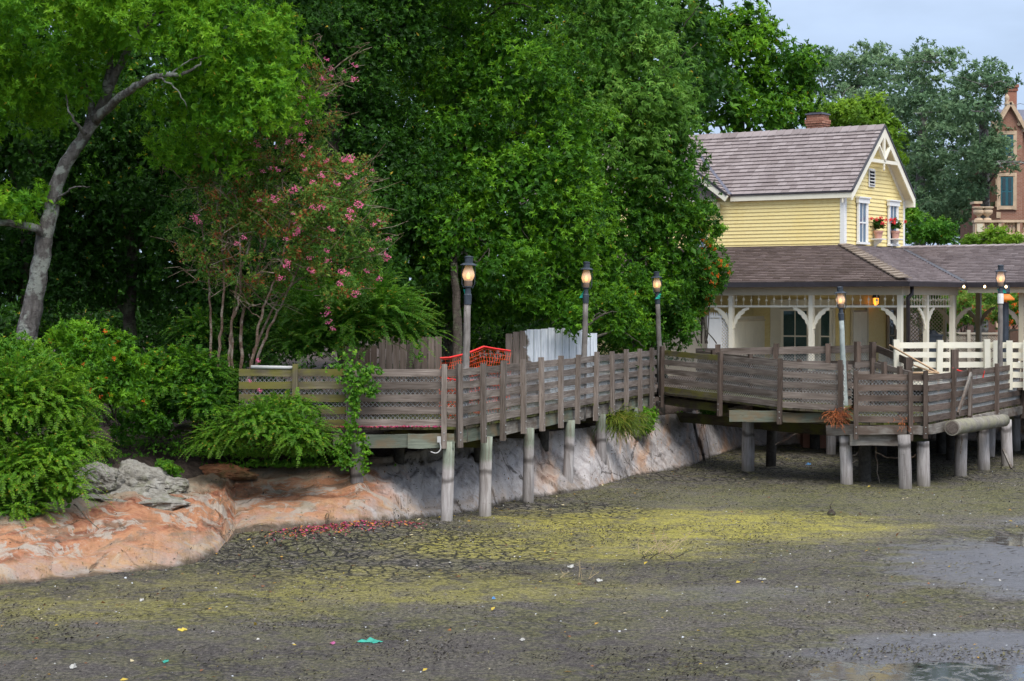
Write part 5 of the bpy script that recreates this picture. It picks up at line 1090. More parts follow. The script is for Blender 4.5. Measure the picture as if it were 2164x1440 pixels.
# front gable
xm = (XC + xr) / 2; b = MB(); b.add([(XC, Yb, mz(278)), (xr, Yb, mz(278)), (xm, Yb, mz(222))], [(0, 1, 2)]); o = b.make('gable', M['brickwall'], man); ul = o.data.uv_layers.new(name='UVMap'); ul.data.foreach_set('uv', [0, 0, 1.5, 0, .75, 1.5])
for s, xe in ((-1, XC - .1), (1, xr + .1)): b = MB(); b.beam((xe, Yb, mz(272)), (xm, Yb, mz(218)), .5, .2, up=(0, 0, 1)); b.make('coping', M['sandstone'], man)
for (px, py) in ((2098, 262), (2155, 258), (2128, 214)):
    b = MB(); b.lathe([(.14, 0), (.16, .1), (.07, .2), (.15, .35), (.12, .48), (.03, .6), (0, .72)], 10, at(px, py + 8, Y=YM)); b.make('finial', M['sandstone'], man, smooth=True)
b = MB(); b.prism([(XC + .2, Yb + .1, mz(275)), (X1 + 4, Yb + .5, mz(268)), (X1 + 4, Yb + 3, mz(222)), (xm, Yb + 3, mz(222))], (0, .1, 0)); b.make('roof', M['flash'], man)
b = MB(); b.box((X1, Yb + .4, mz(272)), (X1 - xr + 4, .5, .35)); b.box((xr, Yb + .3, mz(268)), (.5, .5, .6)); b.make('cornice', M['sandstone'], man)
cx_ = mx_(2163); b = MB(); b.box((cx_, Yb + 3, (mz(172) + mz(235)) / 2), (.55, .6, mz(172) - mz(235))); ck = b.make('chimney', M['brick'], man); b = MB(); b.box((cx_, Yb + 3, mz(172)), (.75, .8, .18)); b.box((cx_, Yb + 3, mz(180)), (.66, .7, .15)); b.make('chimney_cap', M['brick'], ck)
for (y0, y1) in ((287, 331), (375, 435)):
    xa, xb = mx_(2114), mx_(2139); za, zb2 = mz(y1), mz(y0)
    b = MB(); b.box(((xa + xb) / 2, Yb - .05, (za + zb2) / 2), (xb - xa, .1, zb2 - za)); wf = b.make('window', M['teal'], man)
    for i in range(2):
        wq = (xb - xa) / 2
        for j in range(2):
            hh = (zb2 - za) / 2; b = MB(); b.box((xa + wq * (i + .5), Yb - .11, za + hh * (j + .5)), (wq - .16, .02, hh - .10)); b.make('pane', M['glass'], wf)
    for dx0, dz0, w0, h0 in ((-.12, 0, .2, zb2 - za + .5), ((xb - xa) + .12, 0, .2, zb2 - za + .5)): b = MB(); b.box((xa + dx0, Yb - .04, (za + zb2) / 2), (w0, .12, h0)); b.make('quoin', M['sandstone'], wf)
    for zz in (zb2 + .14, za - .12): b = MB(); b.box(((xa + xb) / 2, Yb - .045, zz), (xb - xa + .22, .16, .2)); b.make('lintel', M['sandstone'], wf)
for k in range(16): b = MB(); zz = 3 + k * .62; b.box((XC + .12, Yb - .02, zz), (.34 if k % 2 else .24, .08, .34)); b.make('quoin', M['sandstone'], man)
b = MB(); b.tube([(X0 + .55, Yb + .55, 3), (X0 + .55, Yb + .55, mz(345))], .05, 8); b.make('downspout', M['pvc'], man)
# balustrade terrace in front
YT = 104.; bal = thing('balustrade', 'pale stone terrace balustrade with urns before the brick mansion', 'balustrade', at(2110, 515, Y=YT))
tz = lambda py: CAMZ + (643 - py) * YT / F; tx = lambda px: at(px, 500, Y=YT).x
def tb(name, x0, x1, y0, y1, d=.5, m=None, yo=0): b = MB(); b.box(((tx(x0) + tx(x1)) / 2, YT + yo, (tz(y0) + tz(y1)) / 2), (tx(x1) - tx(x0), d, tz(y0) - tz(y1))); return b.make(name, m or M['sandstone'], bal)
tb('top_rail', 2056, 2240, 466, 471, .6); tb('bottom_rail', 2056, 2240, 494, 500, .55); tb('plinth', 2054, 2240, 500, 560, .6, M['sandstone'], .1); tb('ledge', 2053, 2240, 500, 503.5, .8)
for a in (2068, 2118, 2157, 2205): tb('pier', a - 10, a + 10 if a < 2100 else a - 4, 471, 494, .5)
tb('pier_panel', 2062, 2074, 474, 491, .04, M['cream_shade'], -.27)
x = 2082
while x < 2230:
    if not any(a - 12 < x < a + 2 for a in (2118, 2157, 2205)):
        b = MB(); c = V3((tx(x), YT, tz(494))); H_ = tz(471) - tz(494); b.lathe([(.09, 0), (.05, .08), (.12, .2), (.09, .32), (.05, .4), (.09, .46), (.09, H_)], 8, c); b.make('baluster', M['sandstone'], bal, smooth=True)
    x += 7.5
for k, px in enumerate((2069, 2087)):
    b = MB(); b.lathe([(.22, 0), (.22, .08), (.08, .14), (.1, .22), (.27, .34), (.3, .5), (.2, .58), (.34, .64), (.34, .7), (0, .7)], 14, V3((tx(px), YT + .1, tz(466)))); o = b.make('urn', M['sandstone'], None, smooth=True); tag(o, ('left stone urn on the corner pier of the terrace balustrade', 'right stone urn on the terrace balustrade, nearer the brick wall')[k], 'urn', 'stone urns on the terrace')
tb('corner_pillar', 2066, 2078, 428, 466, .7, M['brick'], 1.0); tb('pillar_cap', 2063, 2081, 425, 430, .9, M['sandstone'], 1.0)

# ------------------------------------------------------------------ vegetation
def unit(a): return a / np.maximum(np.linalg.norm(a, axis=-1, keepdims=True), 1e-9)
def rdir(n, zmin=-1.0):
    z = RNG.uniform(zmin, 1, n); a = RNG.uniform(0, 2 * np.pi, n); r = np.sqrt(1 - z * z); return np.stack([r * np.cos(a), r * np.sin(a), z], 1)
def leaf_mesh(name, P, D, N, L, Wd, tint, mat, parent=None, loc=None, fold=.22, droop=.15, shape=.42):
    n = len(P); D = unit(D); S = unit(np.cross(D, N)); N = np.cross(S, D); L = np.broadcast_to(L, n)[:, None]; Wd = np.broadcast_to(Wd, n)[:, None]
    a = P; t = P + D * L - N * L * droop; m = P + D * L * shape
    l = m + S * Wd / 2 + N * Wd * fold; r = m - S * Wd / 2 + N * Wd * fold
    V = np.stack([a, r, t, l], 1).reshape(-1, 3)
    loc = V.mean(0) if loc is None else np.array(loc); V = V - loc
    i = np.arange(n)[:, None] * 4; T = np.concatenate([i + [0, 1, 2], i + [0, 2, 3]], 1).reshape(-1)
    me = bpy.data.meshes.new(name); me.vertices.add(len(V)); me.vertices.foreach_set('co', V.astype(np.float32).ravel())
    me.loops.add(len(T)); me.loops.foreach_set('vertex_index', T.astype(np.int32)); me.polygons.add(2 * n); me.polygons.foreach_set('loop_start', np.arange(0, len(T), 3, dtype=np.int32))
    me.update(calc_edges=True); me.materials.append(mat)
    at_ = me.attributes.new('tint', 'FLOAT', 'FACE'); at_.data.foreach_set('value', np.repeat(np.clip(tint, 0, 1), 2).astype(np.float32))
    NTRI[0] += 2 * n
    return link(name, me, parent, Matrix.Translation(Vector(loc)))
NTRI = [0]
def whorls(P, D, k, L, Wd, tint, spread=(.5, 1.3), jitter=.3, droopz=0., tvar=.12, stem=.25):
    """k leaves radiating round each twig tip"""
    n = len(P); P2 = np.repeat(P, k, 0); D2 = unit(np.repeat(D, k, 0)); R = rdir(n * k); perp = unit(R - D2 * np.sum(R * D2, 1, keepdims=True)); ph = RNG.uniform(*spread, n * k)[:, None]
    d = D2 * np.cos(ph) + perp * np.sin(ph); d[:, 2] -= droopz; d = unit(d)
    back = RNG.uniform(0, stem, n * k)[:, None]; P2 = P2 - D2 * back * np.broadcast_to(L, 1)[0] * 3
    nn = D2 + R * jitter; l = L * RNG.uniform(.65, 1.2, n * k); w_ = Wd * RNG.uniform(.7, 1.2, n * k)
    t = np.repeat(tint, k) + RNG.normal(0, tvar, n * k); pick = RNG.random(n * k); t = np.where(pick < .004, 1.0, np.clip(t, 0, .985))
    return P2, d, nn, l, w_, t
CAMP = np.array([0, 0, CAMZ])
def crown_tips(blobs, rs, tps, zmin=-.65, cover=.55, back=.35, flat=1., droop=0., seed_t=.35, inside=.72, tmax=.92, rs_var=.35):
    """blobs: list of (center, (rx,ry,rz)); returns tip positions, directions and tints"""
    Cc = np.array([b[0] for b in blobs], float); Rr = np.array([b[1] for b in blobs], float); Ps, Ds, Ts = [], [], []; btint = RNG.normal(0, .07, len(blobs))
    for bi, (c, r) in enumerate(zip(Cc, Rr)):
        rm = (r[0] * r[1] * r[2]) ** (1 / 3); area = 4 * np.pi * rm * rm * (1 - (1 + zmin) / 2 + 1e-6 + .0) if False else 4 * np.pi * rm * rm * (1 - zmin) / 2
        n = max(6, int(area / (np.pi * rs * rs * cover))); d = rdir(n, zmin); sc_ = RNG.uniform(.62, 1.16, n)[:, None]; p = c + d * r * sc_
        ok = np.ones(n, bool)
        for bj in range(len(Cc)):
            if bj != bi: ok &= np.linalg.norm((p - Cc[bj]) / Rr[bj], axis=1) > inside
        tc_ = unit(CAMP - p); f = np.sum(tc_ * d, 1); ok &= (f > -.25) | (RNG.random(n) < back)
        p, d = p[ok], d[ok]; n = len(p)
        if not n: continue
        rr = rs * RNG.uniform(1 - rs_var, 1 + rs_var, n); k = tps; P0 = np.repeat(p, k, 0); O = np.repeat(d, k, 0); e = unit(rdir(n * k, -.75) + .45 * O); q = RNG.uniform(.45, 1.05, n * k) * np.repeat(rr, k) * np.where(RNG.random(n * k) < .07, RNG.uniform(1.1, 1.6, n * k), 1)
        e2 = e * np.array([1, 1, flat]); Pt = P0 + e2 * q[:, None]
        Dd = unit(e + .35 * O + np.array([0, 0, .25 - droop]))
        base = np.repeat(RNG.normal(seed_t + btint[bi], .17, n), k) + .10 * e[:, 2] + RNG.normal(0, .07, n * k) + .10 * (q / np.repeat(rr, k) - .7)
        Ps.append(Pt); Ds.append(Dd); Ts.append(np.clip(base, 0, tmax))
    return np.concatenate(Ps), np.concatenate(Ds), np.concatenate(Ts)
def inner_leaves(blobs, leaf, tint, dens, zmin=-.9, lo=.45, hi=.80):
    """larger leaves through the inside of the crown"""
    Ps, Ds = [], []; Cc = np.array([b[0] for b in blobs], float); Rr = np.array([b[1] for b in blobs], float); L = min(.34, leaf[0] * 1.9)
    for c, r in zip(Cc, Rr):
        rm = (r[0] * r[1] * r[2]) ** (1 / 3); n = int(4 * np.pi * rm * rm * dens * .8 / (L * L * .28)); d = rdir(n, zmin); p = c + d * r * RNG.uniform(lo, hi, n)[:, None]; p += RNG.normal(0, .12, p.shape) * rm * .3
        Ps.append(p); Ds.append(unit(rdir(n) + .3 * d - np.array([0, 0, .2])))
    P = np.concatenate(Ps); D = np.concatenate(Ds); n = len(P); N = unit(rdir(n) * .8 + unit(CAMP - P) * .5 + np.array([0, 0, .4])); l = L * RNG.uniform(.6, 1.1, n)
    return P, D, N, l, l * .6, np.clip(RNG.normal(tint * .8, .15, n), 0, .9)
def pb(px, py, Y, rx, ry, rd=None):
    """blob from its place in the view: centre pixel and radii in pixels at depth Y"""
    c = at(px, py, Y=Y); s = Y / F; a, b_ = rx * s, ry * s; return (tuple(c), (a, rd if rd else (a + b_) / 2, b_))
def curve(pts, n, wob=.0):
    pts = [V3(p) for p in pts]; out = []
    for i in range(len(pts) - 1):
        p0 = pts[max(i - 1, 0)]; p1 = pts[i]; p2 = pts[i + 1]; p3 = pts[min(i + 2, len(pts) - 1)]
        for k in range(n):
            t = k / n; q = .5 * ((2 * p1) + (p2 - p0) * t + (2 * p0 - 5 * p1 + 4 * p2 - p3) * t * t + (3 * p1 - p0 - 3 * p2 + p3) * t ** 3)
            out.append(q + V3((random.uniform(-wob, wob), random.uniform(-wob, wob), random.uniform(-wob, wob) * .5)))
    out.append(pts[-1]); return out
def limb(b, pts, r0, r1, n=6, sides=9, wob=.03):
    c = curve(pts, n, wob); N = len(c); b.tube(c, [r0 + (r1 - r0) * (i / (N - 1)) ** .85 for i in range(N)], sides, wob=.06); return c
def sub_branches(b, start, target, r, depth=2, nb=3, spread=.9):
    mid = start.lerp(target, .5) + V3((random.uniform(-.3, .3), random.uniform(-.3, .3), random.uniform(.0, .4)))
    c = limb(b, [start, mid, target], r, r * .35, 5, 7, .03)
    if depth > 0:
        for k in range(nb):
            s = c[int(len(c) * random.uniform(.35, .9))]; L = (target - start).length * random.uniform(.35, .6)
            sub_branches(b, s, s + V3((random.uniform(-1, 1), random.uniform(-1, 1), random.uniform(-.3, .9))).normalized() * L * spread, r * .45, depth - 1, nb, spread)
def tree(name, label, cat, trunk, blobs, leaf, mat, bark_, group=None, limbs=(), auto=True, rs=.6, tps=14, k=7, tip_kw={}, wh={}, bdepth=1, inner=1.1):
    tb_ = V3(trunk[0][0]); root = thing(name, label, cat, tb_, group)
    b = MB(); c = limb(b, [t[0] for t in trunk], trunk[0][1], trunk[-1][1], 7, 14, .02)
    for l in limbs: limb(b, [q[0] for q in l], l[0][1], l[-1][1], 7, 9, .03)
    if auto:
        for bc, br in blobs:
            s = c[int(len(c) * random.uniform(.55, .98))]; sub_branches(b, s, V3(bc) + V3((0, 0, br[2] * .2)), min(.07, trunk[-1][1] * .6), bdepth)
    b.make('trunk', bark_, root, smooth=True)
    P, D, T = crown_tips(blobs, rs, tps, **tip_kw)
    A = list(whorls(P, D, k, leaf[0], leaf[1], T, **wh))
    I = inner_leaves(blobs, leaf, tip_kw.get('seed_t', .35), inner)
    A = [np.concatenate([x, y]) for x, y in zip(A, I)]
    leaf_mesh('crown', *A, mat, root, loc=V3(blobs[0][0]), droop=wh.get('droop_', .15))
    return root
def tp(px, py, Y, r): return (at(px, py, Y=Y), r)

# front left leaning tree, whorled willow-oak leaves
T1B = [pb(90, 60, 37.5, 170, 120, 1.6), pb(300, 40, 37.0, 150, 110, 1.5), pb(470, 90, 37.0, 130, 120, 1.4), pb(535, 210, 36.8, 100, 95, 1.1), pb(420, 230, 37.2, 80, 70, .9), pb(150, 180, 38.0, 120, 60, 1.0), pb(-90, 130, 37.5, 150, 150, 1.6),
       pb(200, -140, 38, 330, 130, 3), pb(520, -120, 38.5, 250, 120, 3), pb(470, 330, 37.4, 60, 45, .6), pb(585, 130, 37, 50, 70, .7), pb(20, 440, 37, 60, 35, .5), pb(-60, 420, 36.8, 80, 50, .7), pb(90, 425, 37.5, 30, 22, .3), pb(375, 330, 38.2, 60, 40, .6), pb(20, 250, 38.6, 110, 50, .8)]
tree('oak_tree', 'leaning grey trunked tree at the left with bright whorled leaves over the bank', 'tree',
     [tp(36, 900, 37.6, .24), tp(52, 740, 37.6, .205), tp(80, 590, 37.6, .175), tp(100, 480, 37.6, .165), tp(132, 360, 37.6, .145), tp(200, 255, 37.6, .12), tp(235, 175, 37.6, .08)], T1B, (.105, .026), M['leaf_oakwillow'], M['bark_pale'],
     limbs=[[tp(200, 252, 37.5, .10), tp(268, 195, 36.6, .06), tp(335, 160, 36.0, .04), tp(385, 156, 35.9, .03), tp(430, 130, 36.2, .012)], [tp(330, 162, 36.0, .022), tp(370, 185, 35.8, .015), tp(395, 230, 36, .006)], [tp(360, 156, 35.95, .02), tp(400, 128, 35.8, .014), tp(440, 118, 36, .006)], [tp(180, 285, 37.4, .035), tp(150, 240, 37.0, .02), tp(140, 200, 37.0, .008)], [tp(112, 430, 37.5, .03), tp(150, 400, 37.2, .018), tp(190, 395, 37.2, .006)], [tp(200, 250, 37.6, .09), tp(180, 180, 37.8, .06), tp(160, 90, 38, .03)], [tp(100, 500, 37.6, .10), tp(60, 478, 37.2, .07), tp(-40, 468, 36.8, .05)],
            [tp(150, 330, 37.6, .07), tp(190, 240, 37.9, .05), tp(195, 140, 38, .03)], [tp(235, 180, 37.6, .09), tp(300, 60, 37.5, .05), tp(400, -20, 37.5, .03)], [tp(225, 190, 37.6, .08), tp(240, 60, 37.7, .05), tp(220, -60, 38, .03)]],
     rs=.34, tps=17, k=11, auto=False, inner=.5, tip_kw=dict(seed_t=.66, back=.2, cover=.42), wh=dict(spread=(.5, 1.35), jitter=.25))

# dense dark trees behind the left bank
def dtree(label, px, base_Y, blobs, leaf=(.11, .045), mat='leaf_dark', rs=.55, tps=10, k=6, r=.2, seed=.3, bark_='bark_dark', group='dense dark trees along the bank', **kw):
    z0 = 1.6; base_ = at(px, 900, Y=base_Y); base_.z = z0; topc = V3(blobs[0][0]); tk = [(base_, r), (base_.lerp(topc, .4) + V3((random.uniform(-.4, .4), .1, 0)), r * .8), (base_.lerp(topc, .85), r * .5)]
    return tree('leafy_tree', label, 'tree', tk, blobs, leaf, M[mat], M[bark_], group, rs=rs, tps=int(tps * 2.0), k=k + 1, inner=kw.get('inner', 1.0), auto=kw.get('auto', True), tip_kw=dict(dict(seed_t=seed, back=.10, cover=.42, inside=.8), **kw.get('tip', {})), wh=kw.get('wh', {}))
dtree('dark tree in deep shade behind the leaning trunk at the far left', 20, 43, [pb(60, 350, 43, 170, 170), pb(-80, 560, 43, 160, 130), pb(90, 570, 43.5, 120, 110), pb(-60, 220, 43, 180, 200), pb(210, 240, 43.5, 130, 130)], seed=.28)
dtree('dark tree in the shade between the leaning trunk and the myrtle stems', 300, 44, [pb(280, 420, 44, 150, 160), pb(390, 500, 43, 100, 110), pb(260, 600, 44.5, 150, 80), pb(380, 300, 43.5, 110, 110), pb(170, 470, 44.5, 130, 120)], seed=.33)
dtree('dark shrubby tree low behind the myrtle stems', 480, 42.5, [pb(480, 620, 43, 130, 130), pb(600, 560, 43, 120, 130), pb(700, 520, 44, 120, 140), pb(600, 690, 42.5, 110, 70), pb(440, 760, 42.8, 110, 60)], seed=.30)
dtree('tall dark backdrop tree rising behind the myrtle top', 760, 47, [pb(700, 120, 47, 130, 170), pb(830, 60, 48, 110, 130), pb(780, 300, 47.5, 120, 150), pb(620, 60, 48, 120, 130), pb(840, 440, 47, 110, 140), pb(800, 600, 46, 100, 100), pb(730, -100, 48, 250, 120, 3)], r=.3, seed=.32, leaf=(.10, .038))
dtree('broad glossy green tree in the middle behind the nearest lamp post', 960, 48.5, [pb(960, 130, 50, 130, 150), pb(1090, 170, 49, 150, 130), pb(960, 340, 48.5, 120, 140), pb(1090, 400, 48, 130, 120), pb(930, 520, 48, 110, 120), pb(1060, 560, 47.6, 120, 100), pb(1180, 330, 48.5, 100, 130), pb(1180, 520, 48.3, 100, 110), pb(980, 650, 48.5, 110, 50), pb(1150, 650, 48.0, 110, 45), pb(1050, -60, 50, 260, 120, 3)], mat='leaf_mid', r=.34, seed=.45, leaf=(.12, .042), rs=.55, tps=12, k=7, bark_='bark_dark')
dtree('tree whose bare trunk shows left of the nearest lamp post', 952, 45.4, [pb(960, 500, 46.5, 60, 60), pb(905, 460, 46.8, 60, 60), pb(1020, 580, 46.3, 40, 30, .5)], r=.16, bark_='bark_dark', group=None, mat='leaf_mid', seed=.4)
dtree('tall light green tree with drooping leaf sprays beside the house', 1340, 57, [pb(1330, 60, 56, 100, 110), pb(1330, 210, 55.5, 110, 110), pb(1220, 130, 56, 90, 110), pb(1400, 270, 56, 75, 80), pb(1290, 330, 55, 110, 80), pb(1230, 250, 55.5, 80, 90), pb(1260, -60, 57, 190, 110, 3), pb(1420, 200, 57, 45, 80, 1)], mat='leaf_light', r=.32, seed=.68, leaf=(.15, .05), rs=.6, tps=12, k=8, wh=dict(droopz=.75, spread=(.5, 1.5)), tip=dict(flat=1.25, droop=.3), group=None)
dtree('dense dark green tree touching the left end of the house roof', 1400, 58, [pb(1400, 400, 56, 90, 90), pb(1425, 340, 56.5, 46, 50), pb(1330, 480, 55.5, 100, 90), pb(1425, 510, 56, 68, 90), pb(1340, 610, 55, 100, 60), pb(1425, 610, 56, 52, 70), pb(1250, 560, 53.5, 80, 100), pb(1230, 440, 54, 80, 100), pb(1380, 690, 56, 55, 42), pb(1472, 460, 57, 26, 30, .8)], mat='leaf_mid', r=.3, seed=.36, leaf=(.13, .05), rs=.5, tps=12, k=7)
dtree('leafy branch tree hanging over the white painted plank screen', 1230, 50, [pb(1180, 620, 48.6, 70, 45, .8), pb(1210, 680, 47, 22, 32, .3), pb(1290, 670, 52, 60, 60, 1), pb(1335, 700, 54, 50, 45, 1)], mat='leaf_mid', r=.15, seed=.42, rs=.4, tps=11, group=None)
dtree('tall rounded tree standing behind the house to the left of the chimney', 1570, 78, [pb(1560, 130, 78, 100, 90), pb(1470, 110, 78, 70, 80), pb(1650, 170, 78, 75, 80), pb(1500, 210, 77, 90, 80), pb(1600, 250, 77, 100, 60), pb(1480, 50, 78, 40, 35, 1), pb(1560, 60, 78.5, 45, 30, 1), pb(1690, 150, 78, 38, 50, 1)], mat='leaf_mid', r=.3, seed=.42, leaf=(.19, .085), rs=.7, tps=12, k=7, group=None)
dtree('lime green bushy tree peeping over the roof ridge right of the chimney', 1820, 85, [pb(1810, 250, 85, 60, 35, 1.5), pb(1875, 285, 84, 28, 35, .8), pb(1760, 245, 85, 40, 30, 1), pb(1845, 330, 85, 60, 40, 1)], mat='leaf_lime', r=.2, seed=.5, leaf=(.20, .09), rs=.5, tps=11, group=None, bark_='bark_oak')
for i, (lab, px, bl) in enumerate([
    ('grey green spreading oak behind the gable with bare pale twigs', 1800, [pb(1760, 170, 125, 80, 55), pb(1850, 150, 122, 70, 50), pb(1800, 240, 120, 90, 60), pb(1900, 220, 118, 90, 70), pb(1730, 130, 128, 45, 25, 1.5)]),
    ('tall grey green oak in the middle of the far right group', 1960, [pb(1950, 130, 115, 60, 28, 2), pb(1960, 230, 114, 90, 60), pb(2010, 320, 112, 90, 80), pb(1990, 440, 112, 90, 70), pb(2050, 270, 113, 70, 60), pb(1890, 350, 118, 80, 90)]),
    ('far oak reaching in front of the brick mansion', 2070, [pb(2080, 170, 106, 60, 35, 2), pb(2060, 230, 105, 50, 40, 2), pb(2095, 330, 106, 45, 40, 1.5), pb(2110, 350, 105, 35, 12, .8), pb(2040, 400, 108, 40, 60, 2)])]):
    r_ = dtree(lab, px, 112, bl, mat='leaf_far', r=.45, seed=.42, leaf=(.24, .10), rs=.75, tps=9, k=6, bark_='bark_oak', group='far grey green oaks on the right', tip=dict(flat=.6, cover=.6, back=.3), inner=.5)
    b = MB()
    for bc, br in bl[:4]:
        for k in range(2):
            s = V3(bc) + V3((random.uniform(-.5, .5) * br[0], -br[1] * .95, random.uniform(-.7, -.1) * br[2])); limb(b, [s, s + V3((random.uniform(-1.2, 1.2), -.3, random.uniform(-.2, .6))), s + V3((random.uniform(-1.6, 1.6), -.3, random.uniform(-.2, .5)))], .035, .012, 5, 5, .12)
    b.make('bare_twigs', M['bark_pale'], r_)['kind'] = 'stuff'
dtree('small bright bush between the gable wall and the walkway roof', 1950, 84, [pb(1945, 490, 84, 40, 26, 1), pb(1985, 495, 84, 25, 22, .8), pb(1925, 450, 86, 16, 30, .6)], mat='leaf_fern', r=.08, seed=.35, leaf=(.17, .07), rs=.4, tps=9, group=None)
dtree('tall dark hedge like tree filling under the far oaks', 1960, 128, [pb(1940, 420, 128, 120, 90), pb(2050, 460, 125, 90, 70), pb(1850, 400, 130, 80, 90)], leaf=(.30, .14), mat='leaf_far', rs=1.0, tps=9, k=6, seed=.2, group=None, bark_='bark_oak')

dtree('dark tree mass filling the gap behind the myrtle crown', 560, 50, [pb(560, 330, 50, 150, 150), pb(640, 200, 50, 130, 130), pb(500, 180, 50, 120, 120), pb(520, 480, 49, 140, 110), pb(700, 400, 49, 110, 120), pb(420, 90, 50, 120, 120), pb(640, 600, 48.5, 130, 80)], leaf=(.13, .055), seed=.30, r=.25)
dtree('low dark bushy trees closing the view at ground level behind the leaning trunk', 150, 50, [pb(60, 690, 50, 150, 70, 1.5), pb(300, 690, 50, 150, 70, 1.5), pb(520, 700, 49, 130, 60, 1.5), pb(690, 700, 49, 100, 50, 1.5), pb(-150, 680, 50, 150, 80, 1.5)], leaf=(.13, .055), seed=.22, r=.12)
dtree('low dark bushy trees closing the view behind the plank screens', 1050, 56, [pb(880, 700, 52, 100, 50, 1.5), pb(1030, 700, 54, 110, 50, 1.5), pb(1200, 690, 58, 110, 50, 1.5), pb(1340, 690, 60, 100, 50, 1.5)], leaf=(.13, .055), seed=.22, r=.12)
w_o = dtree('distant dark woods closing the view behind all the trees', 600, 74, [pb(x, y, 74 + random.uniform(-2, 2), 190, 170, 3) for x in range(-150, 1400, 170) for y in (-60, 170, 400, 600)], leaf=(.34, .17), seed=.22, r=.2, rs=1.3, tps=5, k=5, tip=dict(inside=.5, cover=.6), inner=.8, group=None, auto=False)
w_o.name = 'woods'; w_o['kind'] = 'stuff'
# shrubs made of whorls
def shrub(label, blobs, leaf, mat, seed, rs=.25, tps=10, k=7, name='shrub', cat='shrub', group=None, stem_r=.02, tip={}, wh={}, flowers=None, stems=9):
    z = min(b[0][2] - b[1][2] for b in blobs); c = V3(blobs[0][0]); root = thing(name, label, cat, (c.x, c.y, z), group); b = MB()
    for i in range(stems):
        bc, br = blobs[i % len(blobs)]; e = V3(bc) + V3((random.uniform(-.7, .7) * br[0], random.uniform(-.7, .7) * br[1], random.uniform(0, .8) * br[2])); s = V3((c.x + random.uniform(-.3, .3), c.y + random.uniform(-.2, .2), z - .1)); limb(b, [s, s.lerp(e, .5) + V3((0, 0, .15)), e], stem_r, stem_r * .4, 4, 5, .02)
    b.make('stem', M['bark_dark'], root)['kind'] = 'stuff'
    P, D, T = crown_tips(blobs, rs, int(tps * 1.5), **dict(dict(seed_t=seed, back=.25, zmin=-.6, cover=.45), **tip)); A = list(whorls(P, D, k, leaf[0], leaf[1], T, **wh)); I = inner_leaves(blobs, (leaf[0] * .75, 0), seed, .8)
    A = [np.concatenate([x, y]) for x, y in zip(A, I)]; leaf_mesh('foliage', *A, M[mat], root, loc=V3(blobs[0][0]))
    if flowers:
        n, m, sz, sel = flowers; idx = RNG.choice(len(P), n, replace=False); f = np.array([sel(p) for p in P[idx]]); idx = idx[f]
        for j in idx:
            p = P[j] + unit(CAMP - P[j]) * .05
            q = p + RNG.normal(0, sz * .5, (12, 3)); dd = rdir(12); o = leaf_mesh('blossom', q, dd, rdir(12), sz, sz * .8, RNG.random(12), M[m], root, loc=p)
    return root
shrub('mid green shrub dotted with orange flowers right of the leaning trunk', [pb(215, 790, 35.6, 85, 75, .7), pb(170, 720, 35.8, 50, 35, .4), pb(260, 820, 35.4, 50, 60, .45), pb(150, 830, 35.4, 60, 60, .5)], (.085, .034), 'leaf_mid', .62, rs=.2, tps=10, k=8, flowers=(34, 'petal_orange', .035, lambda p: True))
shrub('dark green leafy shrubs filling the shade right of the orange flowered shrub', [pb(335, 800, 37.6, 70, 55, .6), pb(400, 850, 37.2, 70, 50, .5), pb(330, 880, 36.9, 60, 35, .4), pb(450, 820, 38.2, 60, 60, .6), pb(270, 905, 36.4, 50, 24, .3)], (.085, .036), 'leaf_mid', .30, rs=.2, tps=10, k=7)
shrub('bright leafy shrub at the foot of the leaning trunk on the far left', [pb(40, 775, 33.8, 75, 50, .6), pb(110, 810, 33.6, 60, 45, .5), pb(-30, 760, 34, 60, 50, .6), pb(75, 850, 33.2, 70, 50, .45), pb(160, 880, 33.4, 34, 50, .4)], (.075, .030), 'leaf_fern', .58, rs=.18, tps=10, k=7)
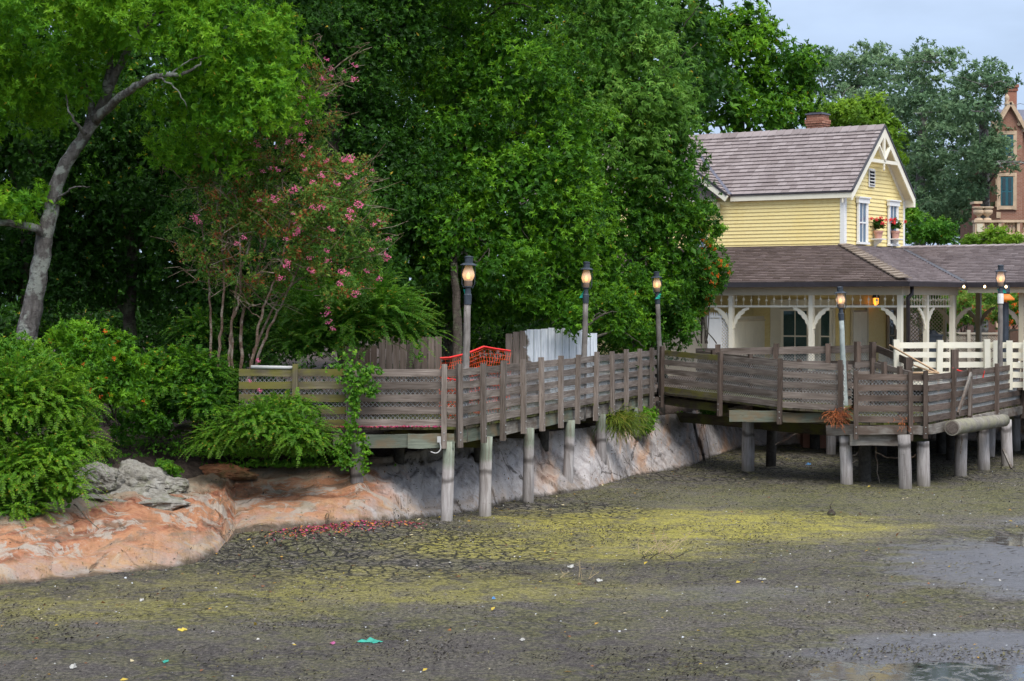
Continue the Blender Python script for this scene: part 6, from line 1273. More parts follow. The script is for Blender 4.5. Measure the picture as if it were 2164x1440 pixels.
# arching frond plants
def fronds(name, label, cat, bases, dirs, lens, leaf, mat, tint=.55, npair=16, arch=.8, group=None, stemr=.006, pairang=1.0, stem_m='leaf_fern', sub=None, wv=.15, core=None):
    """arching stems with paired leaflets"""
    n = len(bases); bases = np.array(bases); dirs = unit(np.array(dirs)); lens = np.array(lens); root = thing(name, label, cat, tuple(bases.mean(0) * [1, 1, 0] + [0, 0, bases[:, 2].min()]), group)
    ts = np.linspace(.08, 1, npair); Pl, Dl, Nl, Ll, Tl = [], [], [], [], []; b = MB()
    side = unit(np.cross(dirs, [0, 0, 1.0]) + 1e-6); ar = arch * RNG.uniform(.6, 1.4, n); sway = RNG.normal(0, wv, n)
    def pos(t): return bases + dirs * (lens * t)[:, None] + side * (sway * lens * t * t)[:, None] - np.array([0, 0, 1]) * (ar * lens * t * t * .6)[:, None]
    tt = RNG.normal(tint, .12, n)
    for j, t in enumerate(ts):
        p = pos(t); tg = unit(pos(min(t + .02, 1.02)) - pos(t - .02)); up = unit(np.cross(np.cross(tg, [0, 0, 1.0]) + 1e-6, tg)); sd5 = np.cross(tg, up)
        for s in (-1, 1):
            pa = pairang + RNG.normal(0, .15, n); d = tg * np.cos(pa)[:, None] + sd5 * s * np.sin(pa)[:, None] + RNG.normal(0, .12, (n, 3)); Pl.append(p); Dl.append(d); Nl.append(up + RNG.normal(0, .15, (n, 3)))
            Ll.append(leaf[0] * (1.1 - .65 * t ** 2) * min(1, .45 + t * 2.5) * RNG.uniform(.75, 1.15, n)); Tl.append(np.where(RNG.random(n) < .02, 2, tt + .22 * t + RNG.normal(0, .09, n)))
    P = np.concatenate(Pl); L = np.concatenate(Ll); A = [P, np.concatenate(Dl), np.concatenate(Nl), L, L * leaf[1] / leaf[0], np.where(np.concatenate(Tl) > 1.9, 1.0, np.clip(np.concatenate(Tl), 0, .97))]
    if core: A = [np.concatenate([x, y]) for x, y in zip(A, inner_leaves(core, (.06, 0), tint * .8, 1.2, lo=.3, hi=.85))]
    leaf_mesh('foliage', *A, M[mat], root, fold=.1)
    pts = [pos(t) for t in (0, .35, .7, 1.0)]
    for i in range(n): b.tube([V3(p[i]) for p in pts], [stemr, stemr * .8, stemr * .6, stemr * .3], 3, cap=False)
    b.make('stem', M['stem_green'], root)['kind'] = 'stuff'; return root
M['stem_green'] = plain('green_stem', (.10, .16, .03), .6, .2, 8)
def blob_fronds(blobs, dens, L, up=.5, zmin=-.3):
    B_, D_, L_ = [], [], []
    for c, r in blobs:
        rm = (r[0] * r[1] * r[2]) ** (1 / 3); n = int(4 * np.pi * rm * rm * dens); d = rdir(n, zmin); p = np.array(c) + d * np.array(r) * RNG.uniform(.35, .95, n)[:, None]; f = np.sum(unit(CAMP - p) * d, 1) > -.3; p, d = p[f], d[f]
        B_.append(p); D_.append(unit(d + np.array([0, -.15, up]) + RNG.normal(0, .3, d.shape))); L_.append(L * RNG.uniform(.6, 1.2, len(p)))
    return np.concatenate(B_), np.concatenate(D_), np.concatenate(L_)
fl = [pb(110, 1030, 32.3, 75, 50, .5), pb(30, 1075, 32.0, 70, 35, .4), pb(150, 940, 32.8, 50, 60, .5), pb(30, 860, 32.8, 120, 110, .9), pb(90, 980, 32.4, 85, 60, .6), pb(0, 1010, 32.2, 110, 70, .7), pb(135, 860, 33.0, 60, 60, .5), pb(-90, 900, 32.5, 120, 150, .9)]
bs, ds, ls = blob_fronds(fl, 80, .46); ls = ls * RNG.choice([.6, 1, 1.3], len(ls))
fronds('fern_shrub', 'large bright yellow green shrub of arching leafy sprays at the lower left corner', 'shrub', bs, ds, ls, (.066, .024), 'leaf_fern', .62, 15, .9, core=fl)
gc = [pb(560, 905, 36.0, 110, 50, .6), pb(640, 930, 35.9, 60, 45, .5), pb(470, 930, 36.2, 60, 35, .4), pb(600, 870, 36.5, 90, 30, .4)]; bs, ds, ls = blob_fronds(gc, 110, .40)
fronds('ground_cover', 'low spreading green plant spilling over the bank under the mossy fence', 'shrub', bs, ds, ls, (.062, .024), 'leaf_fern', .5, 13, 1.0, core=gc)
gc = [pb(720, 700, 39.5, 110, 45, .7), pb(800, 660, 39.5, 80, 50, .6), pb(660, 660, 40, 80, 50, .6), pb(860, 700, 40, 50, 30, .5), pb(640, 730, 39.3, 60, 30, .4), pb(760, 630, 40.5, 70, 40, .5)]; bs, ds, ls = blob_fronds(gc, 44, .85, up=.25)
fronds('fern_shrub', 'feathery fronded shrub leaning over the mossy fence from behind', 'shrub', bs, ds, ls, (.09, .026), 'leaf_fern', .38, 22, .7, core=gc)
gc = [pb(400, 790, 37.5, 90, 50, .6), pb(420, 700, 39, 60, 40, .5), pb(340, 830, 37.0, 70, 40, .5), pb(430, 860, 36.8, 60, 40, .4)]; bs, ds, ls = blob_fronds(gc, 60, .40)
fronds('shade_plant', 'dark green understory plants in the shade below the myrtle stems', 'shrub', bs, ds, ls, (.08, .034), 'leaf_mid', .30, 10, .9, core=gc)
# weeds on the top of the bank
def ground_cover(label, px_list, n, hgt, leaf, mat, tint, name='weeds', cat='plants', stuff=True):
    P = []
    for _ in range(n):
        x0, y0, Y0, sx, sy = random.choice(px_list); p = at(x0, y0, Y=Y0); P.append((p.x + random.gauss(0, sx), p.y + random.gauss(0, sy), p.z + abs(random.gauss(0, hgt))))
    P = np.array(P); D = unit(rdir(n, .1)); P2, d, nn, l, w_, t = whorls(P, D, 6, leaf[0], leaf[1], np.full(n, tint)); o = leaf_mesh(name, P2, d, nn, l, w_, t, M[mat])
    tag(o, label, cat, kind='stuff' if stuff else None); return o
ground_cover('patchy weeds and creepers along the soil above the bank', [(200, 965, 36.2, .5, .3), (260, 940, 36.8, .6, .3), (400, 945, 37.2, .7, .3), (470, 960, 37, .6, .25), (540, 965, 36.8, .6, .2), (350, 920, 37.5, .7, .3), (560, 985, 37.6, .5, .15), (640, 985, 37.9, .4, .12), (700, 975, 38.2, .3, .12), (150, 990, 35, .3, .2), (430, 920, 37.6, .8, .3), (600, 960, 37, .5, .2), (330, 880, 38.3, .9, .3)], 2600, .07, (.05, .024), 'leaf_fern', .42)
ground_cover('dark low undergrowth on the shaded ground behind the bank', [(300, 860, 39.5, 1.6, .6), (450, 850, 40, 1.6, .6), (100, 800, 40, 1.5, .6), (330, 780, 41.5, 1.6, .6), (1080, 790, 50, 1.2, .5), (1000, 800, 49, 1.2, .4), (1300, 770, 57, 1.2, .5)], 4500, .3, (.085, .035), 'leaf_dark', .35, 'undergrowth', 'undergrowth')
shrub('small bright green weed tuft in the gap between the two rocks', [pb(350, 992, 35.6, 22, 14, .18), pb(372, 1005, 35.7, 12, 16, .12)], (.045, .02), 'leaf_fern', .5, rs=.08, tps=8, k=6, name='weed_tuft', cat='weed', stem_r=.005)
shrub('broad leaved seedling on the dark soil above the grey boulders', [pb(215, 950, 35.6, 16, 20, .15)], (.11, .05), 'leaf_lime', .45, rs=.1, tps=3, k=5, name='seedling', cat='plant', stem_r=.005)
# vine on the fence post
def vine(label, path, n, w_, leaf, mat, tint, Y):
    pts = curve([at(x, y, Y=Y) for x, y in path], 10); root = thing('climbing_vine', label, 'vine', pts[-1]); b = MB(); b.tube(pts, .008, 5); b.make('stem', M['stem_green'], root)
    I = RNG.integers(0, len(pts), n); wd = np.array([w_[int(i / len(pts) * len(w_))] for i in I]); P = np.array([pts[i] for i in I]) + RNG.normal(0, 1, (n, 3)) * np.stack([wd, wd * .25, wd * .7], 1); P[:, 1] -= np.abs(RNG.normal(0, .04, n))
    D = unit(RNG.normal(0, .6, (n, 3)) + np.array([0, -.6, -.35])); t = np.clip(RNG.normal(tint, .15, n), 0, .97); P2, d, nn, l, w2, t2 = whorls(P, D, 3, leaf[0], leaf[1], t, spread=(.3, 1.1)); leaf_mesh('foliage', P2, d, np.tile([0, -1, .4], (len(P2), 1)) + RNG.normal(0, .3, P2.shape), l, w2, t2, M[mat], root)
vine('bright green creeper climbing the middle post of the mossy fence and hanging below', [(735, 985), (722, 950), (742, 915), (748, 860), (752, 820), (748, 785), (728, 768)], 420, [.10, .08, .07, .07, .16, .20], (.075, .05), 'leaf_fern', .55, 36.95)
vine('short creeper strand trailing right along the top rail beside the vine post', [(805, 788), (780, 782), (768, 800), (785, 830), (792, 812)], 120, [.07, .06, .08, .07], (.07, .045), 'leaf_fern', .5, 37.0)
vine('creeper strand hanging beside the first pile under the boardwalk', [(765, 1000), (770, 950), (762, 920)], 90, [.06, .06, .05], (.065, .045), 'leaf_mid', .6, 37.0)
vine('creeper strands dangling in front of the brown plank screen', [(890, 760), (885, 735), (878, 700)], 60, [.05, .04, .06], (.055, .03), 'leaf_fern', .5, 41.2)
# trumpet vine with orange flowers at the house corner
shrub('orange flowered vine mound hanging at the left corner of the porch roof', [pb(1496, 560, 57.0, 30, 46, .7), pb(1468, 610, 56.5, 36, 56, .8), pb(1510, 590, 57.2, 18, 34, .5), pb(1440, 680, 56, 28, 40, .6), pb(1485, 625, 57, 20, 28, .5)], (.12, .045), 'leaf_fern', .40, rs=.28, tps=10, k=7, name='trumpet_vine', cat='vine', flowers=(150, 'petal_orange', .05, lambda p: p[0] > at(1475, 600, Y=57).x), tip=dict(zmin=-.9), wh=dict(droopz=.5))
shrub('leafy twig tip reaching over the yellow wall from the tree', [pb(1494, 440, 58, 20, 10, .4), pb(1502, 492, 58, 20, 13, .4), pb(1522, 484, 58, 9, 4, .2)], (.11, .045), 'leaf_mid', .5, rs=.2, tps=6, k=6, name='leafy_branch', cat='branch')
# garden beyond the walkway
shrub('green shrub bed with russet shoots beyond the walkway lattice', [pb(2040, 660, 74, 60, 30, 1.2), pb(2090, 650, 75, 50, 40, 1.2), pb(1985, 670, 74, 20, 40, .8), pb(2050, 625, 77, 80, 20, 1.2)], (.15, .05), 'leaf_myrtle', .45, rs=.4, tps=9, k=7)
shrub('garden shrub with orange and red blooms at the far right under the walkway roof', [pb(2150, 665, 72, 30, 30, .9), pb(2190, 650, 72, 40, 40, .9)], (.14, .05), 'leaf_fern', .45, rs=.35, tps=9, k=7, flowers=(90, 'petal_orange', .06, lambda p: True))
shrub('bright green shrub seen between porch and walkway posts', [pb(1968, 650, 70, 14, 50, .6), pb(1990, 690, 70, 25, 14, .6)], (.13, .05), 'leaf_fern', .5, rs=.3, tps=9, k=7)
shrub('yellow green climbing shrub on the terrace balustrade', [pb(2120, 508, 102, 45, 12, 1), pb(2060, 512, 102, 20, 8, .8), pb(2105, 498, 102, 16, 10, .6)], (.2, .08), 'leaf_lime', .5, rs=.35, tps=9, k=6)
dtree('dark green trees far beyond the walkway opening', 2060, 92, [pb(2000, 640, 92, 80, 50), pb(2100, 630, 92, 80, 50), pb(2180, 640, 92, 80, 60), pb(1960, 600, 95, 60, 60)], leaf=(.2, .09), seed=.35, rs=.8, group=None)
rock('layered brown rockwork in the garden seen between the walkway posts', at(2000, 640, Y=78), (.9, .5, 1.0), M['rock_orange'], 12.1, 'rockwork')

# crape myrtle
MY = 38.2
myr = thing('crape_myrtle', 'multi stemmed crape myrtle with reddish foliage and pink flower clusters', 'tree', at(500, 930, Y=MY)); b = MB()
stems = [[(452, 930), (448, 820), (447, 700), (440, 600), (425, 480), (415, 400)], [(478, 930), (480, 820), (490, 700), (505, 620), (510, 520), (500, 400)], [(490, 930), (500, 820), (520, 730), (530, 640), (540, 520), (545, 400)], [(505, 930), (520, 830), (535, 740), (560, 650), (590, 560), (615, 430)],
         [(527, 930), (545, 770), (575, 680), (596, 640), (640, 540), (690, 430)], [(470, 930), (462, 800), (468, 680), (470, 560), (465, 430), (480, 330)], [(498, 930), (508, 790), (516, 660), (556, 520), (590, 380), (640, 250)], [(515, 930), (530, 790), (548, 720), (600, 620), (680, 560), (760, 520)], [(458, 930), (452, 760), (458, 640), (448, 540), (400, 440), (390, 380)],
         [(484, 930), (488, 780), (494, 640), (540, 470), (590, 330), (660, 210), (690, 150)], [(500, 930), (515, 800), (540, 690), (600, 590), (690, 580), (760, 600)]]
SC = []
for i, s in enumerate(stems):
    if i in (2, 8, 10): continue
    Ys = MY + random.uniform(-.5, .5); p = [at(x + random.uniform(-3, 3), y, Y=MY + (Ys - MY) * (k / 3)) for k, (x, y) in enumerate(s)]; c = limb(b, p, random.uniform(.032, .052), .010, 7, 8, .02); SC.append(c)
mb_ = [pb(620, 430, MY - .2, 130, 110, 1.2), pb(700, 470, MY - .4, 95, 110, .9), pb(600, 330, MY, 90, 80, .9), pb(660, 230, MY, 45, 60, .5), pb(690, 180, MY, 45, 35, .4), pb(500, 400, MY + .1, 90, 90, .9), pb(560, 530, MY - .2, 130, 90, 1.0), pb(690, 590, MY - .4, 90, 70, .7), pb(430, 460, MY + .2, 60, 90, .6), pb(760, 500, MY - .4, 55, 70, .5), pb(740, 380, MY - .3, 40, 50, .5), pb(460, 300, MY + .3, 60, 50, .5), pb(420, 560, MY, 40, 50, .4), pb(560, 620, MY - .1, 60, 40, .5)]
# fine pale twigs
def fine_twigs(n):
    for _ in range(n):
        c, r = random.choice(mb_); c = V3(c); s = c + V3((random.uniform(-.8, .8) * r[0], random.uniform(-.9, .3) * r[1], random.uniform(-.8, .8) * r[2])); a = random.uniform(-.3, 1.1); L = random.uniform(.25, .7); d = V3((math.cos(a) * random.choice((1, 1, -1)), -.2, math.sin(a)))
        b.tube([s, s + d * L * .5 + V3((0, 0, random.uniform(-.05, .08))), s + d * L + V3((0, 0, random.uniform(-.15, .1)))], [.007, .005, .003], 4, cap=False)
for c in SC:
    for k in range(5):
        s = c[random.randint(len(c) // 2, len(c) - 1)]; sub_branches(b, s, s + V3((random.uniform(-.5, .6), random.uniform(-.6, .2), random.uniform(-.1, .6))).normalized() * random.uniform(.4, .7), .014, 1, 3)
fine_twigs(230); b.make('stems', M['bark_myrtle'], myr, smooth=True)
P, D, T = crown_tips(mb_, .24, 20, zmin=-.8, cover=.6, back=.3, seed_t=.42, inside=.35, tmax=.99)
T = np.clip(T + .08 + RNG.normal(0, .20, len(T)), 0, .99); P2, d, nn, l, w_, t = whorls(P, D, 6, .055, .030, T, stem=.8, jitter=.6, tvar=.15); leaf_mesh('crown', P2, d, nn, l, w_, t, M['leaf_myrtle'], myr)
FLW = [(690, 125), (640, 140), (651, 225), (750, 138), (728, 152), (748, 168), (700, 160), (682, 167), (650, 258), (614, 270), (637, 283), (609, 300), (635, 283), (567, 292), (540, 300), (545, 307), (584, 312), (636, 297), (600, 340), (522, 368), (530, 366), (733, 335), (745, 332), (720, 335), (738, 338), (727, 340), (787, 360), (750, 366), (622, 398), (630, 400), (645, 358), (572, 356), (555, 362), (587, 358), (680, 372), (660, 385), (712, 388), (733, 376), (740, 373), (615, 405), (620, 452), (578, 418), (584, 424), (548, 424), (675, 440), (683, 436), (660, 437), (755, 430), (762, 435), (740, 445), (738, 459), (800, 466), (812, 470), (790, 475), (631, 487), (625, 495), (605, 505), (629, 476), (515, 502), (500, 515), (415, 463), (420, 470), (411, 458), (700, 484), (820, 508), (785, 528), (818, 547), (815, 540), (783, 570), (775, 573), (800, 590), (692, 551), (720, 575), (728, 572), (736, 580), (657, 572), (604, 562), (594, 588), (607, 553), (718, 600), (754, 618), (748, 625), (692, 650), (690, 664), (695, 680), (703, 695), (638, 205), (690, 200), (700, 145), (653, 545), (690, 530), (640, 330), (655, 312), (690, 340)]
pm = []
for v in range(3):
    n = 26; q = RNG.normal(0, 1, (n, 3)) * np.array([.05, .045, .035]); dd = rdir(n); o = leaf_mesh('blossom', q, dd, rdir(n), .036, .036, RNG.random(n), M['petal_pink'], myr, loc=(0, 0, 0), fold=.3); pm.append(o)
for i, (x, y) in enumerate(FLW):
    Yf = MY - .3; q0 = at(x, y, Y=MY)
    for bc, br in mb_:
        s2_ = 1 - ((q0.x - bc[0]) / br[0]) ** 2 - ((q0.z - bc[2]) / br[2]) ** 2
        if s2_ > 0: Yf = min(Yf, bc[1] - br[1] * math.sqrt(s2_) - .22)
    p = at(x, y, Y=Yf); s = random.uniform(.55, 1.05) * (1.45 if i in (21, 22, 23, 24) else 1)
    s *= .85; Mx = Matrix.Translation(p) @ Matrix.Rotation(random.uniform(0, 6), 4, 'Z') @ Matrix.Scale(s, 4)
    if i < 3: o = pm[i]
    else: o = pm[i % 3].copy(); COL.objects.link(o)
    o.parent = myr; o.matrix_basis = WM[myr.name].inverted() @ Mx
for (x, y, Y, s) in ((545, 762, 37.0, .6), (548, 825, 37.0, .6), (527, 805, 37.0, .5)):
    o = pm[0].copy(); COL.objects.link(o); o.parent = myr; o.matrix_basis = WM[myr.name].inverted() @ Matrix.Translation(at(x, y, Y=Y)) @ Matrix.Scale(s, 4)

# geraniums
for k, (p, pt) in enumerate(POTS):
    P = np.array(p) + rdir(46, -.1) * np.array([.27, .27, .30]) * RNG.uniform(.3, 1, (46, 1)) + np.array([0, 0, .12]); D = unit(P - np.array(p)); P2, d, nn, l, w_, t = whorls(P, D, 5, .10, .075, np.full(46, .25)); leaf_mesh('foliage', P2, d, nn, l, w_, t, M['leaf_dark'], pt)
    for j, (dx, dz) in enumerate(((-.26, .38), (-.1, .36), (.02, .42), (.2, .34), (.08, .22)) if k == 0 else ((-.2, .36), (-.08, .38), (.26, .30), (-.1, .26))):
        c = np.array(p) + np.array([dx, -.18 - .05 * j, dz]); q = c + RNG.normal(0, .026, (26, 3)); leaf_mesh('blossom', q, rdir(26), rdir(26), .05, .045, RNG.random(26), M['petal_red'], pt, loc=c)

# grass tuft and small plants hanging under the boardwalk
def tuft(label, px, py, Y, n, L, mat, tint, sx=.25, name='grass_tuft'):
    c = np.array(at(px, py, Y=Y)); P = c + RNG.normal(0, 1, (n, 3)) * np.array([sx, .12, .08]); D = np.stack([RNG.normal(.25, .5, n), RNG.normal(-.5, .3, n), RNG.uniform(-.3, .7, n)], 1); root = thing(name, label, 'grass', c)
    cur = P.copy(); D = unit(D)
    Ps, Ds = [], []
    for s in range(3): Ps.append(cur.copy()); Ds.append(D.copy()); cur = cur + D * L / 3 * .95; D = unit(D + np.array([.05, 0, -.55]))
    leaf_mesh('blades', np.concatenate(Ps), np.concatenate(Ds), np.tile([0, -.5, 1], (3 * n, 1)) + RNG.normal(0, .2, (3 * n, 3)), L / 3 * 1.15, .016, np.tile(RNG.normal(tint, .2, n), 3), M[mat], root, shape=.5)['kind'] = 'stuff'; return root
tuft('yellow green grass tuft arching down the bank between the fourth and fifth piles', 1305, 895, 46.9, 300, .55, 'grass_olive', .4, .17)
tuft('small olive grass clump on the bank beside the yellow grass tuft', 1340, 890, 48.2, 120, .40, 'grass_olive', .25, .15)
shrub('leafy weed sprouting under the boardwalk near the third lamp post', [pb(1365, 882, 49.8, 16, 18, .25), pb(1368, 905, 49.6, 10, 10, .15)], (.08, .04), 'leaf_mid', .6, rs=.12, tps=8, k=5, stem_r=.006, name='weed_tuft', cat='weed')
shrub('small weed hanging from the bank top under the ramp', [pb(1494, 880, 52.6, 13, 14, .2)], (.09, .04), 'leaf_fern', .5, rs=.12, tps=8, k=5, stem_r=.006, name='weed_tuft', cat='weed')
shrub('shaded green weed on the bank under the start of the ramp', [pb(1432, 888, 53.2, 14, 12, .25)], (.08, .04), 'leaf_mid', .4, rs=.12, tps=8, k=5, stem_r=.006, name='weed_tuft', cat='weed')
tuft('rusty dead needles draped on the beam left of the dock front', 1768, 880, 45.9, 90, .34, 'needles', .5, .10, 'needle_clump') if M.setdefault('needles', leafm('dead_needles_leaf', [(0, (.16, .05, .02)), (1, (.45, .14, .04))], .1)) else 0
tuft('small clump of dead needles on the beam under the dock front fence', 1905, 893, 45.2, 30, .13, 'needles', .4, .12, 'needle_clump')
# dead sticks under the dock
b = MB()
for (x0, y0, x1, y1, Y) in ((1640, 940, 1705, 895, 50.5), (1850, 945, 1858, 1020, 46.5), (1790, 960, 1815, 955, 46), (1850, 955, 1900, 968, 46), (1918, 965, 1935, 960, 45.6), (1790, 975, 1812, 972, 46), (2033, 925, 2030, 960, 47.5)):
    p, q = at(x0, y0, Y=Y), at(x1, y1, Y=Y); limb(b, [p, p.lerp(q, .5) + V3((0, 0, -.06)), q], .018, .008, 4, 5, .02)
o = b.make('dead_sticks', M['bark_myrtle']); o['kind'] = 'stuff'; tag(o, 'tangled dead sticks caught among the piles under the dock', 'sticks')
b = MB(); p = at(2125, 945, Y=50.6); b.beam(at(2120, 950, Y=50.7), at(2138, 990, Y=50.5), .05, .12, up=(0, 1, 0)); o = b.make('broken_board', M['wood_pale']); tag(o, 'broken pale board leaning on the pile at the right end of the dock', 'board')

# ------------------------------------------------------------------ things on the lakebed
def scatter(n, xr_, yr_, f=None):
    X = RNG.uniform(*xr_, n); Y = yr_[0] * (yr_[1] / yr_[0]) ** RNG.random(n); 
    vis = (np.abs(X / Y) < .27); X, Y = X[vis], Y[vis]
    # keep points on the lake side of the bank
    bx, by = BASE[:, 0], BASE[:, 1]; m = np.ones(len(X), bool)
    order = np.argsort(bx[1:]); yb_ = np.interp(X, bx[1:][order], by[1:][order]); m &= Y < yb_ + .15
    return X[m], Y[m]
def flakes(name, label, cat, X, Y, L, asp, tint, mat, lift=.008, tilt=.35):
    n = len(X); z = lake_z(X, Y) + lift; a = RNG.normal(0, .9, n); D = np.stack([np.cos(a), np.sin(a), RNG.normal(0, tilt, n)], 1); N = np.stack([RNG.normal(0, tilt, n), RNG.normal(0, tilt, n), np.ones(n)], 1); l = L * RNG.uniform(.4, 1.5, n)
    o = leaf_mesh(name, np.stack([X, Y, z], 1), D, N, l, l * asp * RNG.uniform(.6, 1.4, n), tint, M[mat], droop=.05); return tag(o, label, cat, kind='stuff')
X, Y = scatter(300000, (-12, 16), (20.5, 60)); keep_ = RNG.random(len(X)) < np.clip((fbm(X * .7, Y * .8, 5, 77) - .42) * 6.5, .06, 1) * np.clip((fbm(X * .22, Y * .25, 3, 79) - .34) * 5, .25, 1)
wetm = ((X - 8.6) / 3.4) ** 2 + ((Y - 31) / 5.4) ** 2 < 1; keep_ &= ~(wetm & (RNG.random(len(X)) < .55)) & (lake_z(X, Y) > -.034); X, Y = X[keep_], Y[keep_]
flakes('weed_debris', 'dark dried waterweed and twig debris strewn over the mud', 'debris', X, Y, .038, .42, np.clip(RNG.beta(1.1, 1.6, len(X)) * .68 - .22 * ((Y < 26) & (X < 4)), 0, .66), 'litter', tilt=.7)
X, Y = scatter(16000, (-12, 16), (20.5, 60)); keep_ = RNG.random(len(X)) < np.clip((fbm(X * .8, Y * 1.0, 4, 177) - .36) * 5, .0, 1); X, Y = X[keep_], Y[keep_]
flakes('weed_stalks', 'thin dark stalks of dead waterweed lying on the mud', 'debris', X, Y, .13, .09, RNG.uniform(0, .4, len(X)), 'litter', tilt=.3)
X, Y = scatter(5200, (-12, 16), (20.5, 60)); near = np.interp(X, np.sort(BASE[1:, 0]), BASE[1:, 1][np.argsort(BASE[1:, 0])]) - Y; p_ = np.exp(-near / 3.5) + .10; kp = RNG.random(len(X)) < p_; X, Y = X[kp], Y[kp]
flakes('leaf_litter', 'yellow and orange fallen leaves lying on the mud near the bank', 'fallen leaves', X, Y, .07, .5, RNG.choice([.72, .8, .86, .9, .93], len(X)), 'litter')
X, Y = scatter(1500, (-12, 16), (20.5, 50)); flakes('shell_bits', 'small white shell and plastic bits scattered over the mud', 'litter', X, Y, .035, .6, RNG.uniform(.95, 1, len(X)), 'litter')
n = 1500; pp = [at(x + random.gauss(0, 1) * 0, 0, Y=1) for x in ()]; tq = RNG.random(n); xsq = 560 + 330 * tq; P = np.array([at(x, np.interp(x, [560, 624, 755, 900], [1119, 1116, 1107, 1092]) + 4, z=.26)[:] for x in xsq]); kx = RNG.random(n) < (.25 + .75 * np.exp(-((xsq - 700) / 90) ** 2)); P = P[kx]
X = P[:, 0] + RNG.normal(0, .08, len(P)); Y = P[:, 1] - np.abs(RNG.normal(0, .35, len(P))) + .12; flakes('fallen_petals', 'band of fallen pink petals and russet leaves at the foot of the bank', 'fallen petals', X, Y, .045, .6, RNG.random(len(X)) ** .8, 'petal_fall', lift=.02)
X2 = RNG.uniform(at(700, 907, Y=37.1).x, -1.3, 260); P = np.stack([X2, np.full(260, 37.12) + RNG.uniform(-.05, .04, 260), np.full(260, 1.905)], 1); o = leaf_mesh('fallen_petals', P, rdir(260, 0), rdir(260, .3), .04, .03, RNG.random(260) * .7, M['petal_fall']); tag(o, 'pink petals lying along the deck edge under the mossy fence', 'fallen petals', kind='stuff')
# leaf litter and dirt caught on the concrete bank
nb_ = 5200; ii = RNG.integers(0, PB.shape[0] - 1, nb_); jv = np.clip(np.where(RNG.random(nb_) < .45, RNG.beta(5, 1.3, nb_), np.where(RNG.random(nb_) < .4, RNG.beta(1, 7, nb_), RNG.random(nb_))), 0, .999) * (nv - 1); j0 = jv.astype(int); fj = (jv - j0)[:, None]
P = PB[ii, j0] * (1 - fj) + PB[ii, np.minimum(j0 + 1, nv - 1)] * fj; kp = (np.abs(P[:, 0] / P[:, 1]) < .27) & (RNG.random(nb_) < np.clip(fbm(P[:, 0] * 1.5, P[:, 1] * 1.5, 3, 88) * 3 - .8, .1, 1)); P = P[kp]; P[:, 2] += .012
o = leaf_mesh('bank_litter', P, rdir(len(P), -.2), np.array([0, -.4, 1]) + RNG.normal(0, .3, P.shape), .045 * RNG.uniform(.5, 1.5, len(P)), .02 * RNG.uniform(.5, 1.4, len(P)), np.clip(RNG.beta(1, 1.6, len(P)) * .93, 0, .93), M['litter']); tag(o, 'brown leaf litter and dirt caught on the sloping concrete bank', 'litter', kind='stuff')
# larger pieces of trash
def trash(label, px, py, w_, h_, m, name='plastic_scrap', seed=0, fold=.4):
    c = at(px, py, z=.0); zz = float(lake_z(np.array(c.x), np.array(c.y))) + .012; s = c.y / F; W2, H2 = w_ * s / 2, h_ * s; b = MB(); n = 6; g_ = []
    rnd_ = random.Random(seed)
    for i in range(n + 1):
        t = i / n; x = c.x + (t * 2 - 1) * W2; hh = H2 * (math.sin(math.pi * t) ** .6) * rnd_.uniform(.2, 1.3); g_.append([(x, c.y - rnd_.uniform(.03, .14) * math.sin(math.pi * t) - .01, zz), (x + rnd_.uniform(-.01, .01), c.y + .01, zz + hh * .8 + .004), (x, c.y + rnd_.uniform(.02, .14) * math.sin(math.pi * t) + .01, zz + hh * .25)])
    for a, d in zip(g_, g_[1:]): b.add([a[0], d[0], d[1], a[1]], [(0, 1, 2, 3)]); b.add([a[1], d[1], d[2], a[2]], [(0, 1, 2, 3)])
    o = b.make(name, M[m]); tag(o, label, 'trash'); return o
trash('crumpled teal plastic ribbon scrap lying on the mud', 782, 1358, 56, 11, 'trash_teal', seed=1); trash('white plastic cup fragment near the lower left of the mud', 155, 1414, 15, 9, 'trash_white', seed=2)
trash('yellow plastic strip above the lower left of the mud', 385, 1335, 20, 5, 'trash_yellow', seed=3); trash('pink scrap left of the teal scrap', 703, 1360, 11, 4, 'trash_pink', seed=4)
trash('white oval scrap in the middle of the lakebed', 1267, 1230, 15, 5, 'trash_white', seed=5); trash('blue plastic scrap under the ramp in the shade', 1708, 984, 12, 5, 'trash_blue', seed=6)
trash('small pale scrap just left of the dead twigs', 1206, 1200, 16, 7, 'trash_white', seed=7); trash('small green bottle shard near the lower left', 350, 1402, 12, 4, 'trash_teal', seed=8)
trash('white strip in the lower centre of the mud', 1104, 1358, 11, 4, 'trash_white', seed=9); trash('tiny blue scrap left of the oval white scrap', 1043, 1268, 8, 4, 'trash_blue', seed=10)
trash('white scrap among dark debris at lower left', 300, 1274, 10, 4, 'trash_white', seed=11); trash('grey scrap beside the big puddle', 1610, 1226, 18, 4, 'trash_white', seed=12)
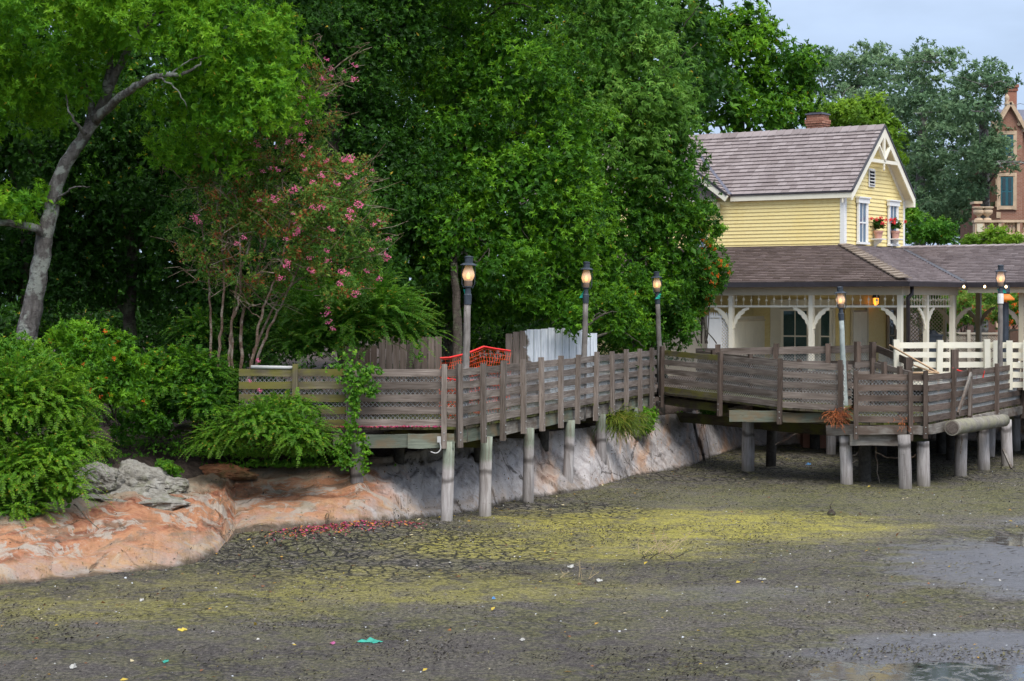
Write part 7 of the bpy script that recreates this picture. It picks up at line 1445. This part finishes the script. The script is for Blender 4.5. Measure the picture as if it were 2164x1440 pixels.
def twigs(label, px, py, n, L, m, seed, z=.02, spread=1.0, r=.008, lean=.3, flat=1):
    rnd_ = random.Random(seed); c = at(px, py, z=z); b = MB()
    for i in range(n):
        a = rnd_.uniform(-spread, spread) + lean; l = L * rnd_.uniform(.4, 1); d = V3((math.sin(a), rnd_.uniform(-.3, .3), math.cos(a) * flat)); s = c + V3((rnd_.uniform(-.3, .3), rnd_.uniform(-.15, .15), 0)); mid = s + d * l * .5; e = s + d * l + V3((0, 0, -.08 * l)); b.tube([s, mid, e], [r, r * .7, r * .4], 5)
        for k in range(3): q = mid.lerp(e, rnd_.uniform(-.3, .9)); b.tube([q, q + V3((rnd_.uniform(-1, 1), 0, rnd_.uniform(-.2, 1))) * l * .25], [r * .5, r * .25], 4)
    o = b.make('dead_twigs', M[m]); tag(o, label, 'twigs'); return o
twigs('dry straw coloured dead stems standing in the mud at centre right', 1385, 1170, 13, .62, 'dry_stem', 3); twigs('dark branch lying among the dry stems', 1395, 1180, 5, .55, 'bark_dark', 5, spread=1.5, r=.010, flat=.4)
twigs('small dry twig tangle left of the white oval scrap', 1212, 1222, 6, .34, 'dry_stem', 8, spread=.8, r=.006); twigs('dark twigs flat on the mud below the first piles', 1095, 1210, 5, .5, 'bark_dark', 12, spread=1.6, r=.008, flat=.15)
b = MB(); p = at(1757, 1090, z=0); b.lathe([(.0, -.02), (.07, 0), (.09, .05), (.05, .10), (.02, .13), (0, .14)], 8, p); b.tube([p + V3((0, 0, .1)), p + V3((-.03, 0, .2)), p + V3((.02, 0, .27))], [.015, .01, .006], 5); o = b.make('stump', M['bark_dark'], smooth=True); tag(o, 'tiny dark stump sticking out of the yellow green algae', 'stump')
b = MB(); q = at(157, 1110, Y=31.6)
limb(b, [at(160, 1078, Y=32.2) + V3((0, -.1, .1)), at(185, 1100, Y=31.8) + V3((0, -.1, .06)), at(212, 1124, Y=31.6) + V3((0, -.12, .05))], .014, .006, 5, 5, .01); o = b.make('stick', M['bark_dark']); tag(o, 'thin dark stick lying on the orange bank at the left', 'stick')
# conduit box on the corner post
jb = thing('junction_box', 'small grey junction box with a looping cable under the fence corner', 'junction box', at(928, 930, Y=37.05)); b = MB(); b.box(at(928, 929, Y=37.08), (.07, .06, .11)); b.make('box', M['pvc'], jb); b = MB(); b.tube(curve([at(930, 936, Y=37.04), at(931, 950, Y=37.02), at(922, 958, Y=37.0), at(910, 955, Y=37.0)], 5), .011, 6); b.make('cable', M['pvc'], jb, smooth=True)
print('LEAF TRIS', NTRI[0], 'ALL', sum(len(o.data.polygons) for o in bpy.data.objects if o.type == 'MESH'), 'OBJ', len(bpy.data.objects))
